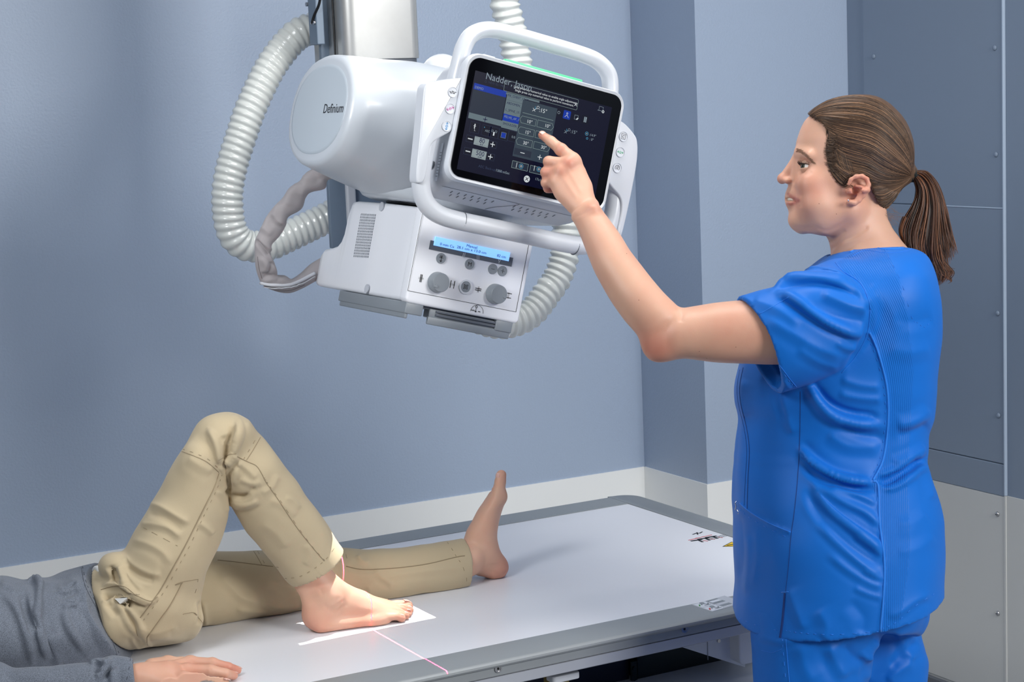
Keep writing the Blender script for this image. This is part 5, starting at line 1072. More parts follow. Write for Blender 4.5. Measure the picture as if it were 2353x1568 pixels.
V.plane((0, 0, TZ), (0, 0, -1))
HV, HF = V.verts(); HV = relax(HV, HF, 2, .45)
WS = [([(64, 1338), (82, 1328), (92, 1345), (90, 1380), (86, 1425)], 6, .010), ([(60, 1345), (70, 1390), (80, 1430), (95, 1480), (108, 1520)], 7, .008), ([(50, 1365), (60, 1410), (75, 1460)], 8, -.007), ([(95, 1335), (100, 1390), (112, 1430), (120, 1470)], 9, -.006), ([(5, 1370), (30, 1390), (50, 1430), (65, 1480), (75, 1530)], 9, .006), ([(0, 1345), (20, 1350), (37, 1365)], 7, .005),
      ([(130, 1360), (150, 1355), (170, 1340), (185, 1345)], 7, .006), ([(135, 1375), (155, 1368), (180, 1355)], 6, -.006), ([(150, 1405), (155, 1430), (170, 1460), (195, 1500)], 8, .006), ([(145, 1400), (160, 1385), (180, 1390)], 6, .005), ([(180, 1400), (200, 1430), (215, 1470), (235, 1510)], 9, -.005), ([(200, 1340), (215, 1390), (240, 1440), (265, 1490)], 10, .003), ([(110, 1460), (125, 1500), (140, 1530)], 9, .005),
      ([(207, 1527), (225, 1520), (250, 1530)], 4, .007), ([(255, 1512), (240, 1535), (220, 1560)], 5, .008), ([(262, 1540), (258, 1560), (262, 1590)], 5, .006), ([(210, 1540), (230, 1550), (215, 1575)], 5, -.005), ([(20, 1545), (60, 1555), (110, 1550)], 8, .003)]
HV = ripple(HV, HF, .002, .09, 5); HV = folds(HV, HF, WS); HV = relax(HV, HF, 1, .35); HV[:, 2] = np.maximum(HV[:, 2], TZ)
sh = link('shirt', vmesh('shirt', HV, HF), 'heather_grey', patient); hf = Surf(HV, HF); g = G()
hf.seam(g, [(190, 1303), (198, 1340), (212, 1370), (240, 1420), (262, 1470), (275, 1510)], .0006, .0003, dash=3); hf.seam(g, [(187, 1305), (194, 1342), (208, 1374), (236, 1424), (258, 1474), (270, 1510)], .0005, .0003)
hf.seam(g, [(300, 1514), (296, 1540), (290, 1568)], .0005, .0003, dash=3); g.out('seam_stitching', 'grey_seam', sh, kind='stuff')
# light-field lamp and positioning laser of the collimator
def beam(name, typ, u, v, w, energy, col, build):
    l = bpy.data.lights.new(name, 'POINT'); l.energy = energy; l.color = col; l.shadow_soft_size = 0.0; l.use_nodes = True; nt = l.node_tree; N = nt.nodes.new; L = nt.links.new
    tc = N('ShaderNodeTexCoord'); sp = N('ShaderNodeSeparateXYZ'); L(tc.outputs['Normal'], sp.inputs[0])
    nz = N('ShaderNodeMath'); nz.operation = 'ABSOLUTE'; L(sp.outputs[2], nz.inputs[0])
    def M(op, a, b=None, clampv=False):
        n = N('ShaderNodeMath'); n.operation = op; n.use_clamp = clampv
        for i, x in enumerate((a, b)):
            if x is None: continue
            if isinstance(x, (int, float)): n.inputs[i].default_value = x
            else: L(x, n.inputs[i])
        return n.outputs[0]
    x = M('DIVIDE', sp.outputs[0], nz.outputs[0]); y = M('DIVIDE', sp.outputs[1], nz.outputs[0]); down = M('LESS_THAN', sp.outputs[2], 0.)
    out = M('MULTIPLY', build(M, x, y), down); em = nt.nodes['Emission']; L(out, em.inputs['Strength'])
    o = bpy.data.objects.new(name, l); scene.collection.objects.link(o)
    o.matrix_world = Matrix(((DU[0], DV[0], DW[0], 0), (DU[1], DV[1], DW[1], 0), (DU[2], DV[2], DW[2], 0), (0, 0, 0, 1))); o.location = [float(t) for t in D(u, v, w)]
    return o
WB = .588
def field(M, x, y):
    a = M('LESS_THAN', M('ABSOLUTE', M('SUBTRACT', x, FX0)), FXH); b = M('LESS_THAN', M('ABSOLUTE', M('SUBTRACT', y, FY0)), FYH)
    c1 = M('GREATER_THAN', M('ABSOLUTE', M('SUBTRACT', y, FY0)), .0016); c2 = M('GREATER_THAN', M('ABSOLUTE', M('SUBTRACT', x, FX0)), .0016)
    return M('MULTIPLY', M('MULTIPLY', a, b), M('ADD', M('MULTIPLY', c1, c2), .0))
_c = np.array([[1.135, 3.033], [1.161, 2.904], [1.409, 2.914], [1.406, 3.043]])
_src = D(0, 2.97, WB)
def _dir(x, y): p = np.array([x, y, ZT])-_src; return p@DU/-(p@DW), p@DV/-(p@DW)
_q = [_dir(*c) for c in _c]; FX0 = (min(q[0] for q in _q)+max(q[0] for q in _q))/2; FXH = (max(q[0] for q in _q)-min(q[0] for q in _q))/2; FY0 = sum(q[1] for q in _q)/4; FYH = .108
beam('light_field_lamp', 'field', 0, 2.97, WB, 26, (1, .98, .94), field)
def las(M, x, y):
    return M('MULTIPLY', M('LESS_THAN', M('ABSOLUTE', M('SUBTRACT', x, 0.0)), .0017), M('LESS_THAN', M('ABSOLUTE', y), .66))
beam('positioning_laser', 'laser', .0, 2.97, WB-.002, 700, (1, .02, .06), las)

# ================================================================ THE WOMAN AT THE CONSOLE
D0 = 3.05
woman = empty('person', (1.97, 2.36, 0), 'woman in bright blue scrubs with a brown ponytail, pointing at the touch screen', 'person')
def rowsY(rows, d=D0): return [(a, y, b, y, d, h) for (y, a, b, h) in rows]
head_rows = [(227, 1940, 1998, .024), (238, 1908, 2026, .044), (250, 1884, 2044, .055), (262, 1865, 2056, .061), (280, 1848, 2069, .066), (305, 1837, 2080, .070), (330, 1830, 2086, .072), (350, 1828, 2087, .072), (370, 1825, 2085, .071), (390, 1823, 2077, .069), (410, 1821, 2064, .067), (430, 1818, 2050, .064), (448, 1818, 2036, .061), (465, 1817, 2020, .057), (480, 1819, 2003, .053), (495, 1820, 1984, .048), (509, 1823, 1962, .042), (520, 1832, 1935, .034), (527, 1846, 1905, .024)]
dt = dY(1243, 309, 2.6475)
FWu = FW; A3 = lambda x, y, d: Q(x, y, d)
def body_head(V):
    limb(V, rowsY(head_rows), k=.006, capk=.008, p=2.15, axis=-UP)
    limb(V, [(1893, 505, 2034, 470, D0, .050), (1899, 530, 2038, 498, D0, .052), (1906, 556, 2048, 522, D0, .055), (1910, 582, 2066, 548, D0, .062), (1905, 610, 2086, 575, D0, .080), (1890, 650, 2100, 610, D0, .12)], k=.024, capk=.01)
    V.cone(A3(1968, 478, D0-.046), A3(1925, 600, D0-.016), .011, .009, .014)           # neck muscle
    # brow, nose, cheeks, jaw
    V.cone(A3(1836, 350, D0-.012), A3(1860, 357, D0-.046), .0065, .0065, .012)
    V.cone(A3(1836, 364, D0), A3(1822, 410, D0), .0080, .0105, .008); V.cone(A3(1832, 360, D0), A3(1800, 409, D0), .0062, .0078, .006); V.ell(A3(1797, 411, D0), (.0088, .0080, .0090), k=.004)
    V.ell(A3(1809, 415, D0-.0105), (.0078, .0062, .0052), k=.005); V.ell(A3(1809, 415, D0+.0105), (.0078, .0062, .0052), k=.005)
    V.ell(A3(1804, 424.5, D0-.0060), (.0036, .0026, .0028), k=.0015, mode='sub');
    V.ell(A3(1866, 424, D0-.040), (.024, .020, .022), k=.02)
    V.ell(A3(1835, 505, D0), (.015, .014, .016), k=.014); V.chain([A3(1846, 512, D0-.012), A3(1895, 508, D0-.034), A3(1950, 484, D0-.050)], [.014, .016, .018], k=.024)
    V.ell(A3(1880, 470, D0-.036), (.030, .026, .024), k=.02)
    # eye socket and lids
    V.ell(A3(1837, 382, D0-.039), (.013, .0105, .011), k=.010, mode='sub')
    ec = A3(1857, 384, D0-.0325); V.ell(ec, .0118, k=.004)
    # mouth
    V.ell(A3(1826, 456, D0), (.0135, .020, .021), k=.012)
    V.chain([A3(1814, 446, D0), A3(1819, 450, D0-.010), A3(1834, 460, D0-.0225)], [.0033, .0033, .0018], k=.004)
    V.chain([A3(1813, 469, D0), A3(1818, 468, D0-.010), A3(1834, 463, D0-.0225)], [.0046, .0042, .0018], k=.004)
    V.chain([A3(1806, 458, D0), A3(1814, 459, D0-.011), A3(1834, 462, D0-.0235)], [.0038, .0034, .0012], k=.001) if False else None
    for a, b, ra, rb in ((A3(1808, 458.5, D0+.004), A3(1815, 459, D0-.012), .0030, .0028), (A3(1815, 459, D0-.012), A3(1837, 464, D0-.0280), .0028, .0008)): V.cone(a, b, ra, rb, .0012, mode='sub')
    # ear
    V.ell(A3(1970, 437, D0-.068), (.0185, .0255, .0075), k=.008)
    E = [(1950, 424), (1955, 413), (1967, 406), (1981, 405), (1992, 412), (1996, 424), (1992, 438), (1984, 450), (1974, 461), (1964, 469)]
    V.chain([A3(x, y, D0-.0770-.003*math.sin(i/9*math.pi)) for i, (x, y) in enumerate(E)], [.0028, .0032, .0034, .0036, .0036, .0036, .0034, .0034, .0036, .0040], k=.003)
    V.ell(A3(1955, 465, D0-.0750), (.0080, .0088, .0048), k=.005)
    V.ell(A3(1968, 438, D0-.0790), (.0090, .0120, .0060), k=.003, mode='sub'); V.cone(A3(1964, 418, D0-.080), A3(1983, 420, D0-.080), .0032, .0032, .003, mode='sub')
    V.chain([A3(1966, 426, D0-.0765), A3(1978, 430, D0-.0775), A3(1979, 444, D0-.0770), A3(1968, 456, D0-.0765)], [.0022, .0026, .0026, .0024], k=.003)
    V.ell(A3(1951, 439, D0-.0745), (.0046, .0058, .0050), k=.004)
def body_arm(V):
    ua = [(1900, 690, 1905, 835, 2.870, .050), (1820, 688, 1832, 838, 2.870, .051), (1760, 688, 1770, 838, 2.870, .050), (1705, 690, 1715, 836, 2.872, .049), (1650, 695, 1655, 834, 2.875, .047), (1605, 703, 1598, 828, 2.880, .045), (1570, 712, 1545, 820, 2.882, .042), (1548, 725, 1510, 812, 2.884, .036)]
    limb(V, ua, k=.01, capk=.02)
    fa = [(1490, 800, 1572, 716, 2.885, .041), (1462, 768, 1546, 692, 2.888, .043), (1434, 735, 1516, 662, 2.893, .043), (1403, 690, 1483, 622, 2.902, .040), (1377, 643, 1448, 577, 2.913, .036), (1357, 596, 1420, 533, 2.926, .031), (1340, 552, 1394, 497, 2.940, .027), (1326, 522, 1376, 472, 2.951, .0235), (1313, 504, 1369, 455, 2.960, .0215)]
    limb(V, fa, k=.008, capk=.008)
    V.ell(A3(1506, 797, 2.882), (.018, .019, .022), k=.018); V.ell(A3(1528, 778, 2.882), (.030, .030, .034), k=.02)
    V.ell(A3(1363, 480, 2.935), (.009, .010, .008), k=.012)                       # wrist bone
    limb(V, [(1322, 506, 1366, 468, 2.960, .015), (1307, 490, 1366, 454, 2.966, .018), (1293, 474, 1363, 440, 2.973, .0185), (1274, 452, 1358, 416, 2.982, .018), (1262, 425, 1346, 390, 2.990, .0165), (1262, 398, 1334, 370, 2.994, .0150), (1276, 380, 1322, 358, 2.996, .0125)], k=.009, capk=.012)
    mc = {'i': (1316, 366, 2.993), 'm': (1303, 377, 2.987), 'r': (1289, 396, 2.987), 'p': (1277, 418, 2.990)}
    def ch(P, R, k=.0035): V.chain([A3(*p) for p in P], R, k=k)
    V.ell(A3(1318, 368, 2.992), .0118, k=.010); ch([(1314, 364, 2.994), (1289, 344, 3.006), (1266, 325, 3.016), (1245.5, 311, dt-.007)], [.0112, .0100, .0086, .0068])
    V.ell(A3(1289, 344, 3.003), .0103, k=.004)
    V.ell(A3(1306, 377, 2.984), .0108, k=.008); ch([(1304, 377, 2.987), (1261, 372, 2.998), (1263, 386, 3.016), (1284, 392, 3.018)], [.0108, .0094, .0084, .0074])
    V.ell(A3(1289, 394, 2.983), .0104, k=.008); ch([(1289, 396, 2.988), (1254, 396, 2.998), (1257, 410, 3.014), (1278, 413, 3.016)], [.0105, .0088, .0080, .0070])
    V.ell(A3(1277, 416, 2.986), .0098, k=.008); ch([(1278, 417, 2.990), (1254, 420, 2.998), (1259, 433, 3.010), (1276, 436, 3.014)], [.0098, .0080, .0074, .0066])
    ch([(1335, 462, 2.985), (1316, 436, 3.008), (1300, 412, 3.022), (1286, 392, 3.026)], [.014, .0115, .0095, .0080], k=.006)
V = Vol(np.array([1.30, 2.02, 1.02]), np.array([2.22, 2.80, 1.80]), .0024)
lo = np.min([Q(x, y, d) for x in (1230, 2120) for y in (215, 900) for d in (2.80, 3.20)], 0)-.01; hi = np.max([Q(x, y, d) for x in (1230, 2120) for y in (215, 900) for d in (2.80, 3.20)], 0)+.01
V = Vol(lo, hi, .0023)
body_head(V); body_arm(V)
# shoulders and chest under the clothes
limb(V, [(1930, 640, 2100, 630, D0, .14), (1850, 720, 2110, 700, D0, .16), (1760, 850, 2110, 850, D0, .14), (1760, 905, 2100, 905, D0, .13)], k=.02, capk=.02)
V.cone(A3(1985, 665, D0-.10), A3(1905, 762, 2.870), .045, .048, .02)
V.chain([A3(1985, 665, D0+.12), A3(1950, 760, D0+.15)], [.045, .045], k=.02)
WV, WF = V.verts(); WV = relax(WV, WF, 2, .4)
WV = folds(WV, WF, [([(1912, 572), (1935, 555), (1962, 543), (1990, 525)], 3.5, -.0022, 'n'), ([(1908, 556), (1925, 545), (1945, 528)], 3.5, -.0018), ([(1925, 590), (1950, 572), (1985, 552), (2010, 546)], 3, -.0012), ([(1552, 708), (1566, 720), (1562, 742)], 4, -.0018), ([(1318, 500), (1340, 492), (1366, 478)], 2.5, -.0008), ([(1252, 318), (1262, 312)], 1.6, -.0005), ([(1274, 340), (1286, 330)], 2, -.0008), ([(1279, 345), (1291, 335)], 2, -.0007),
    ([(1300, 382), (1318, 410), (1340, 450)], 4, .0010), ([(1288, 402), (1305, 425), (1328, 460)], 4, .0008), ([(1834, 461), (1838, 470), (1838, 478)], 2.5, -.0010), ([(1822, 428), (1832, 442), (1840, 456)], 4, -.0012), ([(1813, 408), (1819, 412), (1821, 422)], 3, -.0012), ([(1845, 398), (1856, 400), (1866, 394)], 4, -.0008), ([(1848, 388), (1838, 393), (1832, 392)], 2.5, -.0008), ([(1872, 522), (1900, 530), (1925, 520), (1950, 500)], 4, -.0012)])
bl = blush(WV, [(A3(1852, 434, D0-.05), .036, .42), (A3(1795, 412, D0), .018, .35), (A3(1245, 311, dt-.007), .013, .85), (A3(1289, 344, 2.992), .012, .5), (A3(1306, 374, 2.975), .013, .55), (A3(1289, 394, 2.975), .012, .4), (A3(1256, 395, 2.99), .02, .5), (A3(1262, 438, 3.0), .014, .8), (A3(1970, 437, D0-.08), .03, .6), (A3(1990, 415, D0-.08), .012, .7), (A3(1500, 805, 2.86), .035, .6), (A3(1700, 780, 2.83), .06, .18), (A3(1363, 480, 2.93), .016, .35), (A3(1900, 440, D0-.06), .04, .15)])
px, py, pz = proj(WV); dist = lambda P: np.min([np.hypot(px-a, py-b) for a, b in P], 0)
lipm = np.exp(-(dist(spline([(1811, 446), (1818, 451), (1826, 456), (1833, 460)], 14))/3.6)**2)+np.exp(-(dist(spline([(1810, 468), (1818, 469), (1826, 466), (1833, 462)], 14))/4.4)**2)
lipm = np.clip(lipm, 0, 1)*(px > 1803)*(pz < D0+.03)*.8
link('body', vmesh('body', WV, WF, {'blush': bl, 'lip': lipm}), 'skin_woman', woman)
# eye, lids, lashes, brow, teeth, earring
def sphere(g, c, r, mi=0, n=24, m=14, R=None):
    rings = [[np.array(c)+r*np.array([math.sin(a)*math.cos(b), math.sin(a)*math.sin(b), math.cos(a)]) for b in np.linspace(0, 2*math.pi, n, endpoint=False)] for a in np.linspace(.02, math.pi-.02, m)]
    return g.loft(rings, mi)
mat('eye_white', (222, 218, 214), .2); mat('iris', (70, 78, 66), .15); mat('pupil', (10, 10, 10), .1); mat('teeth', (235, 228, 214), .25); mat('lash', (38, 26, 20), .6); mat('brow_hair', (142, 110, 90), .7); mat('hair_tie', (22, 30, 28), .7); mat('silver', (220, 220, 225), .15, metal=1.)
ec = A3(1856, 384, D0-.0335); ld = np.array(-RT*.86-FW*.50+UP*.10); ld /= np.linalg.norm(ld)
g = G(); sphere(g, ec, .0121); e1_ = np.cross(ld, UP); e1_ /= np.linalg.norm(e1_); e2_ = np.cross(e1_, ld)
for mi, ang in ((1, .47), (2, .20)):
    R = .01215+.00008*mi; rings = [[ec+R*(ld*math.cos(a)+math.sin(a)*(e1_*math.cos(b)+e2_*math.sin(b))) for b in np.linspace(0, 2*math.pi, 24, endpoint=False)] for a in np.linspace(ang, .01, 5)]; g.loft(rings, mi)
g.out('eye', ['eye_white', 'iris', 'pupil'], woman, smooth=True)
def lid(g, R, th0, th1, w0, w1, name):
    """strip over the eyeball between two latitudes; fans from corner to corner"""
    n, m = 22, 6; ringsO = []
    for i in range(n+1):
        a = -1.25+2.5*i/n; row = []
        for j in range(m+1):
            lat = th0+(th1-th0)*j/m; lat = lat*math.cos(a*1.0)**.8 if True else lat
            d = ld*math.cos(a)*math.cos(lat)+e1_*math.sin(a)*math.cos(lat)+e2_*math.sin(lat); row.append(ec+d*(R+(.0006 if j == 0 else 0)))
        ringsO.append(row)
    V_ = [p for r in ringsO for p in r]+[p-(p-ec)/np.linalg.norm(p-ec)*.0008 for r in ringsO for p in r]; K = (n+1)*(m+1); F_ = []
    for i in range(n):
        for j in range(m):
            a, b, c, d = i*(m+1)+j, i*(m+1)+j+1, (i+1)*(m+1)+j+1, (i+1)*(m+1)+j; F_ += [(a, b, c, d), (a+K, d+K, c+K, b+K)]
    for i in range(n): F_ += [(i*(m+1), (i+1)*(m+1), (i+1)*(m+1)+K, i*(m+1)+K)]
    g.add(V_, F_)
up_ = np.sign(e2_@UP)
g = G(); lid(g, .0130, .27*up_, 1.35*up_, 0, 0, ''); g.out('eyelid', 'skin_woman', woman, smooth=True)
g = G(); lid(g, .0129, -.27*up_, -1.3*up_, 0, 0, ''); g.out('eyelid', 'skin_woman', woman, smooth=True)
g = G()
rnd = random.Random(4)
for i in range(34):
    a = -1.0+2.0*i/33; lat = .27*up_*math.cos(a)**.8; d = ld*math.cos(a)*math.cos(lat)+e1_*math.sin(a)*math.cos(lat)+e2_*math.sin(lat); p = ec+d*.0132; o_ = d*.005+UP*(.0022+.001*rnd.random())
    g.tube([p, p+o_*.6, p+o_+UP*.0012], [.00028, .0002, .00008], 4)
pts = [ec+(ld*math.cos(a)*math.cos(.27*up_*math.cos(a)**.8)+e1_*math.sin(a)*math.cos(.27*up_*math.cos(a)**.8)+e2_*math.sin(.27*up_*math.cos(a)**.8))*.0134 for a in np.linspace(-1.15, 1.15, 24)]; g.tube(pts, .0004, 5)
g.out('eyelashes', 'lash', woman)
wf = Surf(WV, WF); g = G()
bp_ = spline([(1829, 346), (1836, 347), (1846, 353), (1857, 363), (1868, 374)], 60)
for i in range(210):
    t = rnd.random(); k_ = int(t*59); x, y = bp_[k_]; w = 4.6*(1-.7*t); x += rnd.uniform(-2, 2); y += rnd.uniform(-w, w); h = wf.hit(x, y, .0003)
    if h is None: continue
    h2 = wf.hit(x+4+3*t, y+(-2.2+5.5*t), .0006)
    if h2 is None or np.linalg.norm(h2[0]-h[0]) > .02: continue
    g.tube([h[0], (h[0]+h2[0])/2+h[1]*.0003, h2[0]], [.00016, .00015, .00008], 4)
g.out('eyebrow', 'brow_hair', woman)
g = G()
for i in range(8):
    a = -.25+.26*i; c = Q(1833, 456.5, D0)+(-RT*math.cos(a)*.0155-FW*math.sin(a)*.0190)-UP*.0002*i
    t = np.array(-RT*-math.sin(a)-FW*math.cos(a)); t /= np.linalg.norm(t); nrm = np.cross(t, UP); g.loft([[c+t*x*.0034*s_+UP*(yy)+nrm*z_*.0016 for x, z_ in ((-1, -.6), (-.7, .5), (0, 1), (.7, .5), (1, -.6), (0, -1))] for s_, yy in ((.8, .0036), (1., .001), (.95, -.002), (.7, -.0036))])
g.out('teeth', 'teeth', woman, smooth=True)
h = wf.hit(1950, 462, .0012); g = G(); sphere(g, h[0], .0017, n=12, m=8); g.out('earring', 'silver', woman, smooth=True)
mat('mole', (120, 76, 62), .6)
g = G()
for x, y in ((1882, 468), (1906, 555), (1922, 492), (1440, 583), (1468, 690), (1691, 798), (1624, 824), (1607, 808)):
    h = wf.hit(x, y, -.0002)
    if h is not None: sphere(g, h[0], .0007, n=8, m=5)
g.out('moles', 'mole', woman, smooth=True, kind='stuff')
# fingernail of the pointing finger
tip = A3(1245.5, 311, dt-.007); bk = A3(1266, 325, 3.016); dd = (tip-bk)/np.linalg.norm(tip-bk); nn = -FW*.55+UP*.75; nn -= dd*(nn@dd); nn /= np.linalg.norm(nn); nail(tip+nn*.0062-dd*.0005, np.cross(dd, nn), dd, .0046, .0052, woman)

# ---------------- hair
def hairmat(name, rgb):
    m = mat(name, rgb, .42, spec=.5, noise=.25, nscale=90); b = m.node_tree.nodes['Principled BSDF']; b.inputs['Anisotropic'].default_value = .3; return m
hairmat('hair_mid', (92, 70, 54)); hairmat('hair_dark', (58, 43, 34)); hairmat('hair_light', (138, 104, 78)); hairmat('hair_tail', (96, 60, 42)); hairmat('hair_tail_dark', (54, 34, 26)); hairmat('hair_tail_light', (142, 90, 56))
def polydist(x, y, P):
    d = np.full(x.shape, 1e9, np.float32)
    for i in range(len(P)):
        a = np.array(P[i], np.float32); b = np.array(P[(i+1) % len(P)], np.float32); ab = b-a; t = np.clip(((x-a[0])*ab[0]+(y-a[1])*ab[1])/(ab@ab+1e-9), 0, 1)
        d = np.minimum(d, np.hypot(x-a[0]-t*ab[0], y-a[1]-t*ab[1]))
    ins = inpoly(x.ravel(), y.ravel(), P).reshape(x.shape); return np.where(ins, -d, d)
HP = [(1843, 256), (1857, 263), (1876, 272), (1893, 284), (1903, 302), (1900, 325), (1897, 347), (1900, 371), (1908, 392), (1920, 410), (1934, 426), (1944, 421), (1950, 410), (1962, 403), (1980, 401), (1993, 407), (1999, 421), (2006, 444), (2018, 466), (2033, 485), (2062, 490), (2125, 440), (2125, 250), (2010, 190), (1880, 195), (1840, 240)]
hair_rows = [(219, 1948, 1992, .018), (224, 1924, 2012, .038), (233, 1898, 2030, .053), (244, 1876, 2046, .062), (256, 1860, 2058, .069), (270, 1848, 2071, .0725), (285, 1842, 2081, .0755), (305, 1840, 2090, .0755), (330, 1842, 2097, .077), (350, 1842, 2099, .077), (370, 1842, 2099, .076), (390, 1838, 2096, .074), (410, 1836, 2084, .072), (430, 1836, 2068, .069), (448, 1836, 2060, .065), (465, 1836, 2050, .058), (480, 1836, 2038, .050), (492, 1836, 2030, .044)]
V = Vol(np.min([Q(x, y, d) for x in (1835, 2120) for y in (205, 500) for d in (2.94, 3.16)], 0), np.max([Q(x, y, d) for x in (1835, 2120) for y in (205, 500) for d in (2.94, 3.16)], 0), .0023)
limb(V, rowsY(hair_rows), k=.0, capk=.008, p=2.15, axis=-UP)
sl, Pp = V.win(V.lo, V.lo+V.n*V.vox); X_, Y_, Z_ = proj(Pp.reshape(-1, 3)); dp = polydist(X_.astype(np.float32), Y_.astype(np.float32), HP).reshape(Pp.shape[:3])*D0/FPX
V.op(sl, dp.astype(np.float32), .0025, 'int')
V.cone(A3(2070, 405, D0), A3(2094, 401, D0), .020, .0125, .012)
AV, AF = V.verts(); AV = relax(AV, AF, 2, .5)
hair = link('hair', vmesh('hair', AV, AF), 'hair_mid', woman)
af = Surf(AV, AF)
topc = spline([(1860, 263), (1884, 243), (1915, 229), (1952, 222), (1992, 224), (2030, 240), (2062, 270), (2083, 302), (2095, 340), (2098, 372), (2092, 396)], 60)
botc = spline([(1899, 288), (1903, 325), (1912, 362), (1932, 388), (1958, 400), (1985, 406), (2010, 418), (2033, 422), (2060, 418), (2078, 411), (2090, 405)], 60)
tem = spline([(1903, 298), (1899, 325), (1897, 350), (1901, 375), (1914, 402), (1934, 424), (1948, 410), (1972, 402), (2005, 420), (2040, 421), (2090, 407)], 60)
nap = spline([(2031, 482), (2038, 478), (2046, 472), (2053, 464), (2058, 456), (2063, 446), (2068, 438), (2073, 430), (2079, 422), (2085, 415), (2091, 407)], 60)
def strands(n, curves, rad, mats, name, parent, seed, cast=True, depth=None, wisp=0.):
    R = random.Random(seed); gs = G()
    for s in range(n):
        c0, c1 = R.choices(curves, [6, 2.2, 1.6][:len(curves)])[0]; v = R.random(); t0 = 0 if R.random() < .5 else R.random()*.55; t1 = 1 if cast else R.uniform(.72, 1.0)
        wob = R.uniform(-1, 1)*.05; ph = R.random()*6; run = []; off = R.uniform(.0004, .0022); dd = R.uniform(-1, 1)
        N_ = 26
        for i in range(N_):
            t = t0+(t1-t0)*i/(N_-1); k = t*59; a = int(min(k, 58)); f = k-a; vv = min(1, max(0, v+wob*math.sin(t*3+ph)*(1-t)))
            p = (c0[a]*(1-f)+c0[a+1]*f)*(1-vv)+(c1[a]*(1-f)+c1[a+1]*f)*vv
            if cast:
                h = af.hit(p[0], p[1], off)
                if h is None: 
                    if len(run) > 3: break
                    continue
                if run and np.linalg.norm(h[0]-run[-1]) > .02: break
                run.append(h[0])
            else: run.append(Q(p[0]+wisp*math.sin(t*5+ph)*t, p[1], depth(t, vv, dd)))
        if len(run) > 4:
            r = rad*R.uniform(.7, 1.3); k = len(run); rr = [r*min(1, .35+4*i/k, .25+3*(k-1-i)/k) for i in range(k)]
            gs.tube(run, rr, 3, R.choices(range(len(mats)), [5, 3, 2])[0], cap=False)
    me = bpy.data.meshes.new(name); me.from_pydata(gs.v, [], gs.f); me.polygons.foreach_set('material_index', gs.m); me.update()
    return link(name, me, mats, parent, True)
o = strands(3400, [(topc, botc), (botc, tem), (botc, nap)], .00055, ['hair_mid', 'hair_dark', 'hair_light'], 'hair_strands', hair, 11); o['kind'] = 'stuff'
g = G(); hl = spline([(1862, 268), (1878, 276), (1895, 286), (1904, 304), (1901, 330), (1898, 352), (1901, 376), (1910, 396), (1924, 414), (1937, 428)], 300)
for i in range(520):
    x, y = hl[rnd.randrange(300)]; x += rnd.uniform(-7, 5); y += rnd.uniform(-4, 4); run = []; a = rnd.uniform(-.15, .35) if y > 310 else rnd.uniform(-.9, -.2)
    for j in range(7):
        h = wf.hit(x, y, .0004+.0007*j)
        if h is None or (run and np.linalg.norm(h[0]-run[-1]) > .01): break
        run.append(h[0]); x += 3.6*math.cos(a); y += 3.6*math.sin(a)
    if len(run) > 3: g.tube(run, [.00012+.00022*min(1, k/3) for k in range(len(run))], 3, rnd.choice((0, 0, 1)), cap=False)
o = g.out('hair_strands', ['hair_mid', 'hair_dark'], hair, smooth=True); o['kind'] = 'stuff'
# ponytail
V = Vol(np.min([Q(x, y, d) for x in (2050, 2215) for y in (380, 680) for d in (2.99, 3.11)], 0), np.max([Q(x, y, d) for x in (2050, 2215) for y in (380, 680) for d in (2.99, 3.11)], 0), .0023)
limb(V, [(2094, 412, 2100, 388, D0, .010), (2102, 424, 2128, 397, D0, .013), (2106, 445, 2150, 420, D0, .017), (2100, 468, 2163, 450, D0, .019), (2086, 495, 2172, 485, D0-.002, .020), (2074, 522, 2178, 520, D0-.004, .019), (2080, 550, 2180, 548, D0-.006, .018), (2098, 575, 2172, 572, D0-.008, .016), (2110, 600, 2168, 600, D0-.008, .014), (2124, 628, 2166, 630, D0-.008, .011), (2134, 652, 2156, 652, D0-.008, .006)], k=.004, capk=.004)
v_, f_ = V.verts(); v_ = relax(v_, f_, 3, .5); tail = link('ponytail', vmesh('ponytail', v_, f_), 'hair_tail_dark', woman)
lc = spline([(2096, 402), (2104, 425), (2106, 446), (2096, 472), (2080, 498), (2069, 522), (2071, 545), (2080, 566), (2100, 590), (2116, 618)], 60); mc_ = spline([(2099, 398), (2118, 408), (2135, 436), (2140, 480), (2134, 530), (2128, 575), (2130, 610), (2136, 640), (2138, 668)], 60)
rc = spline([(2102, 392), (2128, 393), (2150, 414), (2165, 445), (2174, 478), (2181, 510), (2188, 540), (2194, 562), (2200, 584)], 60); rc2 = spline([(2100, 396), (2122, 402), (2145, 430), (2157, 475), (2160, 520), (2164, 565), (2170, 596), (2184, 615), (2192, 628), (2180, 645)], 60)
dep = lambda t, v, d: D0-.006*t+d*(.004+.022*math.sin(min(1, t*1.6)*math.pi*.55)*(1-abs(2*v-1)**2*.5))-.003
for nm, cs, n_, sd in (('a', [(lc, mc_)], 700, 3), ('b', [(mc_, rc)], 700, 5), ('c', [(mc_, rc2)], 500, 7)):
    o = strands(n_, cs, .0006, ['hair_tail', 'hair_tail_dark', 'hair_tail_light'], 'hair_strands', tail, sd, cast=False, depth=dep, wisp=3.); o['kind'] = 'stuff'
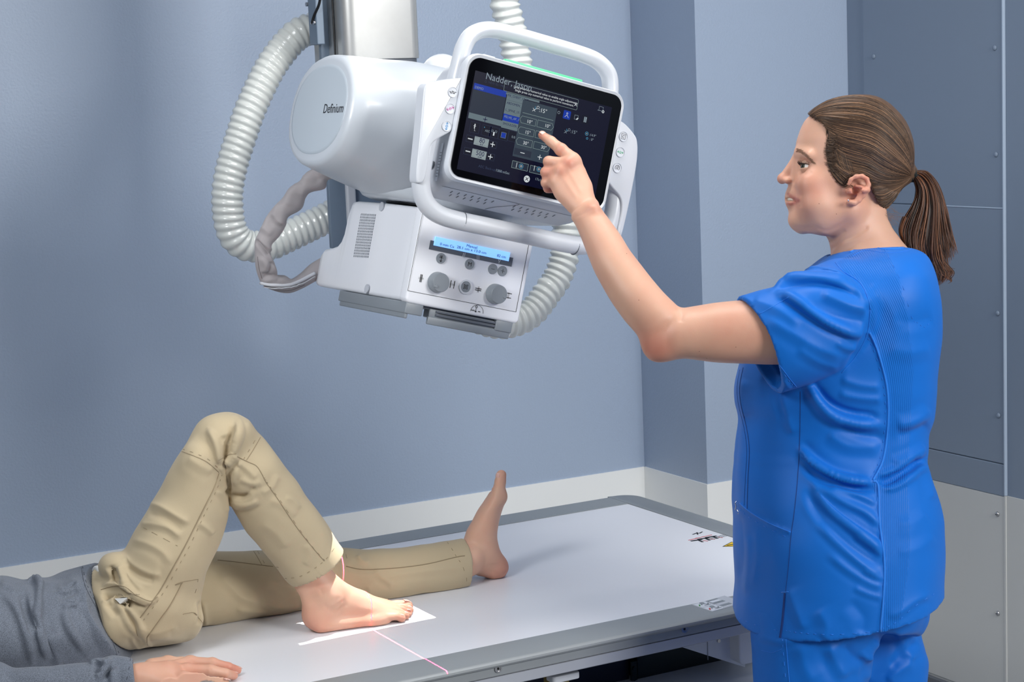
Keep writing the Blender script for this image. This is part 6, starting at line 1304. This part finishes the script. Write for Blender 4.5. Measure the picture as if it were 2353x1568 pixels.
def clump(path, n, w0, w1, seed, dz=0.):
    R = random.Random(seed); P = spline(path, 30); gs = G(); nr = np.gradient(P, axis=0); nr = np.stack([-nr[:, 1], nr[:, 0]], 1); nr /= np.linalg.norm(nr, axis=1)[:, None]+1e-9
    for s in range(n):
        a, b = R.gauss(0, .5), R.gauss(0, .5); e = R.uniform(.82, 1.0); run = []
        for i in range(26):
            t = i/25*e; k = min(int(t*29), 28); f = t*29-k; p = P[k]*(1-f)+P[k+1]*f; w = (w0+(w1-w0)*t)*math.sin(math.pi*min(1, .25+t*.85)) ; q = p+nr[k]*a*w*1.3; run.append(Q(q[0], q[1], D0-.012+dz+b*w*.0006))
        gs.tube(run, [.00055*min(1, .4+3*(25-i)/25) for i in range(26)], 3, R.choices((0, 1, 2), [5, 3, 2])[0], cap=False)
    me = bpy.data.meshes.new('curl'); me.from_pydata(gs.v, [], gs.f); me.polygons.foreach_set('material_index', gs.m); me.update()
    o = link('curl', me, ['hair_tail', 'hair_tail_dark', 'hair_tail_light'], tail, True); o['kind'] = 'stuff'
for k_, (pth, n_, w0, w1) in enumerate([([(2138, 430), (2160, 480), (2174, 528), (2186, 560), (2202, 580)], 90, 9, 4), ([(2140, 500), (2150, 550), (2162, 590), (2178, 612), (2194, 618)], 90, 11, 4), ([(2118, 520), (2124, 575), (2140, 610), (2165, 625), (2186, 645), (2178, 652)], 110, 12, 5), ([(2108, 540), (2116, 590), (2128, 625), (2142, 645), (2133, 668)], 90, 11, 4), ([(2100, 530), (2110, 575), (2134, 596), (2156, 618), (2166, 645), (2158, 656)], 90, 10, 4), ([(2084, 500), (2076, 530), (2078, 552), (2090, 575)], 60, 9, 4), ([(2150, 440), (2168, 490), (2180, 530), (2189, 548)], 60, 8, 3)]): clump(pth, n_, w0, w1, 40+k_, -.004*(k_ % 3))
g = G(); ax = Q(2100, 398, D0)-Q(2086, 403, D0); ax /= np.linalg.norm(ax); u1 = np.cross(ax, FW); u1 /= np.linalg.norm(u1)
for i in range(5):
    c = Q(2090+3.0*i, 402-1.2*i, D0); g.tube([c+(u1*math.cos(t)+FW*math.sin(t))*(.0125+.0006*math.sin(i*2+t*2))+ax*.0006*math.sin(t*3+i) for t in np.linspace(0, 2*math.pi, 33)], .0013, 7, cap=False)
g.out('hair_tie', 'hair_tie', woman, smooth=True)
# loose fine hairs at the nape
g = G()
for i in range(46):
    x, y = rnd.uniform(2010, 2060), rnd.uniform(470, 500); a = rnd.uniform(.2, 1.6); P = [Q(x-8, y, D0-.03)]
    for j in range(6): x += math.cos(a)*7; y += math.sin(a)*6; a += rnd.uniform(-.6, .5); P.append(Q(x, y, D0-.02))
    if P[-1] is not None: g.tube(P, .00013, 3, cap=False)
o = g.out('loose_hairs', 'hair_light', woman); o['kind'] = 'stuff'

# ---------------- scrub top
cor = [Q(x, y, d) for x in (1670, 2170) for y in (550, 1495) for d in (2.77, 3.30)]
V = Vol(np.min(cor, 0), np.max(cor, 0), .0032)
torso = [(572, 1925, 2108, .085), (590, 1898, 2120, .125), (615, 1868, 2130, .160), (650, 1840, 2140, .185), (700, 1800, 2149, .196), (750, 1755, 2152, .198), (800, 1716, 2151, .197), (850, 1698, 2146, .192), (890, 1690, 2142, .188), (925, 1691, 2138, .182), (958, 1698, 2134, .176), (1000, 1697, 2124, .170), (1030, 1695, 2124, .170), (1056, 1692, 2121, .172), (1085, 1689, 2128, .178), (1125, 1686, 2141, .188), (1160, 1684, 2149, .196), (1200, 1687, 2156, .204), (1280, 1691, 2157, .212), (1340, 1694, 2157, .214), (1385, 1689, 2156, .214), (1440, 1685, 2154, .214), (1500, 1680, 2152, .214)]
limb(V, rowsY(torso), k=.0, capk=.02, p=2.25, axis=-UP)
sl_ = [(1681, 692, 1809, 897, 2.868, .064), (1704, 684, 1822, 893, 2.868, .068), (1727, 676, 1842, 887, 2.868, .070), (1776, 660, 1876, 874, 2.870, .072), (1828, 634, 1915, 858, 2.874, .074), (1878, 622, 1958, 825, 2.882, .076), (1930, 628, 1990, 780, 2.892, .074), (1965, 650, 2000, 735, 2.905, .060)]
limb(V, sl_, k=.008, capk=.0015)
V.ell(Q(1935, 700, 2.915), (.070, .075, .075), k=.02)
limb(V, [(1850, 650, 1940, 860, D0+.19, .06), (1880, 632, 1965, 820, D0+.17, .07), (1930, 628, 1990, 780, D0+.155, .07)], k=.01, capk=.004)   # far sleeve
# neckline
limb(V, [(1885, 500, 2085, 500, D0, .078), (1898, 560, 2086, 548, D0, .080), (1906, 590, 2094, 560, D0, .076), (1925, 610, 2085, 572, D0, .060)], k=.004, mode='sub')
# hem plane and open hem
h1, h2, h3 = Q(1690, 1414, D0), Q(2152, 1338, D0), Q(1900, 1476, D0-.21); hn = np.cross(h2-h1, h3-h1); hn = hn if hn[2] < 0 else -hn; V.plane(h1, hn)
limb(V, [(1712, 1330, 2140, 1320, D0, .195), (1702, 1400, 2144, 1380, D0, .203), (1700, 1520, 2144, 1500, D0, .204)], k=.004, mode='sub', p=2.25)
# open sleeve
limb(V, [(1668, 704, 1788, 886, 2.868, .055), (1700, 698, 1812, 878, 2.868, .057), (1735, 696, 1834, 862, 2.868, .055)], k=.002, mode='sub')
t1, t2 = V.verts(); sf0 = Surf(t1, t2)
for pts, r, off, k, md in (([(1776, 668), (1800, 652), (1835, 640), (1880, 638), (1925, 648), (1960, 664), (1985, 682)], .0075, -.002, .010, 'add'), ([(1786, 672), (1825, 655), (1880, 652), (1930, 662), (1965, 680)], .0045, .0005, .008, 'sub'),
    ([(1800, 646), (1835, 628), (1880, 620), (1920, 628), (1950, 642)], .0060, -.001, .008, 'add'), ([(1778, 672), (1820, 690), (1862, 716), (1905, 744), (1950, 764), (1985, 768)], .0065, -.003, .012, 'add'), ([(1800, 692), (1850, 722), (1905, 756), (1950, 776)], .0045, .001, .009, 'sub'),
    ([(1858, 884), (1880, 925), (1914, 958), (1965, 976), (2028, 980)], .0080, -.004, .012, 'add'), ([(1872, 884), (1900, 925), (1945, 950), (2010, 960)], .0050, .001, .010, 'sub'),
    ([(1840, 1034), (1872, 1066), (1920, 1092), (1965, 1104), (2006, 1110)], .0080, -.003, .008, 'add'), ([(1846, 1050), (1880, 1084), (1930, 1108), (1975, 1120), (2008, 1124)], .0055, .001, .007, 'sub'), ([(2014, 1108), (2045, 1098), (2085, 1076), (2122, 1052)], .0060, .001, .006, 'sub'), ([(2018, 1122), (2050, 1114), (2090, 1094), (2128, 1068)], .0075, -.002, .008, 'add'), ([(2030, 1092), (2070, 1078), (2108, 1050), (2126, 1030)], .0065, -.002, .009, 'add'),
    ([(1870, 1112), (1905, 1162), (1952, 1206), (2000, 1242), (2028, 1268)], .0060, -.003, .010, 'add'), ([(1890, 1118), (1940, 1150), (1990, 1176), (2020, 1206)], .0050, -.002, .009, 'add'), ([(1880, 1132), (1925, 1178), (1975, 1212), (2020, 1240)], .0040, .001, .008, 'sub'),
    ([(2070, 982), (2100, 975), (2134, 955)], .0050, -.002, .010, 'add'), ([(1700, 1158), (1725, 1179), (1768, 1204), (1816, 1225)], .0022, .0004, .002, 'add'),
    ([(1953, 580), (1985, 567), (2033, 572), (2076, 570), (2098, 560)], .0032, -.001, .002, 'add'), ([(1687, 694), (1712, 745), (1760, 818), (1798, 872), (1815, 893)], .0030, -.001, .002, 'add'),
    ([(1998, 765), (2014, 800), (2034, 870), (2041, 930), (2038, 1000), (2028, 1060), (2008, 1104)], .0030, -.0008, .003, 'add'), ([(2006, 1108), (2018, 1118), (2021, 1200), (2032, 1290), (2030, 1370), (2022, 1462)], .0028, -.0008, .003, 'add')):
    ridge(V, sf0, pts, r*(.92 if md == 'add' and r > .0035 else 1), off-(.0015 if md == 'add' and r > .0035 else 0), k, md, taper=r > .0035)
CV, CF = V.verts(); CV = relax(CV, CF, 2, .45)
WC = [([(1776, 663), (1800, 650), (1835, 640), (1880, 640), (1925, 650), (1965, 672)], 9, .009), ([(1800, 648), (1830, 630), (1870, 622), (1915, 628), (1950, 645)], 6, .008), ([(1778, 668), (1815, 682), (1860, 712), (1905, 742), (1955, 765), (1990, 768)], 9, .010), ([(1885, 676), (1920, 690), (1960, 705), (1998, 712)], 9, .007), ([(1850, 690), (1900, 720), (1950, 735), (1995, 740)], 9, -.006),
      ([(1730, 690), (1760, 700), (1800, 720), (1840, 750)], 9, .004), ([(1760, 730), (1820, 765), (1880, 800), (1940, 820)], 12, .005), ([(1830, 800), (1880, 830), (1930, 845)], 9, .004), ([(1920, 785), (1945, 800), (1970, 800)], 7, .004), ([(1988, 700), (1998, 718), (1992, 760), (1970, 808), (1940, 848)], 6, -.006), ([(1935, 622), (1965, 638), (1985, 662), (1996, 690)], 6, -.006),
      ([(1858, 880), (1880, 922), (1914, 958), (1965, 975), (2030, 978)], 10, .011), ([(1870, 880), (1905, 925), (1960, 948), (2020, 950)], 9, -.006), ([(1930, 870), (1975, 885), (2025, 890)], 8, .004), ([(1925, 905), (1975, 915), (2030, 918)], 8, .004), ([(1900, 995), (1950, 1025), (2025, 1030)], 12, .005), ([(1925, 975), (1980, 1000), (2030, 1005)], 8, -.004),
      ([(1838, 1030), (1870, 1064), (1920, 1092), (1965, 1105), (2008, 1112)], 9, .012), ([(1840, 1010), (1880, 1050), (1930, 1080), (2000, 1095)], 9, -.006), ([(1845, 1070), (1890, 1105), (1940, 1120), (2010, 1125)], 8, -.006), ([(1865, 1110), (1900, 1160), (1950, 1205), (2000, 1245), (2030, 1270)], 9, .009), ([(1885, 1120), (1940, 1155), (1990, 1180), (2022, 1210)], 8, .006), ([(1905, 1118), (1960, 1135), (2018, 1160)], 7, .006), ([(1850, 1120), (1880, 1180), (1930, 1235), (1990, 1280), (2028, 1300)], 9, -.006),
      ([(1880, 1200), (1930, 1250), (1985, 1300), (2028, 1325)], 9, .005), ([(1900, 1270), (1950, 1310), (2000, 1340), (2028, 1350)], 8, .004), ([(1960, 1350), (1995, 1365), (2028, 1375)], 6, .003), ([(1960, 1230), (2000, 1258), (2028, 1278)], 5, .004), ([(1980, 1310), (2010, 1325), (2030, 1330)], 5, .003),
      ([(1812, 1350), (1830, 1400), (1850, 1450)], 12, .004), ([(1880, 1400), (1900, 1440), (1890, 1470)], 14, .004), ([(1950, 1380), (1985, 1420), (1980, 1460)], 14, -.004), ([(1720, 1230), (1722, 1290), (1712, 1370)], 8, .003), ([(1740, 1210), (1742, 1280), (1730, 1350)], 8, .003), ([(1700, 1180), (1706, 1260), (1702, 1330)], 7, -.003),
      ([(1795, 900), (1808, 950), (1825, 1000)], 9, .004), ([(1780, 860), (1790, 920), (1806, 970)], 8, -.004), ([(2120, 1052), (2095, 1075), (2050, 1100), (2022, 1110)], 8, -.010), ([(2128, 1060), (2100, 1090), (2060, 1118), (2028, 1128)], 8, .008), ([(2128, 1028), (2090, 1050), (2050, 1065)], 9, .006), ([(2134, 975), (2100, 992), (2060, 1000)], 9, -.005), ([(2138, 940), (2100, 965), (2060, 975)], 11, .005), ([(2120, 1066), (2135, 1110), (2142, 1150)], 8, .005),
      ([(2130, 1180), (2100, 1200), (2060, 1205)], 12, .003), ([(2148, 1230), (2110, 1260), (2060, 1270)], 12, .003), ([(2050, 735), (2100, 740), (2145, 730)], 12, -.003), ([(2040, 800), (2090, 810), (2140, 800)], 14, .003), ([(2040, 1420), (2070, 1405), (2105, 1380), (2140, 1365)], 8, .004), ([(2000, 650), (2040, 700), (2070, 760)], 12, .003), ([(1710, 870), (1705, 920), (1712, 960)], 8, .003)]
CV = ripple(CV, CF, .0018, .13, 9); CV = folds(CV, CF, WC); CV = relax(CV, CF, 1, .35)
cx, cy, cz = proj(CV)
RP = [(1922, 604), (1960, 583), (1990, 566), (2038, 572), (2064, 640), (2088, 740), (2098, 850), (2094, 960), (2084, 1100), (2092, 1250), (2084, 1330), (2066, 1440), (2024, 1468), (2032, 1290), (2022, 1200), (2006, 1108), (2030, 1060), (2041, 950), (2036, 880), (2016, 800), (1998, 765), (2001, 715), (1994, 684), (1975, 650), (1940, 625)]
rib = inpoly(cx, cy, RP).astype(float)*(cz < D0+.05)
ribu = np.where(cy < 950, np.hypot(cx-1500, cy-950), cx-1500)*D0/FPX
top = link('scrub_top', vmesh('scrub_top', CV, CF, {'rib': rib, 'ribu': ribu}), 'scrub_blue', woman)
cf = Surf(CV, CF); g = G(); g2 = G()
def S2(p, r=.0007, o=.0003, d=None, gg=None, mi=0): cf.seam(gg or g, p, r, o, dash=d, mi=mi)
S2([(1998, 765), (2014, 800), (2034, 870), (2041, 930), (2038, 1000), (2028, 1060), (2006, 1104)], .0022, -.0004); S2([(2006, 1106), (2018, 1118), (2021, 1200), (2032, 1290), (2030, 1370), (2022, 1462)], .0020, -.0004)
S2([(1990, 770), (2008, 806), (2027, 872), (2034, 930), (2031, 1000), (2021, 1058), (2000, 1100)], .0005, .0002, 3)
S2([(2000, 712), (1994, 684), (1976, 650), (1938, 624), (1920, 603)], .0008); S2([(2000, 714), (1992, 768), (1966, 820), (1934, 857)], .0006)
S2([(1953, 580), (1985, 567), (2033, 572), (2076, 570), (2098, 560)], .0012, .0); S2([(1957, 590), (1988, 576), (2034, 581), (2080, 578), (2100, 568)], .0004, .0003)
S2([(2033, 574), (2052, 610), (2075, 660), (2095, 730), (2108, 742), (2125, 752), (2140, 735)], .0004, .0003, 3)
S2([(1697, 690), (1722, 742), (1770, 815), (1808, 868), (1826, 890)], .0005, .0003, 3); S2([(1701, 689), (1726, 741), (1774, 814), (1812, 867), (1830, 889)], .0005, .0003)
S2([(1812, 683), (1780, 702), (1745, 722), (1725, 730)], .0005, .0002)
S2([(1700, 1157), (1725, 1178), (1768, 1203), (1817, 1224)], .0008); S2([(1700, 1172), (1725, 1192), (1768, 1216), (1815, 1238)], .0004, .0003, 3)
S2([(1700, 1422), (1740, 1438), (1790, 1450)], .0004, .0003, 3); S2([(1806, 1450), (1850, 1456), (1920, 1459), (2018, 1452)], .0005, .0003, 3); S2([(2028, 1445), (2060, 1430), (2100, 1395), (2146, 1365)], .0005, .0003, 3)
S2([(1796, 1362), (1812, 1361)], .0008)
g.out('seam_stitching', 'scrub_seam', top, smooth=True, kind='stuff')
S2([(1708, 845), (1700, 890), (1703, 930), (1716, 985), (1722, 1035), (1719, 1100), (1717, 1170)], .0008, .0001, gg=g2); S2([(1700, 850), (1694, 890), (1697, 930), (1710, 985), (1716, 1035), (1713, 1100), (1710, 1162)], .0004, .0002, gg=g2)
S2([(1839, 900), (1838, 1000), (1833, 1100), (1825, 1180), (1818, 1230), (1812, 1300), (1805, 1362)], .0005, .0001, gg=g2); S2([(1804, 1364), (1801, 1400), (1797, 1440), (1793, 1466)], .0022, .0, gg=g2)
g2.out('seam_line', 'scrub_dark', top, kind='stuff')
hs = [cf.hit(x, y, .0012) for x, y in ((1697, 725), (1719, 713), (1728, 727), (1705, 742))]
if all(h is not None for h in hs):
    q = [h[0] for h in hs]; nn = -FW; ex = q[1]-q[0]; exn = ex/np.linalg.norm(ex); nz = np.cross(q[1]-q[0], q[3]-q[0]); nz /= np.linalg.norm(nz); nz = nz if nz@FW < 0 else -nz; g = G(); g.add(q+[p-nz*.0008 for p in q], [(0, 1, 2, 3), (7, 6, 5, 4), (0, 4, 5, 1), (1, 5, 6, 2), (2, 6, 7, 3), (3, 7, 4, 0)])
    c = (q[0]+q[2])/2-exn*.002; ey = np.cross(nz, exn)
    for k in range(4): g.line([(.0036*math.cos(t), .0036*math.sin(t)) for t in np.linspace(k*math.pi/2+.2, k*math.pi/2+1.25, 6)], .0016, (c, exn, ey, nz), mi=1, z=.0001)
    g.line([(.0075, -.004), (.0075, .003)], .0008, (c, exn, ey, nz), mi=1, z=.0001)
    g.out('sleeve_tag', ['light_grey', 'dark_grey'], top)
h = cf.hit(1696, 1164, .002)
if h is not None:
    c = h[0]; g = G(); g.tube([c-UP*.006-RT*.003, c-RT*.001, c+UP*.006+RT*-.003, c+UP*.009], .0010, 6); g.tube([c-UP*.006, c-UP*.010+RT*.004, c-UP*.013+RT*.002], .0012, 6); g.out('pocket_ring', 'silver', top, smooth=True)
# ---------------- scrub trousers and shoes
cor = [Q(x, y, d) for x in (1690, 2160) for y in (1380, 1600) for d in (2.82, 3.28)]
V = Vol(np.min(cor, 0)-np.array([.03, .03, .66]), np.max(cor, 0)+np.array([.03, .03, 0]), .0045)
fx, fy = Q(1860, 1568, 2.965)[:2]; gx, gy = Q(2040, 1568, 3.14)[:2]
limb(V, [(1722, 1340, 2130, 1340, 3.05, .175), (1722, 1400, 2126, 1400, 3.05, .18), (1723, 1440, 2110, 1440, 3.04, .17)], k=.0, capk=.01)
limb(V, [(1724, 1400, 2030, 1400, 2.965, .10), (1725, 1450, 2022, 1455, 2.965, .105), (1727, 1500, 2000, 1506, 2.965, .10), (1731, 1560, 1994, 1560, 2.965, .10), (1740, 1700, 1985, 1700, 2.965, .095)], k=.012)
limb(V, [(1900, 1400, 2125, 1400, 3.13, .09), (1895, 1450, 2113, 1450, 3.13, .09), (1890, 1490, 2120, 1485, 3.13, .09), (1880, 1520, 2129, 1515, 3.13, .09), (1880, 1565, 2126, 1565, 3.13, .09), (1890, 1700, 2115, 1700, 3.13, .085)], k=.012)
nz_ = Q(1862, 1700, 2.965)[2]
V.chain([Q(1862, 1690, 2.965), np.array([Q(1862, 1690, 2.965)[0]+.01, Q(1862, 1690, 2.965)[1], .42]), np.array([Q(1862, 1690, 2.965)[0]+.02, Q(1862, 1690, 2.965)[1], .07])], [.088, .075, .065], k=.02)
V.chain([Q(2002, 1690, 3.13), np.array([Q(2002, 1690, 3.13)[0], Q(2002, 1690, 3.13)[1], .42]), np.array([Q(2002, 1690, 3.13)[0]+.01, Q(2002, 1690, 3.13)[1], .07])], [.082, .072, .062], k=.02)
V.plane((0, 0, .05), (0, 0, -1))
KV, KF = V.verts(); KV = relax(KV, KF, 2, .45)
KV = ripple(KV, KF, .003, .13, 2); KV = folds(KV, KF, [([(2014, 1468), (2008, 1490), (1990, 1508), (1975, 1500)], 7, .008), ([(1988, 1506), (1998, 1526), (1990, 1568)], 7, .008), ([(1905, 1480), (1920, 1520), (1945, 1560)], 12, .008), ([(1940, 1480), (1960, 1510), (1985, 1520)], 10, -.006), ([(1840, 1480), (1850, 1530), (1870, 1568)], 14, .004), ([(2060, 1450), (2080, 1490), (2100, 1520)], 9, .006), ([(2110, 1478), (2075, 1500), (2045, 1535)], 8, -.006), ([(2100, 1520), (2060, 1545), (2040, 1568)], 8, .006), ([(1740, 1465), (1790, 1475), (1830, 1472)], 6, .003)])
tz = link('scrub_trousers', vmesh('scrub_trousers', KV, KF, {'rib': np.zeros(len(KV)), 'ribu': np.zeros(len(KV))}), 'scrub_blue', woman)
kf_ = Surf(KV, KF); g = G(); kf_.seam(g, [(1798, 1470), (1801, 1510), (1806, 1568)], .0006, .0003, dash=3); kf_.seam(g, [(1806, 1470), (1809, 1510), (1814, 1568)], .0006, .0003); kf_.seam(g, [(1750, 1495), (1775, 1500), (1797, 1492)], .0004, .0003); g.out('seam_stitching', 'scrub_seam', tz, kind='stuff')
fdir = -np.array([RT[0], RT[1], 0])/np.hypot(RT[0], RT[1])
for base in (np.array([Q(1862, 1690, 2.965)[0]+.02, Q(1862, 1690, 2.965)[1], 0]), np.array([Q(2002, 1690, 3.13)[0]+.01, Q(2002, 1690, 3.13)[1], 0])):
    V = Vol(base+np.array([-.26, -.16, -.005]), base+np.array([.14, .20, .14]), .004)
    V.stack(base, fdir, (0, 0, 1), [(-.06, .035, 0, .035, .035), (0, .045, 0, .045, .038), (.08, .036, 0, .036, .042), (.15, .026, 0, .026, .045), (.20, .02, 0, .02, .035)], k=.01, capk=.02); V.cone(base+[0, 0, .06], base+[0, 0, .12], .036, .036, .02); V.plane((0, 0, .001), (0, 0, -1))
    v_, f_ = V.verts(); link('shoe', vmesh('shoe', relax(v_, f_, 2, .5), f_), 'white_matte', woman)
